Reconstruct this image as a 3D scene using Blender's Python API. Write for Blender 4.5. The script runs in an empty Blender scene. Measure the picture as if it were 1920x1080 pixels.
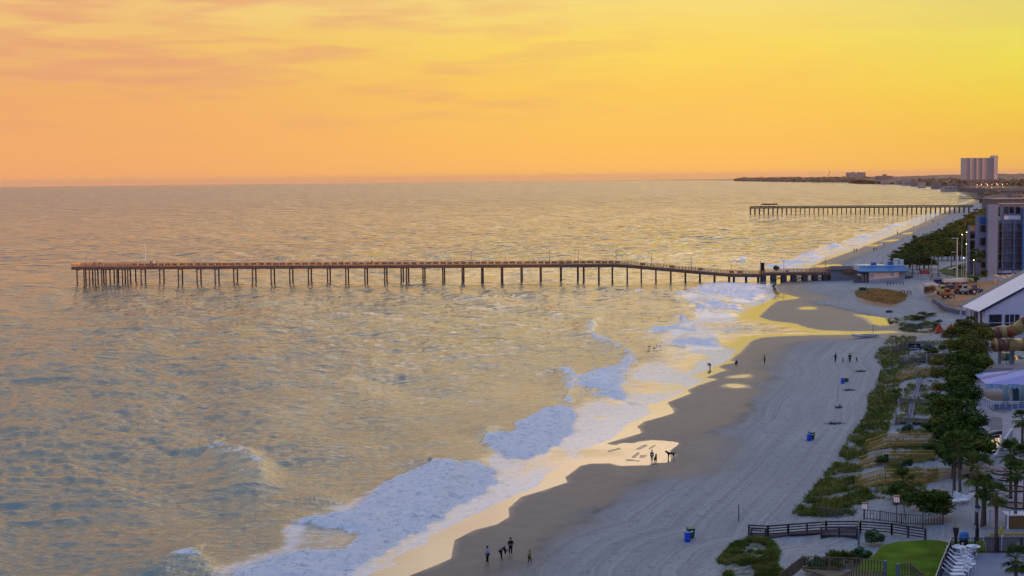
import bpy, bmesh, math, random
import numpy as np
from mathutils import Vector, Matrix
R = math.radians
random.seed(7)
rng = np.random.default_rng(11)
scene = bpy.context.scene
COL = scene.collection

# ---------------------------------------------------------------- camera
F = 2667.0; CH = 36.0; RE = 7.4e6     # earth radius with refraction: far water dips to the horizon
PITCH = R(4.46); ROLL = R(0.60)
cam = bpy.data.cameras.new('camera'); cam_o = bpy.data.objects.new('camera', cam); COL.objects.link(cam_o)
cam.sensor_width = 36; cam.lens = 50.0; cam.clip_end = 150000; cam.clip_start = 0.5
CM = Matrix.Translation((0, 0, CH)) @ Matrix.Rotation(R(90) - PITCH, 4, 'X') @ Matrix.Rotation(-ROLL, 4, 'Z')
cam_o.matrix_world = CM
scene.camera = cam_o
M3 = np.array(CM.to_3x3())

# ---------------------------------------------------------------- world / sun / exposure
SUN_AZ = R(101.5)      # measured from +Y towards +X
SUN_EL = R(3.8)
scene.view_settings.view_transform = 'Standard'; scene.view_settings.look = 'None'
scene.view_settings.exposure = 0; scene.view_settings.gamma = 1
def lin(c):
    return tuple(((v/255)/12.92 if v/255 <= .04045 else ((v/255+.055)/1.055)**2.4) for v in c) + (1,)
world = bpy.data.worlds.new("World"); scene.world = world; world.use_nodes = True
nt = world.node_tree; nt.nodes.clear()
def N(nt, t, **k):
    n = nt.nodes.new(t)
    for a, v in k.items():
        if a.startswith('i_'): n.inputs[int(a[2:])].default_value = v
        else: setattr(n, a, v)
    return n
def L(nt, a, b): nt.links.new(a, b)
def mathn(nt, op, a, b=None, c=None, clamp=False):
    n = nt.nodes.new('ShaderNodeMath'); n.operation = op; n.use_clamp = clamp
    for i, v in enumerate((a, b, c)):
        if v is None: continue
        if isinstance(v, (int, float)): n.inputs[i].default_value = v
        else: nt.links.new(v, n.inputs[i])
    return n.outputs[0]
def mixc(nt, fac, a, b, mode='MIX'):
    n = nt.nodes.new('ShaderNodeMix'); n.data_type = 'RGBA'; n.blend_type = mode
    for s, v in ((0, fac), (6, a), (7, b)):
        if isinstance(v, (int, float)): n.inputs[s].default_value = v
        elif isinstance(v, tuple): n.inputs[s].default_value = v if len(v) == 4 else v + (1,)
        else: nt.links.new(v, n.inputs[s])
    return n.outputs[2]
def ramp(nt, fac, stops, interp='LINEAR'):
    n = nt.nodes.new('ShaderNodeValToRGB'); cr = n.color_ramp; cr.interpolation = interp
    while len(cr.elements) < len(stops): cr.elements.new(.5)
    for e, (p, c) in zip(cr.elements, stops):
        e.position = p; e.color = c if len(c) == 4 else tuple(c) + (1,)
    if fac is not None: nt.links.new(fac, n.inputs[0])
    return n.outputs[0]
def maprange(nt, v, a, b, c=0, d=1, smooth=False):
    n = nt.nodes.new('ShaderNodeMapRange'); n.interpolation_type = 'SMOOTHSTEP' if smooth else 'LINEAR'
    for i, x in enumerate((v, a, b, c, d)):
        if isinstance(x, (int, float)): n.inputs[i].default_value = x
        else: nt.links.new(x, n.inputs[i])
    return n.outputs[0]
tc = N(nt, 'ShaderNodeTexCoord'); sep = N(nt, 'ShaderNodeSeparateXYZ'); L(nt, tc.outputs['Generated'], sep.inputs[0])
el = mathn(nt, 'ARCSINE', sep.outputs[2])
az = mathn(nt, 'ARCTAN2', sep.outputs[0], sep.outputs[1])
eld = mathn(nt, 'MULTIPLY', el, 180/math.pi); azd = mathn(nt, 'MULTIPLY', az, 180/math.pi)
# cloud streaks warp the elevation a little and add soft pink bars
cv = N(nt, 'ShaderNodeCombineXYZ'); L(nt, mathn(nt, 'MULTIPLY', azd, .085), cv.inputs[0]); L(nt, mathn(nt, 'MULTIPLY', eld, .62), cv.inputs[1])
n1 = N(nt, 'ShaderNodeTexNoise'); L(nt, cv.outputs[0], n1.inputs['Vector']); n1.inputs['Scale'].default_value = 1.0; n1.inputs['Detail'].default_value = 6; n1.inputs['Roughness'].default_value = .55; n1.inputs['Distortion'].default_value = .5
n2 = N(nt, 'ShaderNodeTexNoise'); L(nt, cv.outputs[0], n2.inputs['Vector']); n2.inputs['Scale'].default_value = 2.6; n2.inputs['Detail'].default_value = 5; n2.inputs['W' if 0 else 'Distortion'].default_value = .3
t0 = mathn(nt, 'SQRT', mathn(nt, 'DIVIDE', mathn(nt, 'MAXIMUM', mathn(nt, 'ADD', eld, mathn(nt, 'MULTIPLY', mathn(nt, 'SUBTRACT', n1.outputs[0], .5), mathn(nt, 'MINIMUM', mathn(nt, 'MULTIPLY', mathn(nt,'MAXIMUM',eld,0.0), .6), 1.4))), 0.0), 90.0))
def E(deg): return math.sqrt(deg/90)
BLUE = (.31, .49, .94)
def stops(vis, up):
    s = [(E(e), lin(c)) for e, c in vis] + [(E(e), c) for e, c in up]
    return s
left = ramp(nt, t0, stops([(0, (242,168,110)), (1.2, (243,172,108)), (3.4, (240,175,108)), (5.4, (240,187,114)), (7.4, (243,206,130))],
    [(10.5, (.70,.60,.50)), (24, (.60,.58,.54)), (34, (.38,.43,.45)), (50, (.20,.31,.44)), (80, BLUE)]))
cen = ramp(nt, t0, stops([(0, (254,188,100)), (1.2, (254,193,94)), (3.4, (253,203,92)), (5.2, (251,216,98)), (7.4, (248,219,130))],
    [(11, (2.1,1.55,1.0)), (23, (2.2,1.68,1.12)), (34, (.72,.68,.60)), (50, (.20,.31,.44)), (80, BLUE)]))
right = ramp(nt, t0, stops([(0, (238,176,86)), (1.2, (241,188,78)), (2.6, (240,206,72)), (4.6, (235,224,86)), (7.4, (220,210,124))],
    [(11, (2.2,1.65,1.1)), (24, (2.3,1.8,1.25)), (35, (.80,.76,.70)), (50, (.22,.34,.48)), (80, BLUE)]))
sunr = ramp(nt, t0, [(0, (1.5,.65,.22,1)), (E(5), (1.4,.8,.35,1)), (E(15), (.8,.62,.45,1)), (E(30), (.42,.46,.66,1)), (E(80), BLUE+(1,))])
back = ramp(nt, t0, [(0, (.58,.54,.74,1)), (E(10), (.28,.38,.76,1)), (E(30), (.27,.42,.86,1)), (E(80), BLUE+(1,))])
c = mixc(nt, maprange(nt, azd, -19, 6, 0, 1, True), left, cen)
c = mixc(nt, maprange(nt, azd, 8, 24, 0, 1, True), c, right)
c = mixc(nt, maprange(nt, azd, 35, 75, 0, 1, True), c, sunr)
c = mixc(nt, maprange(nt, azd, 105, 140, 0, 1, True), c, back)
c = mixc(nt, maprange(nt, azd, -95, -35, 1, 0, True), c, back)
# pink-brown cloud bars low in the sky, thinning to the right
n3 = N(nt, 'ShaderNodeTexNoise'); L(nt, cv.outputs[0], n3.inputs['Vector']); n3.inputs['Scale'].default_value = .9; n3.inputs['Detail'].default_value = 3
bars = mathn(nt, 'MULTIPLY', maprange(nt, mathn(nt, 'ADD', mathn(nt, 'MULTIPLY', n2.outputs[0], .5), mathn(nt, 'MULTIPLY', n3.outputs[0], .5)), .44, .60, 0, 1, True), mathn(nt, 'MULTIPLY', maprange(nt, azd, -20, 14, .72, .08, True), maprange(nt, eld, 1.2, 3.2, .0, 1, True)))
bars = mathn(nt, 'MULTIPLY', bars, maprange(nt, eld, 14, 30, 1, 0))
c = mixc(nt, bars, c, lin((230,158,122)))
yel = mathn(nt, 'MULTIPLY', maprange(nt, n1.outputs[0], .56, .74, 0, .16, True), mathn(nt, 'MULTIPLY', maprange(nt, eld, 2.0, 4.5, 0, 1, True), maprange(nt, eld, 8, 12, 1, 0)))
c = mixc(nt, yel, c, lin((250,226,92)))
c = mixc(nt, maprange(nt, eld, -3, -.2, 1, 0), c, (.10, .11, .14, 1))
skyt = N(nt, 'ShaderNodeTexSky', sky_type='NISHITA', sun_disc=False, sun_elevation=SUN_EL, sun_rotation=SUN_AZ)
skb = mixc(nt, maprange(nt, eld, 20, 60, 0, .06), (0, 0, 0, 1), skyt.outputs[0])
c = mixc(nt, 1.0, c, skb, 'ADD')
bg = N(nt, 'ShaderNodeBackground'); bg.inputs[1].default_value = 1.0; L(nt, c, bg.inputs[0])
wo = N(nt, 'ShaderNodeOutputWorld'); L(nt, bg.outputs[0], wo.inputs[0])
sd = bpy.data.lights.new('sun', 'SUN'); sd.energy = 5.0; sd.angle = R(.6); sd.color = (1, .50, .20)
so = bpy.data.objects.new('sun', sd); COL.objects.link(so)
sv = Vector((math.sin(SUN_AZ)*math.cos(SUN_EL), math.cos(SUN_AZ)*math.cos(SUN_EL), math.sin(SUN_EL)))
so.rotation_euler = sv.to_track_quat('Z', 'Y').to_euler(); so.location = (300, -50, 60)

# ---------------------------------------------------------------- geometry helpers
def ray(px, py):
    px = np.asarray(px, float); py = np.asarray(py, float)
    d = np.stack([(px-960)/F, -(py-540)/F, -np.ones_like(px)], -1)
    return d @ M3.T
def P0(px, py, z=0.0):
    d = ray(px, py); h = (d[..., 0]**2+d[..., 1]**2)/(2*RE); dz = d[..., 2]
    disc = np.maximum(dz*dz-4*h*(CH-z), 0); t = np.where(dz < -1e-5, (-dz-np.sqrt(disc))/(2*h), 20000.)
    return d[..., 0]*t, d[..., 1]*t
def drop(X, Y): return (X*X+Y*Y)/(2*RE)
def poly_world(pts, z=0.0):
    a = np.array(pts, float); x, y = P0(a[:, 0], a[:, 1], z); return np.stack([x, y], -1)
def sdist(X, Y, poly):
    """signed distance, positive inside"""
    sh = X.shape; X = X.ravel(); Y = Y.ravel()
    d2 = np.full(X.shape, 1e18); ins = np.zeros(X.shape, bool)
    n = len(poly)
    for i in range(n):
        ax, ay = poly[i]; bx, by = poly[(i+1) % n]
        ex, ey = bx-ax, by-ay; l = ex*ex+ey*ey+1e-9
        t = np.clip(((X-ax)*ex+(Y-ay)*ey)/l, 0, 1)
        q = (X-ax-t*ex)**2+(Y-ay-t*ey)**2
        np.minimum(d2, q, out=d2)
        c = (ay > Y) != (by > Y)
        if ey != 0:
            ins ^= c & (X < ex*(Y-ay)/ey+ax)
    d = np.sqrt(d2); d[~ins] *= -1
    return d.reshape(sh)
_perm = rng.random(65536)
def pdist(X, Y, line):
    d2 = np.full(X.shape, 1e18)
    for (ax, ay), (bx, by) in zip(line[:-1], line[1:]):
        ex, ey = bx-ax, by-ay; t = np.clip(((X-ax)*ex+(Y-ay)*ey)/(ex*ex+ey*ey+1e-9), 0, 1)
        np.minimum(d2, (X-ax-t*ex)**2+(Y-ay-t*ey)**2, out=d2)
    return np.sqrt(d2)
def vnoise(x, y, seed=0):
    xi = np.floor(x).astype(np.int64); yi = np.floor(y).astype(np.int64)
    fx = x-xi; fy = y-yi; fx = fx*fx*(3-2*fx); fy = fy*fy*(3-2*fy)
    def h(a, b): return _perm[((a*73856093) ^ (b*19349663) ^ (seed*83492791)) & 65535]
    return (h(xi, yi)*(1-fx)+h(xi+1, yi)*fx)*(1-fy)+(h(xi, yi+1)*(1-fx)+h(xi+1, yi+1)*fx)*fy
def fbm(x, y, o=4, seed=0):
    s = 0; a = .5
    for k in range(o): s = s+a*vnoise(x*2**k, y*2**k, seed+k); a *= .5
    return s/(1-.5**o)
def sstep(a, b, x):
    t = np.clip((x-a)/(b-a), 0, 1); return t*t*(3-2*t)

SHORE = [(-900,1900),(200,1400),(500,1210),(640,1130),(700,1102),(754,1080),(800,1062),(835,1047),(842,1013),(880,993),(924,982),(945,969),(944,953),(969,931),(1013,918),(1055,904),(1051,895),(1069,882),(1080,873),(1102,868),(1147,867),(1167,872),(1200,871),(1210,871),(1220,864),(1218,851),(1226,845),(1240,834),(1240,828),(1225,827),(1201,830),(1194,833),(1172,832),(1159,837),(1140,835),(1127,832),(1156,823),(1195,812),(1193,805),(1186,801),(1201,790),(1235,781),(1257,774),(1255,768),(1244,755),(1262,748),(1288,738),(1282,731),(1310,720),(1341,711),(1315,709),(1335,701),(1356,694),(1341,689),(1348,684),(1375,679),(1362,677),(1370,670),(1382,661),(1392,651),(1401,641),(1414,635),(1425,632.5),(1460,630),(1517,628),(1600,627),(1660,624.5),(1690,622.5),(1660,621.5),(1600,622),(1539,620),(1508,615),(1486,607),(1442,602),(1417,594),(1431,582),(1451,565),(1473,562),(1499,559),(1477,554),(1455,548),(1449,536),(1471,528),(1490,516),(1510,507),(1539,490),(1575,478),(1605,467.5),(1625,460),(1655,448),(1682,437.5),(1712,425),(1740,412.5),(1756,404),(1790,390),(1815,381),(1836,374.5),(1824,369),(1805,363),(1768,356),(1731,350.6),(1675,346.8),(1640,345),(1590,343.2),(1540,341.6),(1500,340.6),(1440,339.4),(1385,338.6)]
DUNE = [(1200,1500),(1300,1200),(1361,1085),(1347,1051),(1375,1020),(1404,1012),(1470,1003),(1475,985),(1483,967),(1501,948),(1525,919),(1566,868),(1590,825),(1627,775),(1627,744),(1644,724),(1655,689),(1638,671),(1651,651),(1671,632),(1740,630),(1745,605),(1690,585),(1660,572),(1610,560),(1605,546),(1640,535),(1668,526),(1600,520),(1560,517),(1575,512),(1640,505),(1655,492),(1670,482),(1687,467),(1730,452),(1770,432),(1805,412),(1820,400),(1842,387),(1850,377),(1851,367),(1814,361.5),(1777,352.8),(1731,347.5),(1675,344),(1640,342.6),(1590,341.2),(1540,340.2),(1500,339.9),(1440,338.9),(1385,338.4)]
landw = poly_world(SHORE)
SEAP = np.vstack([landw, [[landw[-1][0]-200, 70000], [-90000, 70000], [-90000, -3000], [-900, -3000]]])
dunew = poly_world(DUNE, 1.6)
DUNEP = np.vstack([dunew, [[dunew[-1][0]-150, 70000], [90000, 70000], [90000, -3000], [60, -3000]]])
WETL = [(918,1080),(1004,1029),(1040,992),(1080,973),(1102,951),(1180,902),(1227,880),(1262,866),(1291,847),(1280,834),(1266,826),(1300,812),(1364,793),(1401,761),(1420,738),(1430,722),(1408,714),(1452,702),(1436,692),(1430,676),(1450,655),(1485,640),(1540,631),(1640,629),(1700,625),(1715,618),(1700,606),(1670,592),(1600,582),(1560,572),(1520,562),(1500,545),(1480,533),(1500,520),(1560,497),(1620,473),(1660,457),(1700,442),(1750,417),(1800,393),(1842,376)]
WETP = np.vstack([poly_world([(300,1500)]+WETL, .9), [[9000, 60000], [-90000, 60000], [-90000, -3000]]])
POOLS = {
 'tidal_pool': [(1603,590),(1615,590.5),(1626,592.5),(1640,593.5),(1653,596),(1664,600),(1670,605),(1669,609),(1655,610.6),(1637,608),(1633,602),(1620,595)],
 'tidal_pool.001': [(1366,708),(1374,705.5),(1385,703.8),(1400,702.5),(1406,704.6),(1402,707),(1392,708.6),(1375,709.2)],
 'tidal_pool.002': [(1361,723),(1366,720.5),(1378,720),(1390,721.5),(1399,724.5),(1393,726.6),(1380,727.6),(1367,726)],
 'tidal_pool.003': [(1226,858),(1229,852),(1240,846),(1239,850),(1228,859)],
 'tidal_pool.004': [(1243,864),(1254,855),(1257,854),(1248,863)],
 'tidal_pool.005': [(1246,840),(1256,831),(1259,831),(1252,837)],
 'tidal_pool.006': [(1497,578),(1512,575.5),(1530,577),(1526,580),(1505,580)],
 'tidal_pool.007': [(1533,497.5),(1560,496),(1577,496.5),(1573,500),(1530,501)],
 'tidal_pool.008': [(1625,460.8),(1640,459),(1653,458.6),(1640,461.6)],
 'tidal_pool.009': [(1655,452.3),(1672,450),(1688,449.6),(1670,452.6)],
 'tidal_pool.010': [(1692,438.6),(1705,436.2),(1716,436),(1702,438.8)],
}
POOLW = {}
BARW = [poly_world(b_) for b_ in ([(1188,844),(1208,834),(1217,835),(1198,844)], [(1183,858),(1196,848),(1201,849),(1190,859)], [(1200,854),(1224,850),(1216,857),(1199,860)], [(1136,846),(1160,840),(1167,842),(1143,848)], [(1170,861),(1200,863),(1197,866),(1174,864)], [(1215,841),(1228,834),(1231,835),(1219,843)])]
def hgt(X, Y, pools=True):
    X = np.asarray(X, float); Y = np.asarray(Y, float); sh = X.shape
    X = np.atleast_1d(X); Y = np.atleast_1d(Y)
    d = -sdist(X, Y, SEAP); dd = sdist(X, Y, DUNEP)
    z = np.where(d < 0, np.maximum(d*.03, -4), .022*np.minimum(d, 36)+.008*np.clip(d-36, 0, 60))
    z += sstep(3, 30, d)*(fbm(X*.06, Y*.06, 3, 5)-.5)*.35
    dn = sstep(0, 7, dd)
    z += dn*(.9+1.1*(fbm(X*.11, Y*.11, 4, 9)-.45)*sstep(60, 20, dd)*1.3)
    pl = sstep(9, 17, dd)*sstep(900, 600, Y); z = z*(1-pl)+3.1*pl
    z = z-drop(X, Y)
    for bw_ in BARW:
        m = (np.abs(X-bw_[:,0].mean()) < 9) & (np.abs(Y-bw_[:,1].mean()) < 16)
        if m.any(): z[m] = np.maximum(z[m], -.06+.11*sstep(-.25, .12, sdist(X[m], Y[m], bw_)))
    if pools:
        for nm, (pw, pz) in POOLW.items():
            c = pw.mean(0); r = np.abs(pw-c).max()
            m = (np.abs(X-c[0]) < r+12) & (np.abs(Y-c[1]) < r+12)
            if m.any():
                s = sdist(X[m], Y[m], pw); w = sstep(-3, -.2, s)
                z[m] = z[m]*(1-w)+(pz-.02-.05*sstep(-.1, 1, s))*w
    return (z.reshape(sh), d.reshape(sh), dd.reshape(sh))
def G(px, py, dz=0.0):
    """pixel of the reference view -> point on the terrain"""
    z = 1.0
    for _ in range(9):
        x, y = P0(px, py, z); zz = float(hgt(x, y)[0].ravel()[0]) if np.ndim(x) == 0 else hgt(x, y)[0]
        z = .5*z+.5*zz
    x, y = P0(px, py, z)
    return Vector((float(x), float(y), float(hgt(x, y)[0])+dz))
def Gv(px, py):
    z = np.full(np.shape(px), 1.5)
    for _ in range(7):
        x, y = P0(px, py, z); z = .5*z+.5*hgt(x, y)[0]
    return x, y, hgt(x, y)[0]
def W(px, py, Y):
    """pixel -> point at depth Y"""
    d = ray(px, py); t = Y/d[1]; return Vector((d[0]*t, Y, CH+d[2]*t))
for k, pts in POOLS.items():
    a = np.array(pts, float); c = a.mean(0); g = G(*c)
    POOLW[k] = (poly_world(pts, g.z), g.z)
# ---------------------------------------------------------------- materials
MATS = {}
def mat(name, col, rough=.7, spec=.3, metal=0, noise=None, bump=0, emit=None, alpha=None):
    if name in MATS: return MATS[name]
    m = bpy.data.materials.new(name); m.use_nodes = True; t = m.node_tree
    b = t.nodes['Principled BSDF']; b.inputs['Roughness'].default_value = rough
    b.inputs['Specular IOR Level'].default_value = spec; b.inputs['Metallic'].default_value = metal
    col = tuple(col)[:3]+(1,)
    if noise:
        sc_, amt = noise[:2]
        tcn = N(t, 'ShaderNodeTexCoord'); n = N(t, 'ShaderNodeTexNoise'); n.inputs['Scale'].default_value = sc_; n.inputs['Detail'].default_value = 5
        L(t, tcn.outputs['Object'], n.inputs['Vector'])
        lo = tuple(v*(1-amt) for v in col[:3])+(1,); hi = tuple(min(1, v*(1+amt)) for v in col[:3])+(1,)
        r = ramp(t, n.outputs[0], [(.3, lo), (.7, hi)]); L(t, r, b.inputs['Base Color'])
        if bump:
            bn = N(t, 'ShaderNodeBump'); bn.inputs['Strength'].default_value = bump; bn.inputs['Distance'].default_value = .03
            L(t, n.outputs[0], bn.inputs['Height']); L(t, bn.outputs[0], b.inputs['Normal'])
    else: b.inputs['Base Color'].default_value = col
    if emit:
        b.inputs['Emission Color'].default_value = tuple(emit[:3])+(1,); b.inputs['Emission Strength'].default_value = emit[3]
    MATS[name] = m
    return m
def fast_mesh(name, V, Fc, smooth=True):
    me = bpy.data.meshes.new(name); V = np.asarray(V, np.float32); Fc = np.asarray(Fc, np.int32)
    k = Fc.shape[1]
    me.vertices.add(len(V)); me.vertices.foreach_set('co', V.ravel())
    me.loops.add(Fc.size); me.loops.foreach_set('vertex_index', Fc.ravel())
    me.polygons.add(len(Fc)); me.polygons.foreach_set('loop_start', np.arange(0, Fc.size, k, dtype=np.int32))
    me.polygons.foreach_set('use_smooth', np.full(len(Fc), smooth))
    me.update(calc_edges=True)
    return me
def link(name, me, m=None, parent=None, loc=None):
    o = bpy.data.objects.new(name, me); COL.objects.link(o)
    if m: me.materials.append(m)
    if parent: o.parent = parent
    if loc: o.location = loc
    return o
def tag(o, label, cat, group=None, kind=None):
    if label: o['label'] = label
    if cat: o['category'] = cat
    if group: o['group'] = group
    if kind: o['kind'] = kind
    return o
def gridfaces(nr, nc, keep=None):
    i = np.arange((nr-1)*nc).reshape(nr-1, nc)[:, :-1]
    f = np.stack([i, i+1, i+nc+1, i+nc], -1).reshape(-1, 4)
    if keep is not None:
        k = keep.ravel()[f].any(1); f = f[k]
    return f
def compact(V, f, attrs):
    u = np.unique(f); mp = np.full(len(V), -1, np.int64); mp[u] = np.arange(len(u))
    return V[u], mp[f], [a[u] for a in attrs]

# ---------------------------------------------------------------- terrain (one sheet)
def rows(dmin, dmax, step):
    k0 = CH*F/dmin; k1 = CH*F/dmax
    ks = np.concatenate([np.arange(k0, 60, -step), np.geomspace(min(60, k0), max(k1, .5), 90)])
    return CH*F/ks
def rowsn(dmin, dmax, step):
    k0 = CH*F/dmin; ks = list(np.arange(k0, 24, -step)); ks += list(np.geomspace(ks[-1]-step*.7, CH*F/dmax, 110))
    return CH*F/np.array(ks)
ds = rowsn(45, 70000, 2.0)
us = np.concatenate([np.linspace(-2.4, -.45, 14)[:-1], np.arange(-.45, .62, 2.2/F), np.linspace(.63, 3.2, 40)])
def ugrid(ds, us):
    D, U = np.meshgrid(ds, us, indexing='ij'); return U*D, D
Xt, Yt = ugrid(ds, us[us > -.16])
Zt, dT, ddT = hgt(Xt, Yt)
wet = sstep(-2.5, 2.0, sdist(Xt, Yt, WETP)+(fbm(Xt*.2, Yt*.2, 3, 21)-.5)*5)
wet = np.maximum(wet, sstep(14, 6, dT)*.9)
pd = np.full(Xt.shape, 99.0)
for pw, pz in POOLW.values():
    c_ = pw.mean(0); m_ = (np.abs(Xt-c_[0]) < 25) & (np.abs(Yt-c_[1]) < 60); pd[m_] = np.minimum(pd[m_], -sdist(Xt[m_], Yt[m_], pw))
wet = np.minimum(1, wet)+sstep(1.5, .1, np.minimum(dT, pd*1.0)+(fbm(Xt*.8, Yt*.5, 3, 23)-.5)*1.2)
edgeband = np.exp(-((sdist(Xt, Yt, WETP)-1.5+(fbm(Xt*.15, Yt*.15, 3, 33)-.5)*7)/1.6)**2)
VEG = [[(1483,967),(1501,948),(1525,919),(1566,868),(1590,825),(1627,775),(1627,744),(1644,724),(1655,689),(1638,671),(1651,651),(1671,630),(1720,632),(1715,650),(1700,668),(1690,700),(1688,745),(1672,790),(1660,820),(1625,850),(1610,900),(1640,935),(1600,965),(1560,970)],
       [(1361,1085),(1347,1051),(1375,1020),(1404,1010),(1440,1012),(1462,1030),(1455,1060),(1480,1085)]]
vegm = np.zeros_like(Zt)
for v in VEG:
    vegm = np.maximum(vegm, sstep(-1.0, 2.0, sdist(Xt, Yt, np.stack(Gv(*np.array(v, float).T)[:2], -1))))
VEGW = [poly_world(v, 2.2) for v in VEG]
SUN_TINT_MOUND = poly_world([(1603,548),(1612,543),(1640,541),(1665,544),(1690,548),(1702,555),(1697,563),(1680,570),(1655,568),(1625,562),(1606,556)], 2.0)  # dune mound where low sun falls, painted as orange ground
SUN_TINT_SOIL = poly_world([(1740,560),(1760,540),(1800,532),(1860,528),(1930,525),(1930,560),(1840,575),(1790,578),(1765,580)], 2.6)  # bare yard soil, with the low sun's orange painted in
sun_tint = sstep(-1, 3, sdist(Xt, Yt, SUN_TINT_MOUND)); soil = sstep(-2, 3, sdist(Xt, Yt, SUN_TINT_SOIL))
far = sstep(560, 760, Yt)*sstep(0, 10, ddT)
me = None
keep = dT > -60
f = gridfaces(*Xt.shape, keep)
V = np.stack([Xt, Yt, Zt], -1).reshape(-1, 3)
tint = np.stack([wet, np.maximum(vegm*(1-sun_tint), far), np.maximum(sun_tint, soil), edgeband*(dT > 3)], -1).reshape(-1, 4)
uvd = np.stack([ddT, Yt], -1).reshape(-1, 2)
V, f, (tint, uvd) = compact(V, f, [tint, uvd])
me = fast_mesh('beach_sand', V, f)
ca = me.color_attributes.new('zones', 'FLOAT_COLOR', 'POINT'); ca.data.foreach_set('color', tint.astype(np.float32).ravel())
va = me.attributes.new('along', 'FLOAT2', 'POINT'); va.data.foreach_set('vector', uvd.astype(np.float32).ravel())

def sand_mat():
    m = bpy.data.materials.new('sand'); m.use_nodes = True; t = m.node_tree; b = t.nodes['Principled BSDF']
    at = N(t, 'ShaderNodeAttribute', attribute_name='zones'); sp = N(t, 'ShaderNodeSeparateColor'); L(t, at.outputs['Color'], sp.inputs[0])
    al = N(t, 'ShaderNodeAttribute', attribute_name='along')
    ge = N(t, 'ShaderNodeNewGeometry')
    def noise(src, scale, det=5, vec=None, dist=0):
        n = N(t, 'ShaderNodeTexNoise'); n.inputs['Scale'].default_value = scale; n.inputs['Detail'].default_value = det; n.inputs['Distortion'].default_value = dist
        if vec is not None:
            mp = N(t, 'ShaderNodeMapping'); mp.inputs['Scale'].default_value = vec; L(t, src, mp.inputs[0]); L(t, mp.outputs[0], n.inputs['Vector'])
        else: L(t, src, n.inputs['Vector'])
        return n.outputs[0]
    P = ge.outputs['Position']
    big = noise(P, .045, 4); mid = noise(P, .5, 6); fine = noise(P, 4.0, 4)
    trk = noise(al.outputs['Vector'], 1.0, 4, (.9, .012, 1)); trk2 = noise(al.outputs['Vector'], 1.0, 3, (2.6, .03, 1))
    pits = noise(P, 1.5, 6, (1, .8, 1), .6)
    dry = ramp(t, big, [(.3, (.215,.225,.235,1)), (.7, (.29,.29,.285,1))])
    dry = mixc(t, maprange(t, trk, .45, .62, 0, .6), dry, (.17,.17,.18,1))
    dry = mixc(t, maprange(t, trk2, .5, .7, 0, .5), dry, (.36,.345,.33,1))
    dry = mixc(t, maprange(t, pits, .54, .70, 0, .75), dry, (.14,.14,.155,1))
    dry = mixc(t, maprange(t, fine, .3, .7, 0, .25), dry, (.35,.34,.33,1))
    vo = N(t, 'ShaderNodeTexVoronoi'); vo.inputs['Scale'].default_value = .95; L(t, P, vo.inputs['Vector'])
    ft_ = mathn(t, 'MULTIPLY', maprange(t, vo.outputs['Distance'], .10, .24, 1, 0, True), maprange(t, noise(P, .13, 3), .46, .60, 0, .55, True))
    dry = mixc(t, ft_, dry, (.10,.10,.115,1))
    wetc = ramp(t, mid, [(.3, (.098,.094,.096,1)), (.7, (.132,.125,.124,1))])
    wf = mathn(t, 'MULTIPLY', sp.outputs[0], 1.0)
    c = mixc(t, wf, dry, wetc)
    eb = mathn(t, 'MULTIPLY', at.outputs['Alpha'], maprange(t, mid, .35, .65, .1, .85))
    c = mixc(t, eb, c, (.085,.08,.08,1))
    vgn = noise(P, .9, 6, None, .4)
    vg = ramp(t, mid, [(.3, (.030,.045,.016,1)), (.6, (.062,.070,.026,1)), (.8, (.11,.095,.05,1))])
    c = mixc(t, mathn(t, 'MULTIPLY', sp.outputs[1], maprange(t, vgn, .36, .56, 0, .95)), c, vg)
    sun_tint_col = ramp(t, mid, [(.3, (.24,.10,.03,1)), (.7, (.34,.17,.06,1))])  # low-sun orange put into the mound and yard soil colour
    c = mixc(t, mathn(t, 'MULTIPLY', sp.outputs[2], .92), c, sun_tint_col)
    L(t, c, b.inputs['Base Color'])
    rr = mathn(t, 'SUBTRACT', maprange(t, wf, 0, 1, .9, .58), maprange(t, wf, 1, 2, 0, .24)); L(t, rr, b.inputs['Roughness']); b.inputs['Specular IOR Level'].default_value = .35
    h = mathn(t, 'ADD', mathn(t, 'MULTIPLY', mathn(t,'ADD',pits, mathn(t,'MULTIPLY',trk2,.8)), mathn(t, 'MAXIMUM', mathn(t, 'SUBTRACT', 1.05, wf), 0.0)), mathn(t, 'MULTIPLY', fine, .12))
    bn = N(t, 'ShaderNodeBump'); bn.inputs['Strength'].default_value = .55; bn.inputs['Distance'].default_value = .22
    L(t, h, bn.inputs['Height']); L(t, bn.outputs[0], b.inputs['Normal'])
    return m
link('beach_sand', me, sand_mat())['kind'] = 'structure'

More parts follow.
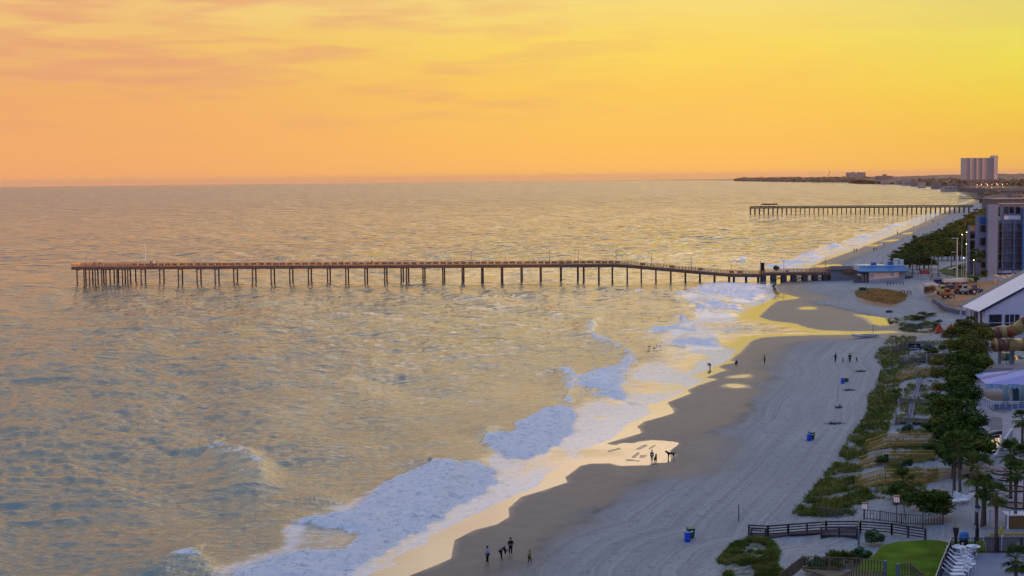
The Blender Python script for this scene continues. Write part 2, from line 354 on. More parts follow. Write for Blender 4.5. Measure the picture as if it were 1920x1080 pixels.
# ---------------------------------------------------------------- sea
Xs, Ys = ugrid(rowsn(45, 70000, 1.7), us[us < .60])
ss = sdist(Xs, Ys, SEAP)                                 # >0 in the water
keep = ss > -2.5
dep = np.clip(ss, 0, None)
FO = {
 'a': [(667,947),(717,905),(771,880),(800,863),(838,872),(875,863),(912,865),(937,884),(940,905),(921,926),(883,947),(854,959),(842,976),(800,997),(767,1013),(750,1030),(717,1047),(675,1072),(640,1095),(380,1095),(460,1060),(517,1036),(642,1030),(668,1000),(592,992),(533,976),(646,959)],
 'b': [(964,793),(1002,777),(1008,768),(1052,761),(1077,765),(1093,783),(1083,799),(1087,812),(1055,831),(1036,850),(1005,862),(980,862),(942,859),(917,843),(901,824),(923,809),(954,809)],
 'c': [(1112,632),(1143,640),(1175,651),(1200,670),(1198,683),(1184,692),(1183,717),(1175,730),(1187,743),(1184,755),(1209,765),(1175,761),(1137,749),(1099,743),(1125,733),(1093,727),(1077,736),(1077,755),(1061,758),(1055,746),(1071,711),(1087,702),(1112,692),(1156,683),(1162,670),(1172,658),(1143,650),(1109,641)],
 'd': [(1225,646),(1267,636),(1279,627),(1225,625),(1162,619),(1217,614),(1273,612),(1271,598),(1279,596),(1290,605),(1308,615),(1340,620),(1371,616),(1412,610),(1433,607),(1431,613),(1392,620),(1367,626),(1350,634),(1354,644),(1379,660),(1350,654),(1287,653),(1246,652)],
 'e': [(1254,552),(1277,548),(1308,546),(1329,559),(1360,566),(1392,570),(1402,578),(1392,592),(1340,595),(1319,590),(1308,575),(1312,567),(1300,557)],
 'f': [(1285,545),(1310,534),(1360,531),(1449,533),(1452,540),(1440,556),(1420,566),(1370,566),(1330,556)],
 'g': [(1480,484),(1530,466),(1552,474),(1560,484),(1525,492),(1490,500),(1450,505),(1420,500)],
 'h': [(1545,464),(1565,456),(1590,464),(1560,470)],
 'i': [(1595,445),(1612,438),(1642,447),(1625,455),(1600,452)],
 'j': [(1650,429),(1677,417),(1704,424),(1680,432)],
 'k': [(1380,489),(1396,484),(1410,486),(1398,490)],
}
EDGE = [(600,1110),(690,1080),(746,1057),(733,1051),(762,1034),(808,1017),(806,1005),(854,984),(904,959),(954,934),(1008,913),(1025,888),(1075,865),(1094,857),(1093,853),(1077,851),(1124,832),(1153,821),(1175,796),(1200,787),(1222,774),(1209,761),(1244,752),(1279,738),(1285,731),(1307,719),(1332,711),(1310,708),(1307,703),(1341,687),(1364,676),(1382,657),(1351,648),(1345,632),(1370,620),(1426,610),(1430,604),(1395,591),(1408,579),(1445,563),(1455,556),(1452,548),(1447,535),(1475,524),(1512,505),(1541,488),(1577,476),(1607,466),(1627,458.5),(1657,446.8),(1684,436.5),(1714,424),(1742,411.5),(1758,403),(1792,389),(1817,380)]
OUTER = [(1817,377),(1780,386),(1740,400),(1700,412),(1660,424),(1620,438),(1575,452),(1530,466),(1480,486),(1440,505),(1380,520),(1320,530),(1285,543),(1262,556),(1300,575),(1290,592),(1230,622),(1215,646),(1195,672),(1168,700),(1110,740),(1060,770),(1010,800),(910,835),(870,868),(760,885),(640,940),(540,970),(500,1020),(400,1060),(300,1110)]
thinp = poly_world(EDGE+OUTER)
foam = np.zeros_like(Xs); lift = np.zeros_like(Xs)
wob = (fbm(Xs*.35, Ys*.35, 4, 41)-.5)*4.0
near = (Ys < 2500)
for k, v in FO.items():
    pw = poly_world(v); s = np.full(Xs.shape, -99.0); bx = (Xs > pw[:,0].min()-15) & (Xs < pw[:,0].max()+15) & (Ys > pw[:,1].min()-25) & (Ys < pw[:,1].max()+25)
    s[bx] = sdist(Xs[bx], Ys[bx], pw); sw = s+wob*.55
    kf = np.clip(Ys/260, 1, 2.6); fn = sstep(190, 300, Ys); foam = np.maximum(foam, sstep(-.7-1.1*fn, 1.4+2*fn, (s+wob*(.45+.35*fn)*kf)/kf**.5)*(s > -20))
    lift = np.maximum(lift, sstep(-.6, 2.6, s+wob*.25))
s = np.full(Xs.shape, -99.0); s[near] = sdist(Xs[near], Ys[near], thinp)
do = np.full(Xs.shape, 99.0); do[near] = pdist(Xs[near], Ys[near], poly_world(OUTER))
thin = sstep(-.15, .25, s+wob*.10)*sstep(-.5, 4, do+wob)
thin *= .42+.75*sstep(.32, .62, fbm(Xs*.12, Ys*.05, 3, 55))
thin = np.clip(thin, 0, 1)
# breaking crests: (px line, height, half width)
CR = [([(330,850),(400,838),(450,852),(486,876),(490,908),(470,930)], 1.45, 3.2),
      ([(390,1085),(378,1062),(360,1052),(330,1060),(280,1080)], .9, 2.6),
      ([(780,873),(800,862),(835,868),(850,885),(845,915),(820,950),(780,990),(730,1015)], .85, 2.2),
      ([(905,822),(915,806),(940,800)], .7, 1.6),
      ([(1000,702),(1040,697),(1068,700),(1075,712),(1068,735),(1062,752)], 1.15, 2.0),
      ([(1060,600),(1100,600),(1112,604),(1108,625),(1130,640),(1170,652),(1195,672)], .95, 2.2),
      ([(1262,606),(1275,596),(1290,606),(1308,617)], 1.2, 2.2),
      ([(1290,580),(1310,570),(1320,585),(1330,597)], 1.3, 2.4),
      ([(1378,490),(1392,486),(1405,487)], 1.0, 3),
      ([(560,935),(610,935),(640,945)], .4, 2.5),
      ([(640,690),(700,684),(760,705)], .7, 3.0),
      ([(240,790),(330,800),(420,812)], .5, 4.0),
      ([(1540,462),(1560,456),(1590,466)], 1.0, 4), ([(1595,443),(1612,437),(1640,446)], 1.0, 4),
      ([(1110,538),(1180,545),(1260,548),(1300,556)], .9, 3.5), ([(870,560),(940,556),(1000,566)], .6, 3.5)]
H = np.zeros_like(Xs); Hf = np.zeros_like(Xs)
for ci, (pts, hh, wd) in enumerate(CR):
    pw = poly_world(pts)
    # densify
    seg = []
    for a, b_ in zip(pw[:-1], pw[1:]):
        for k in range(8): seg.append(a+(b_-a)*k/8)
    seg.append(pw[-1]); seg = np.array(seg)
    bx = (Xs > seg[:,0].min()-20) & (Xs < seg[:,0].max()+20) & (Ys > seg[:,1].min()-20) & (Ys < seg[:,1].max()+20)
    X_, Y_ = Xs[bx], Ys[bx]; best = np.full(X_.shape, 1e9); sx = np.zeros_like(X_); tt = np.zeros_like(X_)
    for i, p in enumerate(seg):
        q = (X_-p[0])**2+(Y_-p[1])**2; m = q < best
        best[m] = q[m]; sx[m] = (X_-p[0])[m]; tt[m] = i/(len(seg)-1)
    r = np.sqrt(best); w = np.where(sx > 0, wd*.55, wd*1.6)
    env = np.clip(np.sin(np.pi*(.08+.84*tt)), 0, 1)**.5
    hb = hh*np.exp(-(r/w)**2)*np.clip(np.sin(np.pi*tt), 0, 1)**.8
    H[bx] = np.maximum(H[bx], hb); Hf[bx] = np.maximum(Hf[bx], hb*((.60 if ci < 1 else 1)))
# swell and chop: many sine trains, damped towards the shore
damp = sstep(2, 70, dep)*.85+.15*sstep(1.5, 14, dep)
spacing = Ys/F*2.2*np.maximum(1, 1)            # lateral spacing
dspace = Ys*Ys/(CH*F)*1.7                       # depth spacing of the rows
Zs = np.zeros_like(Xs)
wr = random.Random(5)
wx = Xs+(fbm(Xs*.02, Ys*.02, 3, 71)-.5)*14; wy = Ys+(fbm(Xs*.02, Ys*.02, 3, 72)-.5)*14
def train(L_, amp, th, sharp=.25):
    global Zs
    kx, ky = math.cos(th), -math.sin(th); k = 2*math.pi/L_
    vis = sstep(1.1, 2.6, L_/(np.abs(ky)*dspace+np.abs(kx)*spacing+.05))
    a = amp*(.15+1.3*fbm(Xs/L_/5, Ys/L_/5, 2, int(L_*13+amp*999)))
    ph_ = k*(kx*wx+ky*wy)+wr.random()*7
    Zs += a*vis*(np.sin(ph_)+sharp*np.cos(2*ph_))
for L_ in np.geomspace(17, 42, 9): train(L_, .0055*L_, R(-15)+wr.gauss(0, R(9)), .38)
for L_ in np.geomspace(9, 30, 12): train(L_, .0040*L_, R(80)+wr.gauss(0, R(32)), .3)
for L_ in np.geomspace(1.3, 8, 56):
    train(L_, .0140*L_**.42, R(80)+wr.gauss(0, R(34)) if wr.random() < .75 else wr.gauss(0, R(60)), .3)
Zs *= damp
Zs *= 1-.75*np.clip(thin*1.2, 0, 1)*(1-foam)
shal = sstep(0, 30, dep)
Zf = Zs+H*sstep(1, 12, dep)+lift*.50*sstep(1, 10, dep)+foam*(fbm(Xs*1.3, Ys*1.3, 4, 88)-.5)*.28*sstep(1, 8, dep)
calm = 1-sstep(1.0, 16, dep)
fw = sstep(200, 380, Ys); foam = foam*(1-fw+fw*np.clip(sstep(.30, .62, fbm(Xs*.16, Ys*.06, 4, 131))*1.15, 0, 1))
foam = np.maximum(foam, sstep(.62, 1.0, Hf+(fbm(Xs*.9, Ys*.9, 3, 97)-.5)*1.0)*.8*(H > .2))
Zf = np.where(ss < 0, 0.0, Zf)+.012-drop(Xs, Ys)
# whitecaps scattered out at sea
cap = sstep(.62, .8, Zs/(.75))*.6
V = np.stack([Xs, Ys, Zf], -1).reshape(-1, 3)
hnorm = np.clip(H, 0, 1)
att = np.stack([np.clip(foam, 0, 1), np.clip(thin, 0, 1), calm, hnorm], -1).reshape(-1, 4)
f = gridfaces(*Xs.shape, keep)
V, f, (att,) = compact(V, f, [att])
me = fast_mesh('sea_water', V, f)
ca = me.color_attributes.new('surf', 'FLOAT_COLOR', 'POINT'); ca.data.foreach_set('color', att.astype(np.float32).ravel())

def water_mat():
    m = bpy.data.materials.new('sea_water'); m.use_nodes = True; t = m.node_tree; b = t.nodes['Principled BSDF']
    at = N(t, 'ShaderNodeAttribute', attribute_name='surf'); sp = N(t, 'ShaderNodeSeparateColor'); L(t, at.outputs['Color'], sp.inputs[0])
    dense, thin_, calm_ = sp.outputs[0], sp.outputs[1], sp.outputs[2]
    ge = N(t, 'ShaderNodeNewGeometry'); P = ge.outputs['Position']
    def noise(scale, det=4, vec=None, dist=0, rough=.55, rot=0):
        n = N(t, 'ShaderNodeTexNoise'); n.inputs['Scale'].default_value = scale; n.inputs['Detail'].default_value = det; n.inputs['Distortion'].default_value = dist; n.inputs['Roughness'].default_value = rough
        mp = N(t, 'ShaderNodeMapping'); mp.inputs['Scale'].default_value = vec or (1, 1, 1); mp.inputs['Rotation'].default_value = (0, 0, rot)
        L(t, P, mp.inputs[0]); L(t, mp.outputs[0], n.inputs['Vector']); return n.outputs[0]
    lace = noise(1.1, 8, (1, .8, 1), .9, .65); lace2 = noise(3.2, 6, (1, 1, 1), .4, .7); broad = noise(.33, 5, (.8, 1, 1), .8, .6)
    patch = noise(.16, 5, (1, .6, 1), .6)
    streak = noise(.9, 6, (.5, 1.6, 1), .8, .62, R(20))
    fd = mathn(t, 'ADD', dense, mathn(t, 'MULTIPLY', mathn(t, 'SUBTRACT', mathn(t, 'ADD', mathn(t, 'ADD', mathn(t, 'MULTIPLY', lace, .45), mathn(t, 'MULTIPLY', lace2, .2)), mathn(t, 'MULTIPLY', broad, .35)), .5), 2.6))
    fd = mathn(t, 'MULTIPLY', maprange(t, fd, .30, .85, 0, 1, True), maprange(t, dense, .02, .3, 0, 1))
    ft = mathn(t, 'ADD', mathn(t, 'MULTIPLY', thin_, .85), mathn(t, 'MULTIPLY', mathn(t, 'SUBTRACT', mathn(t, 'ADD', mathn(t, 'MULTIPLY', streak, .5), mathn(t, 'MULTIPLY', patch, .5)), .5), 2.7))
    ft = mathn(t, 'MULTIPLY', maprange(t, ft, .25, .80, 0, .54, True), maprange(t, thin_, .05, .3, 0, 1))
    foamf = mathn(t, 'MAXIMUM', fd, ft)
    # water body
    body = mixc(t, maprange(t, calm_, 0, 1, 0, .8), (.045,.090,.080,1), (.11,.10,.085,1))
    body = mixc(t, maprange(t, at.outputs['Alpha'], .15, .9, 0, .9), body, (.055,.13,.115,1))
    L(t, body, b.inputs['Base Color']); b.inputs['IOR'].default_value = 2.6; 
    ln = N(t, 'ShaderNodeVectorMath', operation='LENGTH'); L(t, P, ln.inputs[0]); L(t, maprange(t, ln.outputs['Value'], 150, 3000, .07, .17), b.inputs['Roughness'])
    r1 = noise(1.5, 5, (.75, 1.5, 1), .3, .6, R(-10)); r2 = noise(.40, 5, (.65, 1.6, 1), .3, .62, R(8)); r3 = noise(5.0, 3, (.8, 1.4, 1), 0); r4 = noise(.075, 5, (.55, 1.5, 1), .4, .65, R(6)); r5 = noise(.19, 5, (.55, 1.5, 1), .4, .65, R(-8)); dst = maprange(t, ln.outputs['Value'], 250, 1100, 0, 1)
    D_ = ln.outputs['Value']
    r4 = noise(.20, 2, (.85, 1.1, 1), .5, .5, R(-8)); r5 = noise(.078, 2, (.85, 1.1, 1), .5, .5, R(6)); r6 = noise(.028, 3, (.9, 1.0, 1), .5, .5, R(-4))
    def band(a, b, c_=None, d_=None):
        w = maprange(t, D_, a, b, 0, 1, True)
        return mathn(t, 'MULTIPLY', w, maprange(t, D_, c_, d_, 1, 0, True)) if c_ else w
    nearw = maprange(t, D_, 220, 600, 1, .12, True)
    h = mathn(t, 'MULTIPLY', nearw, mathn(t, 'ADD', mathn(t, 'ADD', mathn(t, 'MULTIPLY', r1, .36), mathn(t, 'MULTIPLY', r2, 1.25)), mathn(t, 'MULTIPLY', r3, .13)))
    for r_n, w_, bb in ((r4, 4.0, band(190, 330, 600, 1100)), (r5, 18.0, band(380, 800, 1800, 3600)), (r6, 105.0, band(1000, 2400))):
        h = mathn(t, 'ADD', h, mathn(t, 'MULTIPLY', mathn(t, 'MULTIPLY', r_n, w_), bb))
    amp = mathn(t, 'MULTIPLY', maprange(t, calm_, 0, 1, 1, .012), maprange(t, thin_, 0, .8, 1, .25))
    gust = noise(.02, 4, (1, .5, 1), .5); amp = mathn(t, 'MULTIPLY', mathn(t, 'MULTIPLY', amp, maprange(t, gust, .3, .7, .55, 1.25)), maprange(t, ln.outputs['Value'], 180, 800, .60, 1.0))
    bn = N(t, 'ShaderNodeBump'); bn.inputs['Distance'].default_value = .60; L(t, amp, bn.inputs['Strength']); L(t, h, bn.inputs['Height'])
    L(t, bn.outputs[0], b.inputs['Normal'])
    fo = N(t, 'ShaderNodeBsdfPrincipled'); fo.inputs['Roughness'].default_value = .75; fo.inputs['Specular IOR Level'].default_value = .3
    fc = ramp(t, lace, [(.33, (.46,.56,.62,1)), (.45, (.84,.87,.89,1)), (.56, (.98,.96,.95,1))]); L(t, fc, fo.inputs['Base Color'])
    b2 = N(t, 'ShaderNodeBump'); b2.inputs['Strength'].default_value = 1.0; b2.inputs['Distance'].default_value = .42
    L(t, mathn(t, 'MULTIPLY', mathn(t, 'ADD', lace, lace2), mathn(t, 'ADD', .12, dense)), b2.inputs['Height']); L(t, b2.outputs[0], fo.inputs['Normal'])
    mx = N(t, 'ShaderNodeMixShader'); L(t, foamf, mx.inputs[0]); L(t, b.outputs[0], mx.inputs[1]); L(t, fo.outputs[0], mx.inputs[2])
    L(t, mx.outputs[0], t.nodes['Material Output'].inputs[0])
    return m
link('sea_water', me, water_mat())['kind'] = 'structure'
# tidal pools
pm = mat('pool_water', (.13,.12,.10), .03, .8); pm.node_tree.nodes['Principled BSDF'].inputs['IOR'].default_value = 1.6
for k, (pw, pz) in POOLW.items():
    n = len(pw); pts = []
    for i in range(n):   # Catmull-Rom rounding of the outline
        p0, p1, p2, p3 = pw[i-1], pw[i], pw[(i+1) % n], pw[(i+2) % n]
        for q in (0, .25, .5, .75):
            pts.append(.5*((2*p1)+(-p0+p2)*q+(2*p0-5*p1+4*p2-p3)*q*q+(-p0+3*p1-3*p2+p3)*q**3))
    me = bpy.data.meshes.new('tidal_pool'); bm = bmesh.new()
    bm.faces.new([bm.verts.new((p[0], p[1], pz)) for p in pts]); bmesh.ops.triangulate(bm, faces=bm.faces); bm.to_mesh(me); bm.free()
    me.update()
    o = link('tidal_pool', me, pm); o['kind'] = 'structure'
    for p in me.polygons:
        if p.normal.z < 0: me.flip_normals(); break
# ---------------------------------------------------------------- object helpers
ONES = 'first second third fourth fifth sixth seventh eighth ninth tenth eleventh twelfth thirteenth fourteenth fifteenth sixteenth seventeenth eighteenth nineteenth'.split()
TENS = {2: 'twent', 3: 'thirt', 4: 'fort', 5: 'fift', 6: 'sixt', 7: 'sevent', 8: 'eight', 9: 'ninet'}
def ordw(n):
    if n < 20: return ONES[n-1]
    a, b = divmod(n, 10)
    return TENS[a]+'ieth' if b == 0 else TENS[a]+'y-'+ONES[b-1]
class MB:
    def __init__(s): s.v = []; s.f = []
    def face(s, pts):
        n = len(s.v); s.v += [tuple(p) for p in pts]; s.f.append(tuple(range(n, n+len(pts))))
    def hexa(s, c):      # 8 corners: bottom ring then top ring
        n = len(s.v); s.v += [tuple(p) for p in c]
        s.f += [tuple(n+i for i in q) for q in ((3,2,1,0),(4,5,6,7),(0,1,5,4),(1,2,6,5),(2,3,7,6),(3,0,4,7))]
    def box(s, x0, y0, z0, x1, y1, z1):
        s.hexa([(x0,y0,z0),(x1,y0,z0),(x1,y1,z0),(x0,y1,z0),(x0,y0,z1),(x1,y0,z1),(x1,y1,z1),(x0,y1,z1)])
    def cbox(s, c, sz, rz=0):
        ca, sa = math.cos(rz), math.sin(rz); pts = []
        for dz in (-.5, .5):
            for dx, dy in ((-.5,-.5),(.5,-.5),(.5,.5),(-.5,.5)):
                x, y = dx*sz[0], dy*sz[1]; pts.append((c[0]+x*ca-y*sa, c[1]+x*sa+y*ca, c[2]+dz*sz[2]))
        s.hexa(pts)
    def beam(s, a, b, w, h):     # rectangular bar from a to b, h measured up
        a = Vector(a); b = Vector(b); d = (b-a).normalized(); up = Vector((0, 0, 1))
        if abs(d.z) > .98: up = Vector((0, 1, 0))
        sd_ = d.cross(up).normalized()*w/2; u = sd_.cross(d).normalized()*h/2
        s.hexa([a-sd_-u, a+sd_-u, b+sd_-u, b-sd_-u, a-sd_+u, a+sd_+u, b+sd_+u, b-sd_+u])
    def tube(s, a, b, r0, r1=None, n=8, cap=True):
        r1 = r0 if r1 is None else r1; a = Vector(a); b = Vector(b); d = (b-a).normalized()
        u = d.orthogonal().normalized(); w = d.cross(u); k = len(s.v)
        for p, r in ((a, r0), (b, r1)):
            for i in range(n):
                t = 2*math.pi*i/n; s.v.append(tuple(p+(u*math.cos(t)+w*math.sin(t))*r))
        for i in range(n): j = (i+1) % n; s.f.append((k+i, k+j, k+n+j, k+n+i))
        if cap: s.f.append(tuple(k+i for i in reversed(range(n)))); s.f.append(tuple(k+n+i for i in range(n)))
    def lathe(s, c, prof, n=12):
        k = len(s.v); m = len(prof)
        for r, z in prof:
            for i in range(n): t = 2*math.pi*i/n; s.v.append((c[0]+r*math.cos(t), c[1]+r*math.sin(t), c[2]+z))
        for q in range(m-1):
            for i in range(n): j = (i+1) % n; s.f.append((k+q*n+i, k+q*n+j, k+(q+1)*n+j, k+(q+1)*n+i))
        s.f.append(tuple(k+i for i in reversed(range(n)))); s.f.append(tuple(k+(m-1)*n+i for i in range(n)))
    def ellip(s, c, r, n=10, m=7):
        prof = [(max(.02, math.sin(math.pi*i/m)), -math.cos(math.pi*i/m)) for i in range(m+1)]
        k = len(s.v); s.lathe((0, 0, 0), prof, n)
        for i in range(k, len(s.v)): x, y, z = s.v[i]; s.v[i] = (c[0]+x*r[0], c[1]+y*r[1], c[2]+z*r[2])
    def prism(s, poly, z0, z1):
        n = len(poly); a = sum(poly[i][0]*poly[(i+1) % n][1]-poly[(i+1) % n][0]*poly[i][1] for i in range(n))
        if a < 0: poly = poly[::-1]
        k = len(s.v); s.v += [(p[0], p[1], z0) for p in poly]+[(p[0], p[1], z1) for p in poly]
        s.f.append(tuple(k+i for i in reversed(range(n)))); s.f.append(tuple(k+n+i for i in range(n)))
        for i in range(n): j = (i+1) % n; s.f.append((k+i, k+j, k+n+j, k+n+i))
    def build(s, name, m, parent=None, smooth=False, loc=None):
        me = bpy.data.meshes.new(name); off = Vector((0, 0, 0))
        if parent is not None: off = parent.get('_w', None); off = Vector(off) if off is not None else Vector((0, 0, 0))
        me.from_pydata([(x-off.x, y-off.y, z-off.z) for x, y, z in s.v], [], s.f); me.update()
        if smooth: me.polygons.foreach_set('use_smooth', [True]*len(me.polygons))
        if m: me.materials.append(m)
        o = bpy.data.objects.new(name, me); COL.objects.link(o)
        if parent is not None: o.parent = parent; o['_w'] = tuple(off)
        if loc is not None: o.location = loc
        return o
def thing(name, loc, label, cat, group=None, world=True):
    """Empty at the thing's base; parts may be given in world coordinates"""
    o = bpy.data.objects.new(name, None); COL.objects.link(o); o.location = loc; o.empty_display_size = .3
    if world: o['_w'] = tuple(loc)
    return tag(o, label, cat, group)
def centre(o):
    """put a mesh thing's origin at its base centre"""
    me = o.data; n = len(me.vertices); a = np.empty(n*3, np.float32); me.vertices.foreach_get('co', a); a = a.reshape(-1, 3)
    c = np.array([(a[:,0].min()+a[:,0].max())/2, (a[:,1].min()+a[:,1].max())/2, a[:,2].min()], np.float32)
    me.vertices.foreach_set('co', (a-c).ravel()); me.update(); o.location = tuple(float(v) for v in c); return o
def dup(o, loc=None, rz=None, sc=None, label=None):
    r = o.copy(); COL.objects.link(r)
    if loc is not None: r.location = loc
    if rz is not None: r.rotation_euler = (0, 0, rz)
    if sc is not None: r.scale = sc if hasattr(sc, '__len__') else (sc,)*3
    if label: r['label'] = label
    for ch in o.children:
        c = ch.copy(); COL.objects.link(c); c.parent = r
        for g in ch.children:
            d = g.copy(); COL.objects.link(d); d.parent = c
    return r
wood_y = mat('yellow_wood', (.38,.26,.07), .8, .2, noise=(3, .25)); wood_g = mat('grey_wood', (.12,.11,.11), .85, .2, noise=(3, .3))
wood_p = mat('dark_wood', (.055,.047,.06), .85, .2, noise=(3, .3)); wood_b = mat('brown_wood', (.16,.115,.07), .85, .2, noise=(3, .3))
white = mat('white_paint', (.72,.72,.74), .5); black = mat('black_metal', (.012,.013,.018), .5)
trunkm = mat('trunk', (.11,.085,.065), .9, .1, noise=(4, .35)); steel = mat('steel', (.32,.34,.36), .4, .5)

def leafmat(name, stops_, scale=.55):
    m = bpy.data.materials.new(name); m.use_nodes = True; t = m.node_tree; b = t.nodes['Principled BSDF']
    tcn = N(t, 'ShaderNodeTexCoord'); n = N(t, 'ShaderNodeTexNoise'); n.inputs['Scale'].default_value = scale; n.inputs['Detail'].default_value = 4
    oi = N(t, 'ShaderNodeObjectInfo'); ad = N(t, 'ShaderNodeVectorMath', operation='ADD'); L(t, tcn.outputs['Object'], ad.inputs[0])
    sc_ = N(t, 'ShaderNodeVectorMath', operation='SCALE'); L(t, oi.outputs['Location'], sc_.inputs[0]); sc_.inputs['Scale'].default_value = .37; L(t, sc_.outputs[0], ad.inputs[1])
    L(t, ad.outputs[0], n.inputs['Vector'])
    gi = N(t, 'ShaderNodeNewGeometry'); v = mathn(t, 'ADD', n.outputs[0], mathn(t, 'MULTIPLY', mathn(t, 'SUBTRACT', gi.outputs['Random Per Island'], .5), .34))
    v = mathn(t, 'ADD', v, mathn(t, 'MULTIPLY', mathn(t, 'SUBTRACT', oi.outputs['Random'], .5), .16))
    L(t, ramp(t, v, stops_), b.inputs['Base Color']); b.inputs['Roughness'].default_value = .8; b.inputs['Specular IOR Level'].default_value = .08
    return m
lf_dark = leafmat('evergreen_leaves', [(.28, (.010,.032,.004,1)), (.5, (.034,.076,.009,1)), (.72, (.14,.14,.018,1))])
lf_olive = leafmat('olive_leaves', [(.28, (.045,.055,.008,1)), (.5, (.10,.10,.014,1)), (.72, (.22,.16,.024,1))])
lf_green = leafmat('green_leaves', [(.28, (.014,.045,.014,1)), (.6, (.035,.095,.024,1)), (.8, (.07,.13,.04,1))])
lf_rust = leafmat('rust_leaves', [(.28, (.09,.05,.02,1)), (.6, (.22,.11,.04,1)), (.8, (.34,.18,.06,1))])
lf_palm = leafmat('palm_fronds', [(.28, (.025,.055,.010,1)), (.55, (.07,.11,.018,1)), (.8, (.18,.17,.03,1))], 1.2)
dead_palm = mat('dead_fronds', (.16,.10,.05), .9, .1, noise=(3, .3))
grassm = leafmat('dune_grass_blades', [(.25, (.060,.090,.012,1)), (.45, (.14,.165,.025,1)), (.62, (.28,.24,.06,1)), (.85, (.46,.39,.18,1))], .35)

def crown_mesh(name, seed, lobes, leaves, size, rx=1, ry=1, rz=1, low=0.0):
    """leaf-sized quads over a cluster of lobes; unit radius"""
    r = np.random.default_rng(seed)
    th = r.random(lobes)*2*np.pi; rr = np.sqrt(r.random(lobes))*.62; zz = r.uniform(-.45, .62, lobes)
    C = np.stack([rr*np.cos(th), rr*np.sin(th), zz], -1); Rl = r.uniform(.24, .46, lobes)
    li = r.integers(0, lobes, leaves); d = r.normal(size=(leaves, 3)); d /= np.linalg.norm(d, axis=1)[:, None]
    p = C[li]+d*(Rl[li]*r.uniform(.62, 1.06, leaves))[:, None]
    stray = r.random(leaves) < .05; p[stray] *= 1.12
    p *= (rx, ry, rz); p[:, 2] -= low
    nrm = d+r.normal(size=(leaves, 3))*.55; nrm /= np.linalg.norm(nrm, axis=1)[:, None]
    a = np.cross(nrm, r.normal(size=(leaves, 3))); a /= np.linalg.norm(a, axis=1)[:, None]; b = np.cross(nrm, a)
    s = size*r.uniform(.55, 1.3, leaves)[:, None]
    q = np.stack([p-a*s*.35, p+b*s*.9-a*s*.1, p+a*s*.45+b*s*.2, p-b*s*.6+a*s*.2], 1).reshape(-1, 3)
    f = np.arange(leaves*4).reshape(-1, 4)
    return fast_mesh(name, q, f, False)
def crown_set(tagn, n, leaves, size, m, **k):
    out = []
    for i in range(n):
        me = crown_mesh(tagn, 100+i*7+len(tagn), random.Random(i).randint(9, 15), leaves, size, **k); me.materials.append(m); out.append(me)
    return out
CR_DARK = crown_set('crown', 4, 3400, .085, lf_dark); CR_OLV = crown_set('crown', 3, 3000, .085, lf_olive)
CR_GRN = crown_set('crown', 2, 2600, .10, lf_green); CR_RUST = crown_set('crown', 2, 2400, .08, lf_rust)
CR_LOWD = crown_set('crown', 3, 900, .15, lf_dark); CR_LOWO = crown_set('crown', 3, 900, .15, lf_olive)
def limbs_mesh():
    b = MB(); r = random.Random(3)
    b.tube((0, 0, -.02), (.03, .02, .5), .05, .035, 7)
    for i in range(6):
        a = i*1.1; b.tube((.03, .02, .28+.04*i), (.35*math.cos(a), .35*math.sin(a), .62+.05*(i % 3)), .026, .008, 5)
    me = bpy.data.meshes.new('trunk'); me.from_pydata(b.v, [], b.f); me.update(); me.materials.append(trunkm); return me
TRUNK = limbs_mesh()
def tree(base, h, w, crowns, label, name='tree', cat='tree', group=None, seed=0, trunk=True, depth=None):
    """unit parts scaled: crown radius w/2, overall height h"""
    t = thing(name, base, label, cat, group, world=False)
    c = bpy.data.objects.new('crown', crowns[seed % len(crowns)]); COL.objects.link(c); c.parent = t
    ch = h*(.80 if trunk else .98); c.scale = (w/1.9, (depth or w)/1.9, ch/2.0); c.location = (0, 0, h-ch*.5)
    c.rotation_euler = (0, 0, seed*1.3)
    if trunk:
        k = bpy.data.objects.new('trunk', TRUNK); COL.objects.link(k); k.parent = t; k.scale = (h*.9, h*.9, h)
    return t
def fan_crown(seed, n=46, droop=.5, spiky=False):
    r = random.Random(seed); b = MB()
    for i in range(n):
        a = r.random()*6.283; e = r.uniform(-.75, 1.35) if not spiky else r.uniform(.1, 1.4)
        st = Vector((math.cos(a)*math.cos(e), math.sin(a)*math.cos(e), math.sin(e))); L0 = r.uniform(.42, .62)
        side = Vector((-math.sin(a), math.cos(a), 0)); hub = st*L0
        b.face([side*.012, hub+side*.01, hub-side*.01, -side*.012])
        for k in range(11):
            u = (k-5)/5*1.15; d = (st*math.cos(u)+side*math.sin(u)*(1 if r.random() < 2 else 1)).normalized()
            d = (d+Vector((0, 0, -.22*abs(u)))).normalized()
            ln = r.uniform(.40, .56)*(1-.18*abs(u)); w = d.cross(st.cross(side)).normalized()*.030
            mid = hub+d*ln*.6; tip = hub+d*ln+Vector((0, 0, -.10*droop-.06*r.random()))
            b.face([hub, mid+w, tip, mid-w])
    me = bpy.data.meshes.new('crown'); me.from_pydata(b.v, [], b.f); me.update(); me.materials.append(lf_palm); return me
PALMC = [fan_crown(i) for i in range(3)]; YUCC = [fan_crown(20+i, 26, .3, True) for i in range(2)]
def palm_trunk():
    b = MB(); pr = [(.5, 0), (.42, .03), (.36, .2), (.33, .5), (.34, .8), (.52, .9), (.6, .96), (.3, 1.0)]
    k = [(r_*(1+.05*((i*7) % 3-1)), z) for i, (r_, z) in enumerate(pr)]; b.lathe((0, 0, 0), k, 10)
    me = bpy.data.meshes.new('trunk'); me.from_pydata(b.v, [], b.f); me.update(); me.materials.append(trunkm); return me
PTR = palm_trunk()
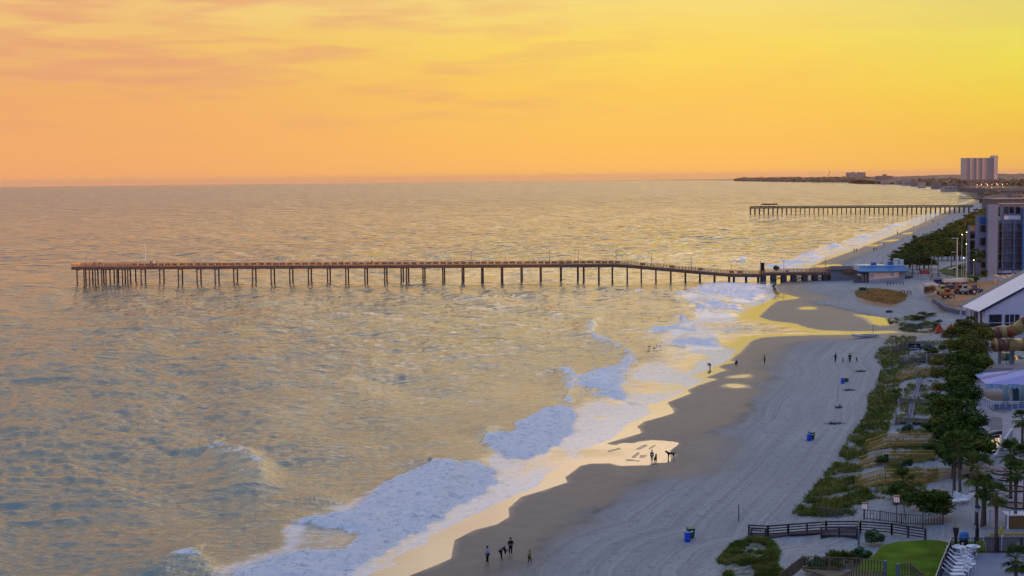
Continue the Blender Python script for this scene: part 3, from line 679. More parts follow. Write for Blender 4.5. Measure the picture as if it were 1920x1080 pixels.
def skirt_mesh():
    b = MB(); r = random.Random(9)
    for i in range(46):
        a = r.random()*6.283; d = Vector((math.cos(a), math.sin(a), 0)); s_ = Vector((-math.sin(a), math.cos(a), 0))*.07
        p = d*.12+Vector((0, 0, -.05)); q = d*r.uniform(.30, .5)+Vector((0, 0, r.uniform(-.75, -.45)))
        b.face([p, (p+q)/2+s_+d*.12, q, (p+q)/2-s_+d*.12])
    me = bpy.data.meshes.new('dead_fronds'); me.from_pydata(b.v, [], b.f); me.update(); me.materials.append(dead_palm); return me
SKIRT = skirt_mesh()
def palm(base, h, r, label, seed=0, lean=0, group='fan palms', skirt=True):
    t = thing('palm_tree', base, label, 'palm', group, world=False); t.rotation_euler = (lean*.5, lean, seed)
    for nm, me, sc_, z in (('trunk', PTR, (.44, .44, h-r*.25), 0), ('crown', PALMC[seed % 3], (r, r, r*.95), h)):
        o = bpy.data.objects.new(nm, me); COL.objects.link(o); o.parent = t; o.scale = sc_ if nm == 'trunk' else tuple(v*1.22 for v in sc_); o.location = (0, 0, z)
    if skirt:
        o = bpy.data.objects.new('dead_fronds', SKIRT); COL.objects.link(o); o.parent = t; o.scale = (r, r, r); o.location = (0, 0, h)
    return t

# ---------------------------------------------------------------- fishing pier in the middle distance
pier_w = mat('pier_timber', (.17,.10,.065), .85, .2, noise=(1.5, .3)); pier_d = mat('pier_pile', (.075,.06,.058), .9, .2, noise=(1.2, .3))
pier_r = mat('pier_rail', (.60,.27,.11), .8, .2, noise=(1.2, .3))
pa = Vector((*[float(v) for v in P0(140, 533.5)], 0)); pb = Vector((*[float(v) for v in P0(1440, 528.5)], 0))
pax = (pb-pa).normalized(); pper = Vector((-pax.y, pax.x, 0))
PW = 5.0
def pier_at(px):
    """point on the near edge of the pier seen at column px"""
    d = ray(px, 520); d = Vector((d[0], d[1], 0))
    # intersect (0,0)+d*t with pa+pax*s
    den = d.x*pax.y-d.y*pax.x; t = (pa.x*pax.y-pa.y*pax.x)/den; return Vector((d.x*t, d.y*t, 0))
ZP = [(134, 6.1), (1150, 6.1), (1175, 5.9), (1340, 3.1), (1372, 2.6), (1428, 2.45), (1434, 2.95), (1610, 3.15)]
def zdeck(px):
    for (a, za), (b, zb) in zip(ZP[:-1], ZP[1:]):
        if px <= b: return za+(zb-za)*max(0, (px-a)/(b-a))
    return ZP[-1][1]
base = pier_at(760); pier = thing('fishing_pier', base, 'long wooden fishing pier on tall piles crossing the middle of the sea', 'pier')
dk = MB(); rl = MB()
xs_ = [134+i*6 for i in range(int((1608-134)/6)+1)]
P_ = [(pier_at(x), zdeck(x), x) for x in xs_]
for (p, z, x), (q, zz, x2) in zip(P_[:-1], P_[1:]):
    wd = PW+(3.5 if x < 240 else 0)
    A, B = p+Vector((0,0,z)), q+Vector((0,0,zz)); o = pper*wd
    dk.hexa([A-Vector((0,0,.28)), B-Vector((0,0,.28)), B+o-Vector((0,0,.28)), A+o-Vector((0,0,.28)), A, B, B+o, A+o])
    for e in (Vector((0,0,0)), o*1.0):      # edge girders
        dk.hexa([A+e-Vector((0,0,.95)), B+e-Vector((0,0,.95)), B+e+pper*.18-Vector((0,0,.95)), A+e+pper*.18-Vector((0,0,.95)), A+e-Vector((0,0,.281)), B+e-Vector((0,0,.281)), B+e+pper*.18-Vector((0,0,.281)), A+e+pper*.18-Vector((0,0,.281))])
    for e in (pper*.05, o-pper*.05):
        rl.beam(A+e+Vector((0,0,1.12)), B+e+Vector((0,0,1.12)), .22, .07)
        rl.beam(A+e+Vector((0,0,.84)), B+e+Vector((0,0,.84)), .05, .14)
        rl.beam(A+e+Vector((0,0,.52)), B+e+Vector((0,0,.52)), .05, .14)
        rl.beam(A+e+Vector((0,0,.20)), B+e+Vector((0,0,.20)), .05, .14)
        rl.beam(A+e, A+e+Vector((0,0,1.1)), .12, .12)
A = P_[0][0]+Vector((0,0,P_[0][1]))
for hz in (1.12, .84, .52, .2): rl.beam(A+Vector((0,0,hz)), A+pper*(PW+3.5)+Vector((0,0,hz)), .08, .12)
dk.build('deck', pier_w, pier); rl.build('railing', pier_r, pier)
bents = [144,157,167,178,190,198,206,219,229,239,264,299,334,369,403,438,473,508,543,578,613.7,648,684,721,752,762,793,830,866.5,903,940,977,1013,1051,1083,1094,1122.5,1148,1176,1202.5,1230,1258,1285.5,1313,1340.5,1368,1377,1400,1423]
for bx in bents:
    m_ = MB(); p = pier_at(bx); z = zdeck(bx)-.9; w2 = PW+(3.5 if bx < 240 else 0)
    for e in (.3, w2-.3):
        q = p+pper*e; m_.tube(q+Vector((0,0,-3)), q+Vector((0,0,z)), .27, .25, 8)
    m_.beam(p+Vector((0,0,z-.15)), p+pper*w2+Vector((0,0,z-.15)), .34, .32)
    m_.build('pile_pair', pier_d, pier)
for i, bx in enumerate([1433, 1452, 1471.5, 1490, 1511, 1530, 1549, 1566]):
    m_ = MB(); p = pier_at(bx); z = zdeck(bx)-.9
    m_.box(p.x-.9, p.y, -1, p.x+.7, p.y+.9, z+.3); m_.build('footing', pier_d, pier); m_ = MB(); q = p+pper*(PW-.9); m_.box(q.x-.9, q.y, -1, q.x+.7, q.y+.9, z+.3)
    m_.build('footing', pier_d, pier)
for a, b in ((1452,1471.5),(1490,1511),(1530,1549)):
    m_ = MB(); p, q = pier_at(a), pier_at(b); m_.beam(p+Vector((0,.1,.4)), q+Vector((0,.1,2.0)), .2, .25); m_.beam(p+Vector((0,.35,2.0)), q+Vector((0,.35,.4)), .2, .25)
    m_.build('cross_brace', pier_d, pier)
bench_m = MB(); bench_m.box(-.85, 0, .38, .85, .45, .46); bench_m.box(-.85, .0, .5, .85, .06, 1.18)
for sx in (-.75, .75): bench_m.box(sx-.05, .02, 0, sx+.05, .4, .38)
bo = None
r_ = random.Random(4); x = 252; k = 0; ang = math.atan2(pax.y, pax.x)
while x < 1165 and k < 88:
    for side in ((0,) if k < 60 or 1 else (0, 1)):
        p = pier_at(x)+pper*.35; z = zdeck(x)
        if bo is None: bo = bench_m.build('bench', mat('bench_wood', (.30,.10,.04), .8, .2, noise=(2,.3)), None); o = bo
        else: o = bo.copy(); COL.objects.link(o)
        o.parent = pier; o.location = p+Vector((0,0,z))-base; o.rotation_euler = (0, 0, ang)
    x += 13.4+r_.uniform(-1.5, 1.5); k += 1
for x in (1205, 1260, 1314, 1372, 1388):
    o = bo.copy(); COL.objects.link(o); o.parent = pier; p = pier_at(x)+pper*.35; o.location = p+Vector((0,0,zdeck(x)))-base; o.rotation_euler = (0, 0, ang)
# lamp posts on the pier
lampm = mat('pier_lamp', (.42,.36,.32), .6, .4)
def lamp_proto(h=4.7):
    t = thing('pier_lamp', (0, 0, 0), None, 'lamp post', 'lamp posts on the long pier', world=False)
    m_ = MB(); m_.tube((0, 0, 0), (0, 0, h), .10, .07, 6); m_.tube((0, 0, h), (-.8, 0, h+.12), .05, .04, 5); m_.build('pole', lampm, t)
    m_ = MB(); m_.box(-1.1, -.14, h+.04, -.6, .14, h+.2); m_.build('lamp_head', lampm, t); return t
lp = lamp_proto(); first = True
for i, x in enumerate([154,173,206,236,318,376,456,515.5,595,656,736,800,882,948,1029,1085,1155,1222,1297,1371,1428,1470,1551]):
    p = pier_at(x)+pper*(.4 if i % 2 else PW-.4)+Vector((0,0,zdeck(x)))
    l = lp if first else dup(lp); first = False
    l.location = p; l.rotation_euler = (0, 0, 0 if i % 2 else math.pi); l['label'] = ordw(i+1)+' lamp post from the sea end of the long pier'
m_ = MB(); p = pier_at(270)+pper*2+Vector((0,0,6.1)); m_.tube(p, p+Vector((0,0,8.4)), .08, .05, 6); m_.ellip(p+Vector((0,0,8.45)), (.12,.12,.12), 6, 4)
tag(centre(m_.build('flagpole', white)), 'tall thin white flagpole near the sea end of the long pier', 'flagpole')
t = thing('kiosk', pier_at(283)+pper*1+Vector((0,0,6.1)), 'small pale kiosk on the deck near the sea end of the pier', 'kiosk'); p = Vector(t['_w'])
m_ = MB(); m_.box(p.x-.8, p.y, p.z, p.x+.7, p.y+1.4, p.z+1.9); m_.build('wall', mat('kiosk_wall', (.55,.50,.48), .7), t)
m_ = MB(); m_.box(p.x-1, p.y-.2, p.z+1.9, p.x+.9, p.y+1.6, p.z+2.05); m_.build('roof', mat('kiosk_roof', (.4,.3,.25), .7), t)
m_ = MB(); m_.box(p.x-.4, p.y-.03, p.z, p.x+.2, p.y-.004, p.z+1.6); m_.build('door', wood_g, t)
t = thing('ticket_tower', pier_at(1430)+pper*.5+Vector((0,0,2.6)), 'narrow dark upright booth on the pier where the ramp ends', 'booth'); p = Vector(t['_w'])
m_ = MB(); m_.box(p.x-.55, p.y-.3, p.z, p.x+.55, p.y+.8, p.z+3.6); m_.build('body', black, t)
m_ = MB(); m_.box(p.x-.7, p.y-.45, p.z+3.6, p.x+.7, p.y+.95, p.z+3.8); m_.build('roof', mat('maroon', (.14,.03,.03), .7), t)
t = tree(pier_at(1457)+pper*2+Vector((0,0,3.0)), 2.6, 2.6, CR_GRN, 'yellow-green bush standing on the pier deck before the bar', 'shrub', 'shrub', trunk=False)
tag(centre((lambda b: ([b.ellip(pier_at(x)+pper*(1+2*(i % 2))+Vector((0,0,zdeck(x)+.5)), (.4,.4,.5), 7, 5) for i, x in enumerate(range(1476, 1552, 200))], b)[1])(MB()).build('barrel', wood_b)), 'dark barrel on the pier deck by the railing', 'barrel')
for i in range(9):
    x = 1480+i*8; p = pier_at(x)+pper*1.2+Vector((0,0,zdeck(x)))
    t = thing('bar_table', p, ordw(i+1)+' dark table from the left on the pier bar terrace', 'table', 'tables on the pier terrace'); m_ = MB(); m_.box(p.x-.35,p.y-.35,p.z+.95,p.x+.35,p.y+.35,p.z+1.02); m_.build('table_top', wood_p, t)
    m_ = MB(); m_.tube(p, p+Vector((0,0,.95)), .06, n=6); m_.lathe((p.x,p.y,p.z), [(.25,0),(.25,.04),(.05,.06)], 8); m_.build('leg', wood_p, t)

# ---------------------------------------------------------------- two further piers
def far_pier(x0, x1, y0, y1, n, zt, w, label, name, roof=None, pile_r=.35, step=1):
    a = Vector((*[float(v) for v in P0(x0, y0)], 0)); b = Vector((*[float(v) for v in P0(x1, y1)], 0)); dr = -drop(a.x, a.y)
    d = (b-a); pr = Vector((-d.y, d.x, 0)).normalized(); t = thing(name, (a+b)/2+Vector((0,0,dr)), label, 'pier')
    Z = lambda z: Vector((0, 0, z+dr)); m_ = MB(); m_.hexa([a+Z(zt-.9), b+Z(zt-.9), b+pr*w+Z(zt-.9), a+pr*w+Z(zt-.9), a+Z(zt), b+Z(zt), b+pr*w+Z(zt), a+pr*w+Z(zt)]); m_.build('deck', pier_d, t)
    m_ = MB()
    for e in (.1, w-.1):
        for hz in (.45, .8, 1.15): m_.beam(a+pr*e+Z(zt+hz), b+pr*e+Z(zt+hz), .12, .16)
        for i in range(n*3): q = a+d*(i/(n*3-1))+pr*e; m_.beam(q+Z(zt), q+Z(zt+1.1), .14, .14)
    m_.build('railing', pier_d, t)
    for i in range(n):
        q = a+d*((i+.15)/n); m_ = MB(); dbl = 2 if (roof and i < 9) else 1
        for e in np.linspace(.4, w-.4, 2): m_.tube(q+pr*float(e)+Z(-3), q+pr*float(e)+Z(zt-.9), pile_r*(1.25 if dbl == 2 else 1), n=6)
        m_.beam(q+Z(zt-1.1), q+pr*w+Z(zt-1.1), .4, .4); m_.build('pile_pair', pier_d, t)
    if roof:
        u0 = a+d*roof[0]; u1 = a+d*roof[1]; m_ = MB(); e = Vector((0,0,0))
        m_.hexa([u0+Z(zt+2.3), u1+Z(zt+2.3), u1+pr*w+Z(zt+2.3), u0+pr*w+Z(zt+2.3), u0+Z(zt+3.5)+d.normalized()*.8, u1+Z(zt+3.5)-d.normalized()*.8, u1+pr*w+Z(zt+3.5)-d.normalized()*.8, u0+pr*w+Z(zt+3.5)+d.normalized()*.8]); m_.build('roof', pier_d, t)
        for k in np.linspace(0, 1, 5):
            q = u0+(u1-u0)*float(k); m_ = MB()
            for s_ in (.3, w-.3): m_.beam(q+pr*s_+Z(zt), q+pr*s_+Z(zt+2.3), .3, .3)
            m_.build('post', pier_d, t)
    return t
far_pier(1405.5, 1825, 402, 400, 48, 6.2, 6, 'second fishing pier farther up the coast with roofed sea end', 'fishing_pier', roof=(.052, .130), pile_r=.42)
far_pier(1522, 1592, 343.3, 343.3, 12, 8, 10, 'tiny third pier near the horizon beyond the other piers', 'fishing_pier', pile_r=1.0)
# ---------------------------------------------------------------- paved and planted ground (thin sheets on the plateau)
def sheet(name, pts, m, dz=.03, z=3.1, label=None, kind='structure'):
    pw = poly_world(pts, z+dz); me = bpy.data.meshes.new(name); bm = bmesh.new()
    bm.faces.new([bm.verts.new((p[0], p[1], z+dz)) for p in pw]); bmesh.ops.triangulate(bm, faces=bm.faces)
    bmesh.ops.recalc_face_normals(bm, faces=bm.faces); bm.to_mesh(me); bm.free()
    if me.polygons[0].normal.z < 0: me.flip_normals()
    o = link(name, me, m); o['kind'] = kind; return o
deck_m = mat('pool_deck_paint', (.17,.19,.25), .7, .3, noise=(.5, .12)); patio_m = mat('patio', (.27,.25,.28), .8, .2, noise=(.4, .12)); patio_dm = mat('patio_dark', (.13,.125,.155), .8, .2, noise=(.4, .12))
asph = mat('asphalt', (.075,.07,.08), .9, .2, noise=(.6, .2)); curb_m = mat('yellow_curb', (.42,.27,.05), .7)
lawn_m = mat('lawn', (.070,.125,.008), .9, .05, noise=(.35, .45), bump=.5)
sheet('lawn', [(1560,1100),(1600,1072),(1615,1055),(1640,1040),(1652,1024),(1680,1016),(1735,1012.5),(1760,1013),(1779,1017),(1765,1060),(1755,1100)], lawn_m, .03)
sheet('lawn', [(1786,1015),(1845,1015),(1850,1037),(1786,1037)], lawn_m, .03)
sheet('pool_deck', [(1784,1037),(2100,1037),(2150,1200),(1700,1200),(1762,1085)], deck_m, .05)
sheet('asphalt_lot', [(1846,1006),(2100,1006),(2120,1036),(1851,1036)], asph, .03)
sheet('patio', [(1852,905),(1836,880),(1815,760),(1812,700),(1830,678),(1990,678),(2100,900),(2100,992),(1842,990)], patio_m, .03)
sheet('patio_inlay', [(1850,760),(1875,757),(1900,770),(1885,775),(1862,772)], patio_dm, .036)
sheet('patio_inlay', [(1842,791),(1850,786),(1862,781),(1879,784),(1880,806),(1862,806),(1848,812),(1858,803),(1845,797)], patio_dm, .036)
sheet('patio_inlay', [(1818,700),(1850,690),(1900,690),(1900,712),(1860,714),(1822,712)], patio_dm, .036)
sheet('patio_inlay', [(1845,900),(1875,893),(1880,905),(1858,912)], patio_dm, .036)
sheet('green_lawn', [(1758,507),(1780,499),(1812,493),(1852,500),(1852,519),(1800,520),(1770,514)], mat('far_lawn', (.045,.075,.022), .9, .1, noise=(.2, .3)), .05)
sheet('path', [(1776,503),(1790,500),(1815,503),(1850,504),(1850,507),(1815,506.5),(1795,505),(1779,505)], mat('concrete', (.3,.29,.28), .8, noise=(.3,.15)), .09)
sheet('road', [(1745,521),(1800,521),(1852,520),(1852,528),(1800,529),(1750,526)], mat('road_grey', (.2,.19,.2), .8, noise=(.3,.15)), .05)
m_ = MB(); a, b_ = G(1856,1003.5), G(2000,1003.5); m_.beam(a+Vector((0,0,.08)), b_+Vector((0,0,.08)), .35, .2); o = m_.build('yellow_kerb', curb_m); o['kind'] = 'structure'; centre(o)

# railing fence with pickets following ground points
def picket_fence(pts, h, gap, mrail, mpick, label, name='fence', cat='fence', post_every=2.0, rails=(.12, .97), pw=.03, group=None, toprail=None):
    p3 = [Vector(p) for p in pts]; t = thing(name, p3[0], label, cat, group)
    ra, pk = MB(), MB(); i_ = 0
    for a, b in zip(p3[:-1], p3[1:]):
        for q in rails: ra.beam(a+Vector((0,0,h*q)), b+Vector((0,0,h*q)), .07, .05)
        n = max(1, int((b-a).length/gap))
        for k in range(n): c = a+(b-a)*(k/n); pk.beam(c+Vector((0,0,.05)), c+Vector((0,0,h*.96)), pw, pw)
        m = max(1, round((b-a).length/post_every))
        for k in range(m+1):
            if k == 0 and i_ > 0: continue
            c = a+(b-a)*(k/m); po = MB(); po.beam(c, c+Vector((0,0,h+.06)), .10, .10); po.build('post', mrail, t)
        i_ += 1
    ra.build('rails', toprail or mrail, t); pk.build('pickets', mpick, t); return t
g = lambda x, y, dz=0.0: G(x, y, dz)
picket_fence([g(1784,1037), g(2090,1037)], 1.35, .14, black, black, 'black metal picket fence along the back of the pool deck')
picket_fence([g(1783,1038), g(1765,1082), g(1748,1130)], 1.35, .11, mat('gold_rail', (.36,.33,.25), .5), mat('navy_rail', (.02,.025,.06), .6), 'dark picket fence with pale top rail between lawn and pool deck', rails=(.98,), pw=.05)
picket_fence([g(1856,990), g(1893,990), g(1935,992)], 1.7, .25, steel, steel, 'thin grey mesh fence behind the yellow kerb', pw=.015, post_every=2.8)

# plastic furniture on the pool deck
def lounger():
    t = thing('sun_lounger', (0,0,0), None, 'sun lounger', 'white sun loungers on the pool deck', world=False); m_ = MB()
    for k in range(9): m_.box(-.62+k*.13, -.30, .33, -.52+k*.13, .30, .36)
    m_.beam((-.65,-.31,.32), (.6,-.31,.32), .05, .06); m_.beam((-.65,.31,.32), (.6,.31,.32), .05, .06); m_.build('seat', white, t)
    m_ = MB()
    for k in range(6): m_.beam((.62+k*.10,-.3,.40+k*.085), (.62+k*.10,.3,.40+k*.085), .08, .03)
    m_.beam((.58,-.31,.34), (1.18,-.31,.88), .05, .05); m_.beam((.58,.31,.34), (1.18,.31,.88), .05, .05); m_.build('backrest', white, t)
    for x in (-.55, .5):
        for y in (-.29, .29): m_ = MB(); m_.beam((x, y, 0), (x, y, .32), .05, .05); m_.build('leg', white, t)
    return t
lg = lounger(); spots = [(1802,1046),(1800,1053),(1807,1059.5),(1804,1065),(1800,1072),(1797,1078),(1794,1085)]
for i, (x, y) in enumerate(spots):
    o = lg if i == 0 else dup(lg); o.location = g(x, y, .06); o.rotation_euler = (0, 0, R(176+i*2-6)); o['label'] = ordw(i+1)+' white lounger from the back in the left row on the pool deck'
def chair():
    t = thing('patio_chair', (0,0,0), None, 'chair', 'white patio chairs on the pool deck', world=False); m_ = MB(); m_.box(-.25,-.25,.40,.25,.25,.44); m_.build('seat', white, t)
    m_ = MB()
    for k in range(5): m_.beam((-.2+k*.1,.24,.44), (-.2+k*.1,.32,.9), .05, .02)
    m_.beam((-.25,.32,.9), (.25,.32,.9), .05, .06); m_.build('backrest', white, t)
    for s_ in (-.26, .26): m_ = MB(); m_.beam((s_,-.22,.62), (s_,.27,.64), .05, .03); m_.beam((s_,-.22,.4), (s_,-.22,.62), .04, .04); m_.build('armrest', white, t)
    for x in (-.22,.22):
        for y in (-.22,.22): m_ = MB(); m_.beam((x,y,0), (x,y,.4), .04, .04); m_.build('leg', white, t)
    return t
ch = chair()
for i, (x, y, a) in enumerate([(1799,1043.5,.3),(1810,1046,2.4),(1812,1040.5,1.1),(1823,1043,3.5),(1815,1049,2.9),(1808,1053,1.5),(1818,1058,.6),(1813,1064,2.2),(1824,1068,1.3),(1816,1074,.4),(1811,1081,2.8)]):
    o = ch if i == 0 else dup(ch); o.location = g(x, y, .06); o.rotation_euler = (0,0,a); o['label'] = ordw(i+1)+' white plastic chair from the back beside the row of loungers'
for (x, y, lb) in ((1798,1043,'round white table at the left by the pool fence'), (1825,1041.5,'round white table nearer the palm trunk by the pool fence')):
    p = g(x, y, .06); t = thing('round_table', p, lb, 'table', 'round white tables'); m_ = MB(); m_.lathe((p.x,p.y,p.z+.72), [(.5,0),(.6,.01),(.6,.05),(.3,.06)], 20); m_.build('table_top', white, t)
    for k in range(4): a = k*1.571+.5; m_ = MB(); m_.tube(p+Vector((math.cos(a)*.42,math.sin(a)*.42,0)), p+Vector((math.cos(a)*.12,math.sin(a)*.12,.72)), .035, n=6); m_.build('leg', white, t)
# deck chairs among palms
for i, (x, y, a) in enumerate(((1793,945,1.2),(1806,944,.4),(1812,938,2.0))):
    o = dup(lg); o.location = g(x, y, .05); o.rotation_euler = (0 if i < 2 else R(-55), 0, a); o['label'] = ('white lounger lying left of the palm trunks behind the path', 'white lounger in the middle behind the path', 'white lounger standing on end by the palm trunks')[i]; o['group'] = 'white loungers behind the path'

# bins, posts, lamps
m_ = MB(); p = g(1807,1021)
t = thing('domed_bin', p, 'blue domed litter bin on the path by the black fence', 'bin'); m_.lathe(p, [(.36,0),(.38,.05),(.38,.42),(.36,.46)], 16); m_.build('base', black, t)
m_ = MB(); m_.lathe((p.x,p.y,p.z+.46), [(.40,0),(.42,.05),(.42,.45),(.34,.62),(.18,.72),(.02,.75)], 18); m_.build('dome', mat('bright_blue', (.03,.16,.42), .4), t, True)
m_ = MB(); m_.box(p.x-.2,p.y-.425,p.z+.62,p.x+.2,p.y-.36,p.z+.8); m_.build('flap', mat('light_blue', (.12,.3,.5), .4), t)
p = g(1792,1032); t = thing('torch_post', p, 'dark post with flared top by the corner of the pool fence', 'post'); m_ = MB(); m_.tube(p, p+Vector((0,0,1.2)), .16, .13, 10); m_.build('post', mat('dark_bronze', (.03,.022,.028), .6), t)
m_ = MB(); m_.tube(p+Vector((0,0,1.2)), p+Vector((0,0,2.05)), .14, .28, 10); m_.build('flared_top', mat('dark_bronze', (.03,.022,.028), .6), t)
def street_lamp(px, py, h, lb, head=True):
    p = g(px, py); t = thing('street_lamp', p, lb, 'street lamp'); m_ = MB(); m_.lathe(p, [(.17,0),(.17,h*.35),(.10,h*.4),(.08,h*.82)], 10); m_.build('pole', black, t)
    m_ = MB(); m_.lathe((p.x,p.y,p.z+h*.82), [(.12,0),(.16,.05),(.30,h*.11),(.22,h*.12)], 8); m_.build('lantern', mat('frosted', (.45,.52,.58), .3), t)
    m_ = MB(); m_.lathe((p.x,p.y,p.z+h*.94), [(.30,0),(.26,.08),(.12,.26),(.03,.34)], 8); m_.build('cap', black, t); return t
street_lamp(1832,1014, 3.2, 'black lamp post with pale lantern beside the blue domed bin')
def pole(px, py, h, r, m, lb, name='pole', cat='pole', lean=0, knob=0):
    p = g(px, py); m_ = MB(); q = p+Vector((lean*h,0,h)); m_.tube(p, q, r, r*.8, 7)
    if knob: m_.ellip(q, (knob,)*3, 8, 5)
    return tag(centre(m_.build(name, m)), lb, cat)
pole(1830,962, 3.6, .05, white, 'slim white pole rising behind the black lamp post')
pole(1878.5,1034, 1.5, .07, white, 'white bollard by the right fence of the parking lot', 'bollard', 'bollard')
pole(1909,1035, .8, .09, mat('cream', (.6,.55,.38), .6), 'short cream bollard at the right edge by the fence', 'bollard', 'bollard')
pole(1839,1036, 1.3, .09, curb_m, 'yellow bollard where the lot meets the lawn', 'bollard', 'bollard')
m_ = MB()
p = g(1877,1003); t = thing('fire_hydrant', p, 'yellow fire hydrant on the kerb by the palm trunk', 'hydrant'); m_.lathe(p, [(.16,0),(.16,.08),(.12,.1),(.12,.5),(.16,.52),(.14,.62),(.04,.74)], 10); m_.build('barrel', mat('hydrant_yellow', (.5,.42,.04), .5), t)
m_ = MB(); m_.tube(p+Vector((-.26,0,.38)), p+Vector((.26,0,.38)), .07, n=8); m_.tube(p+Vector((0,-.24,.38)), p+Vector((0,0,.38)), .08, n=8); m_.build('outlet', mat('hydrant_yellow', (.5,.42,.04), .5), t)
p = g(1911,992); t = thing('wooden_cabin', p, 'brown wooden box with pale frame at the right edge behind the kerb', 'shed'); m_ = MB(); m_.box(p.x-.85,p.y,p.z,p.x+1.2,p.y+1.2,p.z+1.25); m_.build('body', mat('tan_panel', (.19,.11,.035), .8, noise=(2,.2)), t)
m_ = MB(); m_.box(p.x-1.15,p.y-.1,p.z+1.25,p.x+1.4,p.y+1.4,p.z+1.35); m_.box(p.x-1.15,p.y-.1,p.z,p.x-1.0,p.y+.05,p.z+1.25); m_.build('frame', white, t)
for i, (x, y) in enumerate(((1883,889),(1884,901),(1900,918),(1906,950))):
    p = g(x, y); t = thing('splash_pool', p, ['small dark blue round pool farthest back on the patio','second small dark blue pool from the back on the patio','third small blue pool, between two palms on the patio','round blue pool nearest the camera on the patio'][i], 'pool', 'round splash pools'); rr = (.95,.55,1.3,1.25)[i]
    m_ = MB(); m_.lathe((p.x,p.y,p.z), [(rr+.14,0),(rr+.14,.22),(rr,.22),(rr,.1)], 24); m_.build('rim', mat('navy_tile', (.02,.03,.10), .4), t)
    m_ = MB(); m_.lathe((p.x,p.y,p.z), [(rr-.01,0),(rr-.01,.13)], 24); m_.build('water', mat('splash_water', (.008,.016,.06), .55, .15), t)
# palm-side reflecting pool
GP = [(1850,838),(1849,826),(1856,821),(1866,818.5),(1876,817.5),(1877,828),(1873,840),(1867,851),(1852,846)]
pw = [(float(a), float(b)) for a, b in poly_world(GP, 3.2)]; t = thing('swimming_pool', (pw[0][0], pw[0][1], 3.1), 'pool of bright golden water beside the balcony column', 'swimming pool')
m_ = MB(); m_.prism(pw, 3.02, 3.2); w_ = m_.build('water', pm, t)
m_ = MB()
for a, b in zip(pw, pw[1:]+pw[:1]): m_.beam((a[0],a[1],3.24), (b[0],b[1],3.24), .22, .30)
m_.build('rim', mat('navy_tile', (.02,.03,.10), .4), t)
m_ = MB(); a, b, c_ = W(1850,822,P0(1850,822,3.3)[1]), W(1866,816,P0(1866,816,3.3)[1]), W(1879,813,P0(1879,813,3.3)[1])
for u, v in ((a, b), (b, c_)): m_.beam(u+Vector((0,.5,-.1)), v+Vector((0,.5,-.1)), .4, .75)
tag(centre(m_.build('low_wall', mat('dark_wall', (.025,.03,.05), .8))), 'low dark curved wall behind the golden pool', 'wall')

# ---------------------------------------------------------------- dune walkovers
def walkover(foot, top, right, m, lb, side=1.7, solid=False):
    f = G(*foot); Y = f.y; T = W(top[0], top[1], Y); Rr = W(right[0], right[1], Y); rail = 1.1
    t = thing('boardwalk_stairs', f, lb, 'boardwalk', 'wooden walkovers across the dune'); zt = T.z-rail; ex = Rr.x
    dk = MB(); dk.box(T.x, Y, zt-.18, ex, Y+side, zt); dk.build('deck', m, t)
    n = max(3, int((zt-f.z)/.19)); st = MB()
    for k in range(n):
        x = f.x+(T.x-f.x)*k/n; z = f.z+(zt-f.z)*k/n; st.box(x, Y+.05, z-.05, x+(T.x-f.x)/n+.05, Y+side-.05, z+.06)
    st.build('stairs', m, t)
    for yy, nm in ((Y-.04, 0), (Y+side+.04, 1)):
        rl = MB(); F0 = Vector((f.x, yy, f.z)); T0 = Vector((T.x, yy, zt)); E0 = Vector((ex, yy, zt))
        for a, b in ((F0, T0), (T0, E0)):
            rl.beam(a+Vector((0,0,rail)), b+Vector((0,0,rail)), .16, .06); rl.beam(a+Vector((0,0,.12)), b+Vector((0,0,.12)), .05, .2)
            L_ = (b-a).length; q = max(2, int(L_/.17))
            for k in range(q+1): c = a+(b-a)*(k/q); rl.beam(c+Vector((0,0,.15)), c+Vector((0,0,rail-.03)), .05, .09)
        rl.build('railing', m, t)
    k = T.x
    while k < ex:
        for yy in (Y+.05, Y+side-.05):
            gz = float(hgt(k, yy)[0])
            if zt-gz > .25: po = MB(); po.box(k-.07, yy-.07, gz-.3, k+.07, yy+.07, zt-.18); po.build('post', m, t)
        k += 2.3
    return t
walkover((1611,918),(1660,886),(1804,892), wood_y, 'yellow-brown stair walkover nearest the camera, beside the dark bushes')
walkover((1617,880),(1660,851),(1760,853), wood_y, 'second yellow-brown walkover from the camera, ending at the tree belt')
walkover((1630,847),(1669,818),(1758,819), wood_y, 'third yellow-brown walkover from the camera with stairs to the sand')
walkover((1685,716),(1714,692),(1775,693), wood_y, 'small yellow walkover just in front of the two grey ones')
walkover((1690,686),(1716,666),(1790,668), wood_g, 'grey wooden walkover in front of the navy sign')
walkover((1677,663),(1705,642),(1752,644), wood_g, 'grey arched walkover farthest up the dune behind the navy sign')
for i, (x0, x1, y, lb) in enumerate(((1680,1756,798,'low greenish rail across the dune nearer the camera'), (1688,1762,761,'low greenish rail across the dune behind the nearer one'))):
    a, b = G(x0, y), G(x1, y); a.z = b.z = max(a.z, b.z); t = thing('low_rail', a, lb, 'rail', 'low rails across the dune'); m_ = MB(); m_.beam(a+Vector((0,0,.62)), b+Vector((0,0,.62)), .06, .5); m_.build('board', mat('green_wood', (.17,.17,.08), .8, noise=(2,.2)), t)
    for k in range(5): c = a+(b-a)*(k/4); m_ = MB(); m_.beam(c-Vector((0,0,.5)), c+Vector((0,0,.9+.7*(k == 0))), .12, .12); m_.build('post', wood_g, t)
    a2 = a+Vector((0,1.5,0)); b2 = b+Vector((0,1.5,0)); m_ = MB(); m_.beam(a2+Vector((0,0,.25)), b2+Vector((0,0,.25)), 2.4, .08); m_.build('walkway', mat('blue_board', (.10,.12,.18), .8, noise=(2,.2)), t)
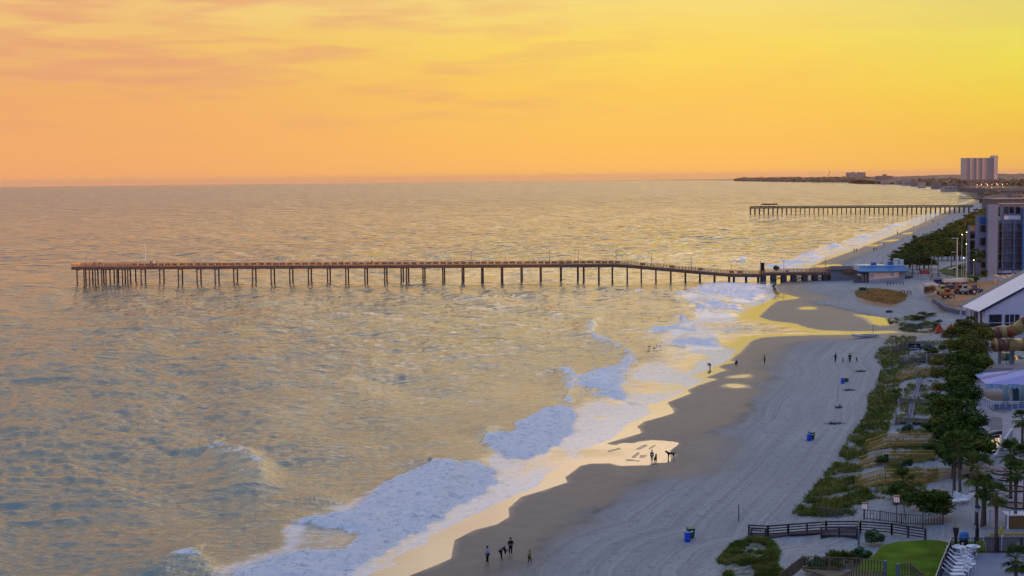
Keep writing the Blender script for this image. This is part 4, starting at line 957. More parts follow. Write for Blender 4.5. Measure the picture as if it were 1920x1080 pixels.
# blue-grey long plank path crossing the rails
m_ = MB(); pts = [G(1722,712,.35), G(1716,735,.35), G(1708,762,.35), G(1703,790,.35), G(1702,806,.35)]
for a, b in zip(pts[:-1], pts[1:]): m_.beam(a, b, .35, .08); m_.beam(a+Vector((.45,0,.0)), b+Vector((.45,0,0)), .35, .08)
for q in pts: m_.beam(q-Vector((0,0,.6)), q+Vector((0,0,.9)), .1, .1)
tag(centre(m_.build('plank_path', mat('blue_board', (.10,.12,.18), .8))), 'blue-grey plank path running along the dune between the low rails', 'boardwalk')
# navy sign
p = G(1703.5,667); Y = p.y-.3; a, b = W(1703.5,655,Y), W(1726,644,Y); t = thing('sign', p, 'navy sign with white sailboat emblem on the dune walkover', 'sign')
m_ = MB(); m_.box(a.x, Y-.04, a.z, b.x, Y+.04, b.z); m_.build('board', mat('navy', (.004,.006,.035), .5), t)
cx = (a.x+b.x)/2; w = b.x-a.x; hh = b.z-a.z; m_ = MB(); yv = Y-.05
q = lambda u, v: (a.x+w*u, yv, a.z+hh*v)
m_.face([q(.50,.6), q(.60,.6), q(.545,.9)]); m_.face([q(.14,.54), q(.86,.54), q(.86,.58), q(.14,.58)]); m_.face([q(.46,.50), q(.70,.50), q(.62,.36), q(.54,.38)])
m_.build('emblem', mat('emblem_grey', (.40,.42,.48), .6), t); m_ = MB(); m_.face([q(.06,.12), q(.92,.10), q(.92,.19), q(.06,.2)]); m_.build('lettering', white, t)
for u in (.02, .98): m_ = MB(); m_.box(a.x+w*u-.07, Y+.05, p.z-.3, a.x+w*u+.07, Y+.19, b.z); m_.build('post', wood_g, t)

# dark ramp with rails at the bottom (purple-grey)
def rail_fence(pts, h, m, lb, n=4, post=2.6, name='rail_fence'):
    p3 = [Vector(p) for p in pts]; t = thing(name, p3[0], lb, 'fence'); rr = MB()
    for a, b in zip(p3[:-1], p3[1:]):
        for k in range(n): z = h*(k+1)/n*.98; rr.beam(a+Vector((0,0,z)), b+Vector((0,0,z)), .06, .10 if k < n-1 else .14)
    rr.build('rails', m, t)
    for a, b in zip(p3[:-1], p3[1:]):
        k = max(1, round((b-a).length/post))
        for i in range(k+1): c = a+(b-a)*(i/k); m_ = MB(); m_.beam(c-Vector((0,0,.2)), c+Vector((0,0,h)), .16, .16); m_.build('post', m, t)
    return t
rail_fence([g(1404,1004), g(1440,1006), g(1478,1003), g(1549,998), g(1613,998)], 1.05, wood_p, 'dark rail fence along the left part of the beach ramp')
rail_fence([g(1613,998), g(1672,1003), g(1735,1013)], 1.05, wood_p, 'dark rail fence along the right part of the beach ramp')
rail_fence([g(1409,1009), g(1436,1009)], .95, wood_p, 'short dark handrail at the beach end of the ramp', n=2)
rail_fence([g(1540,1010), g(1607,1012)], 1.1, wood_p, 'dark rail along the front of the ramp platform', n=3, post=2.0)
a, b, c_, d_ = g(1540,1009), g(1607,1011), g(1614,999), g(1549,999); m_ = MB(); m_.hexa([v-Vector((0,0,.3)) for v in (a,b,c_,d_)]+[v+Vector((0,0,.32)) for v in (a,b,c_,d_)])
t = thing('ramp_platform', a, 'dark planked platform of the beach ramp behind the palm bush', 'platform'); m_.build('deck', wood_p, t)
for u, v in ((a, d_), (b, c_)): m_ = MB(); m_.beam(u+Vector((0,0,1.25)), v+Vector((0,0,1.25)), .12, .08); m_.build('handrail', wood_b, t)
pts = [g(1404,1008), g(1440,1010), g(1478,1005), g(1549,1001)]; m_ = MB()
for u, v in zip(pts[:-1], pts[1:]): m_.beam(u+Vector((0,.5,.08)), v+Vector((0,.5,.08)), 1.2, .1)
o = m_.build('ramp_deck', wood_p); tag(centre(o), 'dark plank floor of the ramp leading onto the beach', 'ramp')
# foreground brown boardwalk with pickets
def bwalk(pts, lb): return picket_fence(pts, 1.05, .22, wood_b, mat('picket_wood', (.10,.085,.05), .85, noise=(2,.3)), lb, name='boardwalk_railing', cat='railing', rails=(.97,.12), pw=.07)
q0 = [W(x, y, Y_) for x, y, Y_ in ()]
z1 = 4.0
def atz(x, y, z): X, Y = P0(x, y, z); return Vector((float(X), float(Y), z))
bwalk([atz(1464,1098,3.6), atz(1505,1066,3.9), atz(1606,1070,3.9), atz(1662,1076,3.9)], 'brown picket railing of the boardwalk at the bottom edge')
bwalk([atz(1500,1118,3.6), atz(1560,1110,3.6), atz(1600,1092,3.9), atz(1660,1096,3.9)], 'nearer brown picket railing at the bottom edge of the photo')
bwalk([atz(1681,1082,3.9), atz(1707,1079,3.9), atz(1731,1100,3.5)], 'separate brown picket railing on the lawn at the bottom')
m_ = MB(); a, b, c_, d_ = atz(1505,1066,3.88), atz(1662,1076,3.88), atz(1660,1096,3.88), atz(1590,1094,3.88); m_.hexa([v-Vector((0,0,.15)) for v in (d_,c_,b,a)]+[d_,c_,b,a]); tag(centre(m_.build('boardwalk_deck', wood_b)), 'brown plank deck of the boardwalk at the bottom edge', 'boardwalk')
for i, (x, y) in enumerate(((1659.5,1078),(1683,1084))):
    p = atz(x, y, 3.9); m_ = MB(); m_.beam(p+Vector((0,0,-.8)), p+Vector((0,0,1.15)), .26, .26); tag(centre(m_.build('gate_post', mat('teal_post', (.10,.14,.17), .7))), ('grey-blue gate post at the end of the boardwalk','grey-blue gate post of the railing on the lawn')[i], 'post')
# sand fence, lantern boxes, slanting posts
picket_fence([g(1536,966), g(1570,972), g(1600,968)], .9, .3, wood_g, mat('slat_green', (.10,.12,.09), .9), 'thin slatted sand fence at the foot of the near grass', name='sand_fence', pw=.05)
picket_fence([g(1620,974), g(1650,977), g(1690,983), g(1730,985), g(1768,984)], 1.0, .28, wood_p, mat('slat_dark', (.05,.045,.05), .9), 'dark slatted sand fence below the bushes along the sandy path', name='sand_fence', pw=.05)
for i, (x, y, h) in enumerate(((1621,971,.9),(1681,979,2.0))):
    p = g(x, y); t = thing('lantern', p, ('pale lantern box on a low post at the left of the sandy path','pale lantern box on a tall post in front of the bushes')[i], 'lantern'); m_ = MB(); m_.beam(p, p+Vector((0,0,h)), .08, .08); m_.build('post', wood_g, t)
    m_ = MB(); m_.box(p.x-.22,p.y-.22,p.z+h,p.x+.22,p.y+.22,p.z+h+.55); m_.build('lamp_box', mat('lantern_panel', (.62,.52,.55), .6, emit=(.8,.6,.65,.25)), t)
    m_ = MB()
    for s_ in (-.22, 0, .22): m_.box(p.x+s_-.02,p.y-.245,p.z+h,p.x+s_+.02,p.y-.222,p.z+h+.55)
    m_.box(p.x-.28,p.y-.28,p.z+h+.55,p.x+.28,p.y+.28,p.z+h+.62); m_.build('frame', black, t)
pole(1700,990, 2.6, .06, mat('teal_post', (.10,.14,.17), .7), 'thin leaning grey-blue post on the sandy path', lean=-.14)
pole(1730,990, 1.5, .09, wood_g, 'grey wooden post at the right end of the dark ramp fence')
pole(1610,1022, 1.3, .10, mat('teal_post', (.10,.14,.17), .7), 'pale post between the two bushes near the lawn')
pole(1807.5,797, 3.0, .06, white, 'white lamp pole with round globe poking out of the tree belt', 'street_lamp', 'street lamp', knob=.2)
pole(1786,1000, 1.6, .05, steel, 'thin grey sign post on the right side of the sandy path')
pole(1776,664, 1.6, .14, white, 'white post at the right end of the grey walkovers')
pole(1737,690, 3.0, .08, steel, 'grey post in front of the grey walkover')

# ---------------------------------------------------------------- hotel with grey slabs, right of the pier
wallg = mat('hotel_wall', (.19,.21,.27), .8, .2, noise=(.15, .06)); wall2 = mat('hotel_side_wall', (.22,.22,.26), .8, .2, noise=(.15,.06)); glassd = mat('dark_glass', (.012,.010,.016), .12, .6)
glassb = mat('curtained_glass', (.085,.085,.13), .2, .5, noise=(.4,.5)); hblue = mat('hotel_blue', (.012,.10,.27), .6); rimw = mat('balcony_rim', (.52,.49,.52), .6); warm = mat('warm_window', (.3,.14,.05), .4, emit=(.9,.42,.12,.10))
HY = 455.0; HB = G(1861, 524); hotel = thing('hotel_building', (HB.x+4, HY+8, 3.0), 'grey beachfront hotel with blue panels at the right edge', 'hotel')
def fb(Y, x0, y0, x1, y1, depth, bot=None):
    """box whose front face at depth Y spans the given pixels"""
    a = W(x0, y1, Y); b = W(x1, y0, Y); z0 = a.z if bot is None else bot
    return (a.x, Y, z0, b.x, Y+depth, b.z)
def part_box(name, args, m, par): m_ = MB(); m_.box(*args); return m_.build(name, m, par)
part_box('wall', fb(HY, 1851, 383.5, 1872, 524, 2.0, 2.5), wallg, hotel)
part_box('wall', fb(HY+3, 1830, 404, 1850.8, 505, 1.2, 2.5), wall2, hotel)
part_box('wall', fb(HY+8, 1818, 423, 1830, 505, 1.2, 2.5), wall2, hotel)
part_box('wall', fb(HY+2.2, 1872, 411, 1990, 530, 18, 2.5), wallg, hotel)
part_box('penthouse', fb(HY+6, 1880, 382.6, 1990, 412, 2.5), wall2, hotel)
part_box('roof', fb(HY+5, 1878, 380.8, 1992, 382.6, 4), rimw, hotel)
for (x0, y0, dy, dp) in ((1876,386,3,22),(1852,405,5,20),(1832,424,10,12)): part_box('rear_wing', fb(HY+dy+dp, x0, y0, 1990, 505, .5, 2.5)[:1]+(HY+dy+.3,)+fb(HY+dy+dp, x0, y0, 1990, 505, .5, 2.5)[2:4]+(HY+dy+dp,)+fb(HY+dy+dp, x0, y0, 1990, 505, .5, 2.5)[5:], wall2, hotel)
def window(args, m, nm='window', frame=None):
    w_ = part_box(nm, args, m, hotel); return w_
for (y0, y1) in ((422,435),(446,460),(470,484),(488,502)): 
    a = fb(HY+2.9, 1837.5, y0, 1849.5, y1, .09); w_ = window(a, glassd)
part_box('blue_panel', fb(HY+2.88, 1837.5, 407, 1849.5, 420, .10), hblue, hotel)
part_box('roof_hatch', fb(HY+5, 1839, 401.5, 1849, 404, 3), black, hotel)
for (y0, y1, mm) in ((424,432,warm),(438,448,glassd),(452,470,glassd),(472,488,glassd)):
    window(fb(HY+7.9, 1819, y0, 1827.5, y1, .09), mm); part_box('balcony', fb(HY+6.8, 1816, y1, 1829, y1+1.6, 1.2), rimw, hotel)
part_box('column', fb(HY+6.2, 1814.5, 422, 1818.3, 505, .5, 3), wall2, hotel)
for k in range(6):
    y = 419.5+k*14.2
    window(fb(HY+1.95, 1873, y, 1878.6, y+12.8, .2), glassd)
    for x0, x1, mm in ((1882,1890.5,glassb),(1891,1900,glassb),(1904,1914.6,glassb),(1922,1931,glassb),(1934,1944,glassb),(1950,1970,glassb)):
        window(fb(HY+2.0, x0, y, x1, y+12.8, .16), mm)
    part_box('balcony', fb(HY+.8, 1872, y+12.8, 1990, y+14.0, 1.2), rimw, hotel)
for x0, x1 in ((1879,1881.4),(1900.6,1903.4),(1916.6,1919.5),(1945,1948)): part_box('column', fb(HY+.6, x0, 411, x1, 524, 1.4, 3), wallg, hotel)
for x0 in (1883, 1893, 1905, 1926, 1940): window(fb(HY+5.9, x0, 387, x0+8, 400, .09), glassd)
part_box('balcony', fb(HY+.5, 1883, 404, 1914, 411.5, .2), rimw, hotel)
part_box('blue_panel', fb(HY-.4, 1916.4, 390, 1990, 520, .35, 3), hblue, hotel)
part_box('podium', fb(HY+1.2, 1873, 506, 1990, 512, 3), rimw, hotel)
# lights and T pole
def lampball(px, py, Y, lb, r=.22, col=(1,.85,.6), st=6):
    base_ = Vector((W(px, py, Y).x, Y, float(hgt(W(px,py,Y).x, Y)[0]))); top = W(px, py, Y); t = thing('street_lamp', base_, lb, 'street lamp', 'lit globe lamps by the hotel'); m_ = MB(); m_.tube(base_, top-Vector((0,0,.1)), .07, .05, 6); m_.build('pole', steel, t)
    m_ = MB(); m_.ellip(top, (r,r,r), 8, 6); m_.build('globe', mat('lamp_glow%d' % st, (.8,.7,.5), .5, emit=col+(st,)), t, True)
for i, (x, y) in enumerate(((1804,440),(1812.5,435.5),(1812,457.5),(1807,483.5),(1826,487.5))): lampball(x, y, 440-i*2, ordw(i+1)+' lit globe lamp among the trees left of the hotel, counted from the top', .15, st=4)
p = Vector((W(1794,500,430).x, 430, 3.1)); t = thing('utility_pole', p, 'tall pale T-shaped utility pole in front of the trees by the hotel', 'utility pole'); zt = W(1794,446,430).z; m_ = MB(); m_.tube(p, (p.x,p.y,zt), .28, .2, 8); m_.build('pole', mat('pale_pole', (.30,.32,.30), .8), t); m_ = MB(); m_.box(p.x-1.7,p.y-.1,zt-.25,p.x+.5,p.y+.1,zt); m_.box(p.x-1.6,p.y-.1,zt-4.4,p.x+.1,p.y+.1,zt-4.2); m_.build('crossarm', mat('pale_pole', (.30,.32,.30), .8), t)

# ---------------------------------------------------------------- white gabled building
bw = mat('white_siding', (.62,.58,.64), .7, .2, noise=(.4,.05)); roofm = mat('white_metal_roof', (.55,.56,.62), .45, .4, noise=(.3,.05)); rake = mat('dark_rake', (.10,.11,.13), .6)
GY = 292.0; GY2 = 306.0; g0 = W(1845, 578.5, GY); g1 = W(1920, 538, GY); slope = (g1.z-g0.z)/(g1.x-g0.x); zb = 2.9
xr = g0.x+26; zr = g0.z+slope*26; t = gab = thing('white_beach_house', (g0.x, GY, 3.0), 'large white building with long sloping roof and dark windows', 'building')
m_ = MB(); m_.hexa([(g0.x+.3,GY,zb),(xr,GY,zb),(xr,GY+.3,zb),(g0.x+.3,GY+.3,zb),(g0.x+.3,GY,g0.z-.25),(xr,GY,zr-.25),(xr,GY+.3,zr-.25),(g0.x+.3,GY+.3,g0.z-.25)]); m_.build('wall', bw, t)
xl = g0.x
m_ = MB(); m_.box(xl+.31,GY+.31,zb,xl+.6,GY2-2,g0.z-.3); m_.build('wall', bw, t)
b0 = W(1815, 571, GY2); m_ = MB()
for (ya, yb_, za, mm, nm) in ((GY-.4, GY2-3.2, 0, roofm, 'roof'), (GY2-3.2, GY2, 0, rake, 'roof_edge')):
    m_ = MB(); m_.hexa([(xl-1.0,ya,g0.z-.22-slope),(xr,ya,zr-.22),(xr,yb_,zr-.22),(xl-1.0,yb_,g0.z-.22-slope),(xl-1.0,ya,g0.z-slope),(xr,ya,zr),(xr,yb_,zr),(xl-1.0,yb_,g0.z-slope)]); m_.build(nm, mm, t)
m_ = MB(); m_.hexa([(xl-1.05,GY-.48,g0.z-.5-slope),(xr,GY-.48,zr-.5),(xr,GY-.41,zr-.5),(xl-1.05,GY-.41,g0.z-.5-slope),(xl-1.05,GY-.48,g0.z+.06-slope),(xr,GY-.48,zr+.06),(xr,GY-.41,zr+.06),(xl-1.05,GY-.41,g0.z+.06-slope)]); m_.build('fascia', mat('navy_fascia', (.03,.035,.075), .6), t)
for x0, x1 in ((1853.7,1879),(1883.5,1912),(1922,1945)):
    a = fb(GY-.05, x0, 589.5, x1, 613, .04); w_ = part_box('window', a, glassd, t); m_ = MB()
    for k in ((0,.33,.66,1) if x0 > 1880 else (0,1)): xx = a[0]+(a[3]-a[0])*k; m_.box(xx-.06, GY-.12, a[2], xx+.06, GY-.055, a[5])
    m_.box(a[0], GY-.115, a[2]+.8, a[3], GY-.06, a[2]+.9); m_.build('frame', bw, w_)
part_box('side_window', (xl+.2, GY+2, zb+.9, xl+.305, GY+9, g0.z-1.2), glassd, t)
for k in range(4): part_box('column', (xl-.95, GY+.3+k*4, zb, xl-.7, GY+.6+k*4, g0.z-.8), bw, t)
a = W(1812, 622, GY-4); m_ = MB(); t = thing('stair_wall', (a.x, GY-4, 3), 'small white stair parapet at the left end of the white building', 'stairs')
s0, s1 = W(1812,624,GY-4), W(1826,603,GY-4); m_.hexa([(s0.x,GY-4,3),(s1.x,GY-4,3),(s1.x,GY-3.7,3),(s0.x,GY-3.7,3),(s0.x,GY-4,s0.z),(s1.x,GY-4,s1.z),(s1.x,GY-3.7,s1.z),(s0.x,GY-3.7,s0.z)]); m_.build('parapet', bw, t)
m_ = MB()
for k in range(6): f_ = k/6; m_.box(s0.x+(s1.x-s0.x)*f_, GY-3.69, 3, s0.x+(s1.x-s0.x)*(f_+.167), GY-2.4, 3+(s1.z-3)*.8*(f_+.1))
m_.build('steps', bw, t)

# ---------------------------------------------------------------- water park: slides, canopy, balcony
brown_s = mat('slide_brown', (.16,.055,.035), .35, .4); brick_s = mat('slide_brick', (.24,.065,.03), .35, .4); yel_s = mat('slide_yellow', (.36,.25,.08), .35, .4); grn_s = mat('slide_green', (.02,.12,.08), .35, .4); pale_c = mat('pale_column', (.20,.26,.27), .6)
SY = 240.0; t = thing('water_slide', (W(1907,690,SY).x, SY+2, 3.1), 'twin brown and yellow tube slides on a pale column', 'water slide')
def tube_path(pts, r, cols, Y):
    P = [W(x, y, Y+dy) for x, y, dy in pts]
    for i, (a, b) in enumerate(zip(P[:-1], P[1:])):
        m_ = MB(); m_.tube(a, b, r, r, 20); d = (b-a).normalized(); m_.tube(a-d*.06, a+d*.06, r*1.07, r*1.07, 20); m_.build('tube_section', cols[i], t, True)
        me = t.children[-1].data if t.children else None
tube_path([(1869,624,0),(1877,622,0),(1892,622,-.5),(1907,617,-1.5),(1922,605,-3),(1945,592,-4)], 1.02, [brown_s, yel_s, brick_s, yel_s, brick_s], SY)
tube_path([(1867.5,647,-1),(1886,647,0),(1914,646,1.0),(1940,650,3),(1965,650,6)], 1.08, [brown_s, yel_s, brick_s, yel_s], SY)
a = W(1867.5,647,SY-1); m_ = MB(); m_.tube(a+Vector((-.12,0,0)), a+Vector((.02,0,0)), 1.2, 1.2, 20); m_.build('rim', yel_s, t, True)
a = W(1907, 690, SY); top = W(1907, 618, SY); m_ = MB(); m_.tube((a.x,SY+2.6,3), (a.x,SY+2.6,top.z), .42, .42, 12); m_.build('column', pale_c, t)
a = W(1884.5, 700, SY); m_ = MB(); m_.tube((a.x,SY+2.8,3), (a.x,SY+2.8,W(1884,650,SY).z), .3, .3, 12); m_.build('column', pale_c, t)
m_ = MB(); m_.beam(W(1886,680,SY+2.2), W(1903,696,SY+2.2), .15, .15); m_.beam(W(1876,664,SY+2.3), W(1903,664,SY+2.3), .15, .15); m_.build('brace', pale_c, t)
t = thing('green_slide', (W(1890,672,SY+8).x, SY+8, 3.1), 'green and yellow tube slide in a blue frame behind the column', 'water slide')
tube_path([(1878,670,0),(1883,670,0),(1893,673,0),(1902,676,1),(1925,680,2)], .95, [yel_s, grn_s, yel_s, grn_s], SY+8)
m_ = MB(); a, b = W(1873.5,680,SY+7), W(1903,658,SY+7)
for u, v in (((a.x,a.z),(a.x,b.z)),((a.x,b.z),(b.x,b.z)),((a.x,a.z),(b.x,a.z))): m_.beam((u[0],SY+7,u[1]), (v[0],SY+7,v[1]), .18, .18)
m_.beam((a.x,SY+7,3), (a.x,SY+7,a.z), .18, .18); m_.beam((b.x,SY+7,3), (b.x,SY+7,a.z), .18, .18)
m_.build('frame', mat('pale_blue', (.14,.26,.42), .6), t)
# canopy
CY = 203.0
def canopy_mat():
    m = bpy.data.materials.new('canopy_fabric'); m.use_nodes = True; tt = m.node_tree; b = tt.nodes['Principled BSDF']; ge = N(tt, 'ShaderNodeNewGeometry')
    w_ = N(tt, 'ShaderNodeTexWave', wave_type='BANDS', bands_direction='Y'); w_.inputs['Scale'].default_value = .07; w_.inputs['Distortion'].default_value = 12; w_.inputs['Detail'].default_value = 2; w_.inputs['Detail Scale'].default_value = .8; L(tt, ge.outputs['Position'], w_.inputs[0])
    L(tt, ramp(tt, w_.outputs[1], [(.40, (.40,.34,.58,1)), (.60, (.26,.38,.60,1)), (.78, (.42,.36,.58,1)), (.96, (.20,.18,.34,1))]), b.inputs['Base Color']); b.inputs['Roughness'].default_value = .7; return m
cm = canopy_mat(); A = W(1848.5,720,CY); t = thing('canopy_roof', (A.x+8, CY+6, 3.1), 'lilac and blue patterned canopy over the balcony at the right edge', 'canopy')
n0, n1 = A, Vector((A.x+16, CY-1.5, A.z)); f0, f1 = Vector((A.x+.3, CY+6.5, A.z+.6)), Vector((A.x+16, CY+9, A.z+.4)); rg0 = Vector((W(1908,694,CY+4).x, CY+4, W(1908,694,CY+4).z)); rg1 = rg0+Vector((12,0,1.6))
m_ = MB(); m_.face([n0, n1, rg1, rg0]); m_.face([f0, n0, rg0]); m_.face([f1, f0, rg0, rg1]); m_.face([n1, n0, f0, f1]); m_.build('roof', cm, t)
m_ = MB(); L_ = (n1-n0).length; k = 0
while k < L_/.62:
    p = n0+(n1-n0)*(k*.62/L_); d = (n1-n0).normalized(); y_ = Vector((0,-.04,0))
    m_.hexa([p+y_-Vector((0,0,.55)), p+d*.6+y_-Vector((0,0,.55)), p+d*.6-y_-Vector((0,0,.55)), p-y_-Vector((0,0,.55)), p+y_, p+d*.6+y_, p+d*.6-y_, p-y_]); m_.face([p+y_*1.1-Vector((0,0,.55)), p+d*.3+y_*1.1-Vector((0,0,.80)), p+d*.6+y_*1.1-Vector((0,0,.55))]); k += 1
m_.build('valance', mat('valance', (.30,.42,.55), .7, noise=(2.5,.35)), t)
# balcony building beneath
SYB = 196.0; t = thing('balcony_building', (W(1885,820,SYB).x, SYB+3, 3.1), 'round-columned building with white glass balcony under the canopy', 'building')
a = fb(SYB, 1861.5, 768, 1990, 786, 9); part_box('balcony_slab', a, mat('white_stucco', (.50,.52,.54), .7, noise=(.6,.06)), t)
for (px, r) in ((1885,.42),(1916,.42),(1950,.42)):
    c_ = W(px, 760, SYB+4); m_ = MB(); m_.tube((c_.x, SYB+4, a[5]), (c_.x, SYB+4, n0.z+.3), r, r, 14); m_.build('column', pale_c, t, True)
for px in (1885, 1925): c_ = W(px, 800, SYB+2); m_ = MB(); m_.tube((c_.x, SYB+2, 3.0), (c_.x, SYB+2, a[2]), .45, .45, 14); m_.build('column', pale_c, t, True)
r0 = W(1863.5, 742, SYB+.2); hr = r0.z-a[5]; m_ = MB(); zt_ = a[5]+1.15
m_.beam((a[0]+.1,SYB+.1,zt_), (a[3],SYB+.1,zt_), .07, .07); m_.beam((a[0]+.1,SYB+.1,zt_), (a[0]+.1,SYB+8,zt_), .07, .07); m_.beam((a[0]+.1,SYB+.1,zt_-.28), (a[3],SYB+.1,zt_-.28), .04, .04)
for k in range(12): m_.beam((a[0]+.1+k*.86,SYB+.1,a[5]), (a[0]+.1+k*.86,SYB+.1,zt_), .06, .06)
for k in range(1,8): m_.beam((a[0]+.1,SYB+.1+k,a[5]), (a[0]+.1,SYB+.1+k,zt_), .06, .06)
m_.build('railing', white, t); 
gm = mat('rail_glass', (.16,.20,.30), .1, .5); part_box('glass_panel', (a[0]+.12, SYB+.09, a[5]+.1, a[3], SYB+.105, zt_-.3), gm, t)
part_box('inner_wall', (W(1894,760,SYB+7).x, SYB+7, a[5], a[3], SYB+7.3, n0.z+.2), mat('white_stucco', (.50,.52,.54), .7), t)
part_box('door', (W(1899,760,SYB+6.9).x, SYB+6.88, a[5], W(1911,760,SYB+6.9).x, SYB+6.98, a[5]+2.4), mat('teal_shutter', (.05,.08,.09), .6), t)
part_box('lower_wall', fb(SYB+3.2, 1892, 787, 1990, 850, .4, 3.0), mat('white_stucco', (.50,.52,.54), .7), t)
part_box('door', fb(SYB+3.0, 1893, 788, 1896.5, 835, .1, 3.05), black, t)
m_ = MB(); u, v = P0(1862,866,3.1), P0(1894,832,3.1); m_.hexa([(u[0],u[1],3.05),(u[0]+.35,u[1],3.05),(v[0]+.35,v[1],3.05),(v[0],v[1],3.05),(u[0],u[1],3.9),(u[0]+.35,u[1],3.9),(v[0]+.35,v[1],5.0),(v[0],v[1],5.0)])
tag(centre(m_.build('garden_wall', mat('white_stucco', (.50,.52,.54), .7))), 'pale slanting garden wall running right of the golden pool', 'wall')
m_ = MB(); p = atz(1811,752,3.12); t = thing('patio_cart', p, 'small yellow and dark drum on the patio beside the tree belt', 'drum'); m_.lathe(p, [(.4,0),(.45,.1),(.45,.5),(.3,.6)], 14); m_.build('drum', black, t); m_ = MB(); m_.lathe((p.x,p.y,p.z+.6), [(.3,0),(.38,.04),(.3,.12),(.05,.16)], 14); m_.build('lid', mat('pale_yellow', (.5,.46,.25), .5), t)

# ---------------------------------------------------------------- pier head buildings on the sand
def hip(px0, px1, y_eave, y_base, Y, dep, roofh, m_roof, m_wall, lb, name, over=.7, ins=.28):
    a = W(px0, y_base, Y); b = W(px1, y_eave, Y); zb_ = min(a.z, float(hgt(a.x, Y)[0])); t = thing(name, ((a.x+b.x)/2, Y+dep/2, zb_), lb, 'building')
    part_box('wall', (a.x, Y, zb_-.4, b.x, Y+dep, b.z), m_wall, t); m_ = MB(); o_ = over; i_ = (b.x-a.x)*ins*.5
    m_.hexa([(a.x-o_,Y-o_,b.z+.0),(b.x+o_,Y-o_,b.z),(b.x+o_,Y+dep+o_,b.z),(a.x-o_,Y+dep+o_,b.z),(a.x+i_,Y+dep*.34,b.z+roofh),(b.x-i_,Y+dep*.34,b.z+roofh),(b.x-i_,Y+dep*.66,b.z+roofh),(a.x+i_,Y+dep*.66,b.z+roofh)]); m_.build('roof', m_roof, t)
    return t, a, b
greyw = mat('weathered_wall', (.20,.20,.22), .8, noise=(.6,.12)); PY = pier_at(1580).y
t, a, b = hip(1558, 1608, 505, 519, PY, 8, .9, mat('navy_roof', (.03,.035,.07), .7), greyw, 'grey building with dark roof between pier and blue-roofed house', 'pier_shop')
m_ = MB()
for (u, v, z) in ((.3,.62,.5),(.35,.55,.68),(.55,.66,.3)): m_.box(a.x+(b.x-a.x)*u, PY-.03, a.z+(b.z-a.z)*z, a.x+(b.x-a.x)*v, PY-.004, a.z+(b.z-a.z)*(z+.09))
m_.build('lettering', mat('faint_letter', (.12,.12,.14), .8), t)
part_box('stilts', (a.x, PY+.4, a.z-3, a.x+.4, PY+1, a.z), wood_p, t)
BY = PY-14; a = W(1630, 523.5, BY); b = W(1697, 507.5, BY); cr = mat('cream_wall', (.40,.37,.35), .8, noise=(.4,.06)); azr = mat('azure_roof', (.03,.15,.33), .5, .3, noise=(.5,.12)); whr = mat('white_roof', (.55,.55,.54), .6)
t = thing('pier_restaurant', ((a.x+b.x)/2, BY+5, a.z), 'long cream building with bright blue roof at the foot of the pier', 'building'); zg = float(hgt(a.x, BY)[0])
part_box('wall', (a.x, BY, zg-.5, b.x, BY+11, b.z), cr, t); al = W(1612, 515, BY).x
part_box('porch', (al, BY+1.5, b.z-1.0, a.x-.01, BY+10, b.z-.2), wood_p, t); zr_ = W(1660, 500, BY+3.2).z
m_ = MB(); m_.hexa([(al-.6,BY-.8,b.z-.3),(b.x+.9,BY-.8,b.z-.3),(b.x+.9,BY+3.2,zr_),(al+.6,BY+3.2,zr_),(al-.6,BY-.8,b.z),(b.x+.9,BY-.8,b.z),(b.x+.9,BY+3.2,zr_+.2),(al+.6,BY+3.2,zr_+.2)]); m_.build('roof', azr, t)
part_box('upper_roof', (al+.7, BY+3.25, b.z-.3, b.x+.8, BY+11, zr_+.45), whr, t)
for k, (x, dy, h) in enumerate(((1639,3.2,1.0),(1671,3.0,1.2),(1664,6,1.6),(1682,6,2.0),(1690,6,1.6))): c_ = W(x, 498, BY+dy); part_box('roof_unit', (c_.x-.8, BY+dy+.4, zr_+.46, c_.x+.9, BY+dy+1.6, zr_+.45+h), whr if k > 1 else azr, t)
for x in (1619, 1625): c_ = W(x, 514, BY+2.5); part_box('post', (c_.x-.15, BY+1.2, zg-.5, c_.x+.15, BY+1.45, b.z-.2), wood_p, t)
for (x0, x1, lb) in ((1601,1615,'grey steps and landing between the two pier buildings'), (1696,1712,'dark wooden stair block at the right end of the blue-roofed house')):
    a_ = W(x0, 522, BY+2); b_ = W(x1, 512, BY+2); t2 = thing('wooden_stairs', (a_.x, BY+2, zg), lb, 'stairs'); m_ = MB()
    for k in range(5): m_.box(a_.x, BY+2-k*.35, zg-.3, b_.x, BY+2.3-k*.35, b_.z-.9-k*.35)
    m_.build('steps', wood_g, t2); m_ = MB(); m_.beam((a_.x,BY+.6,b_.z+.2), (b_.x,BY+.6,b_.z+.2), .08, .1)
    for q_ in np.linspace(0, 1, 6): xx = a_.x+(b_.x-a_.x)*float(q_); m_.beam((xx,BY+.6,zg), (xx,BY+.6,b_.z+.2), .08, .08)
    m_.build('railing', wood_g, t2)
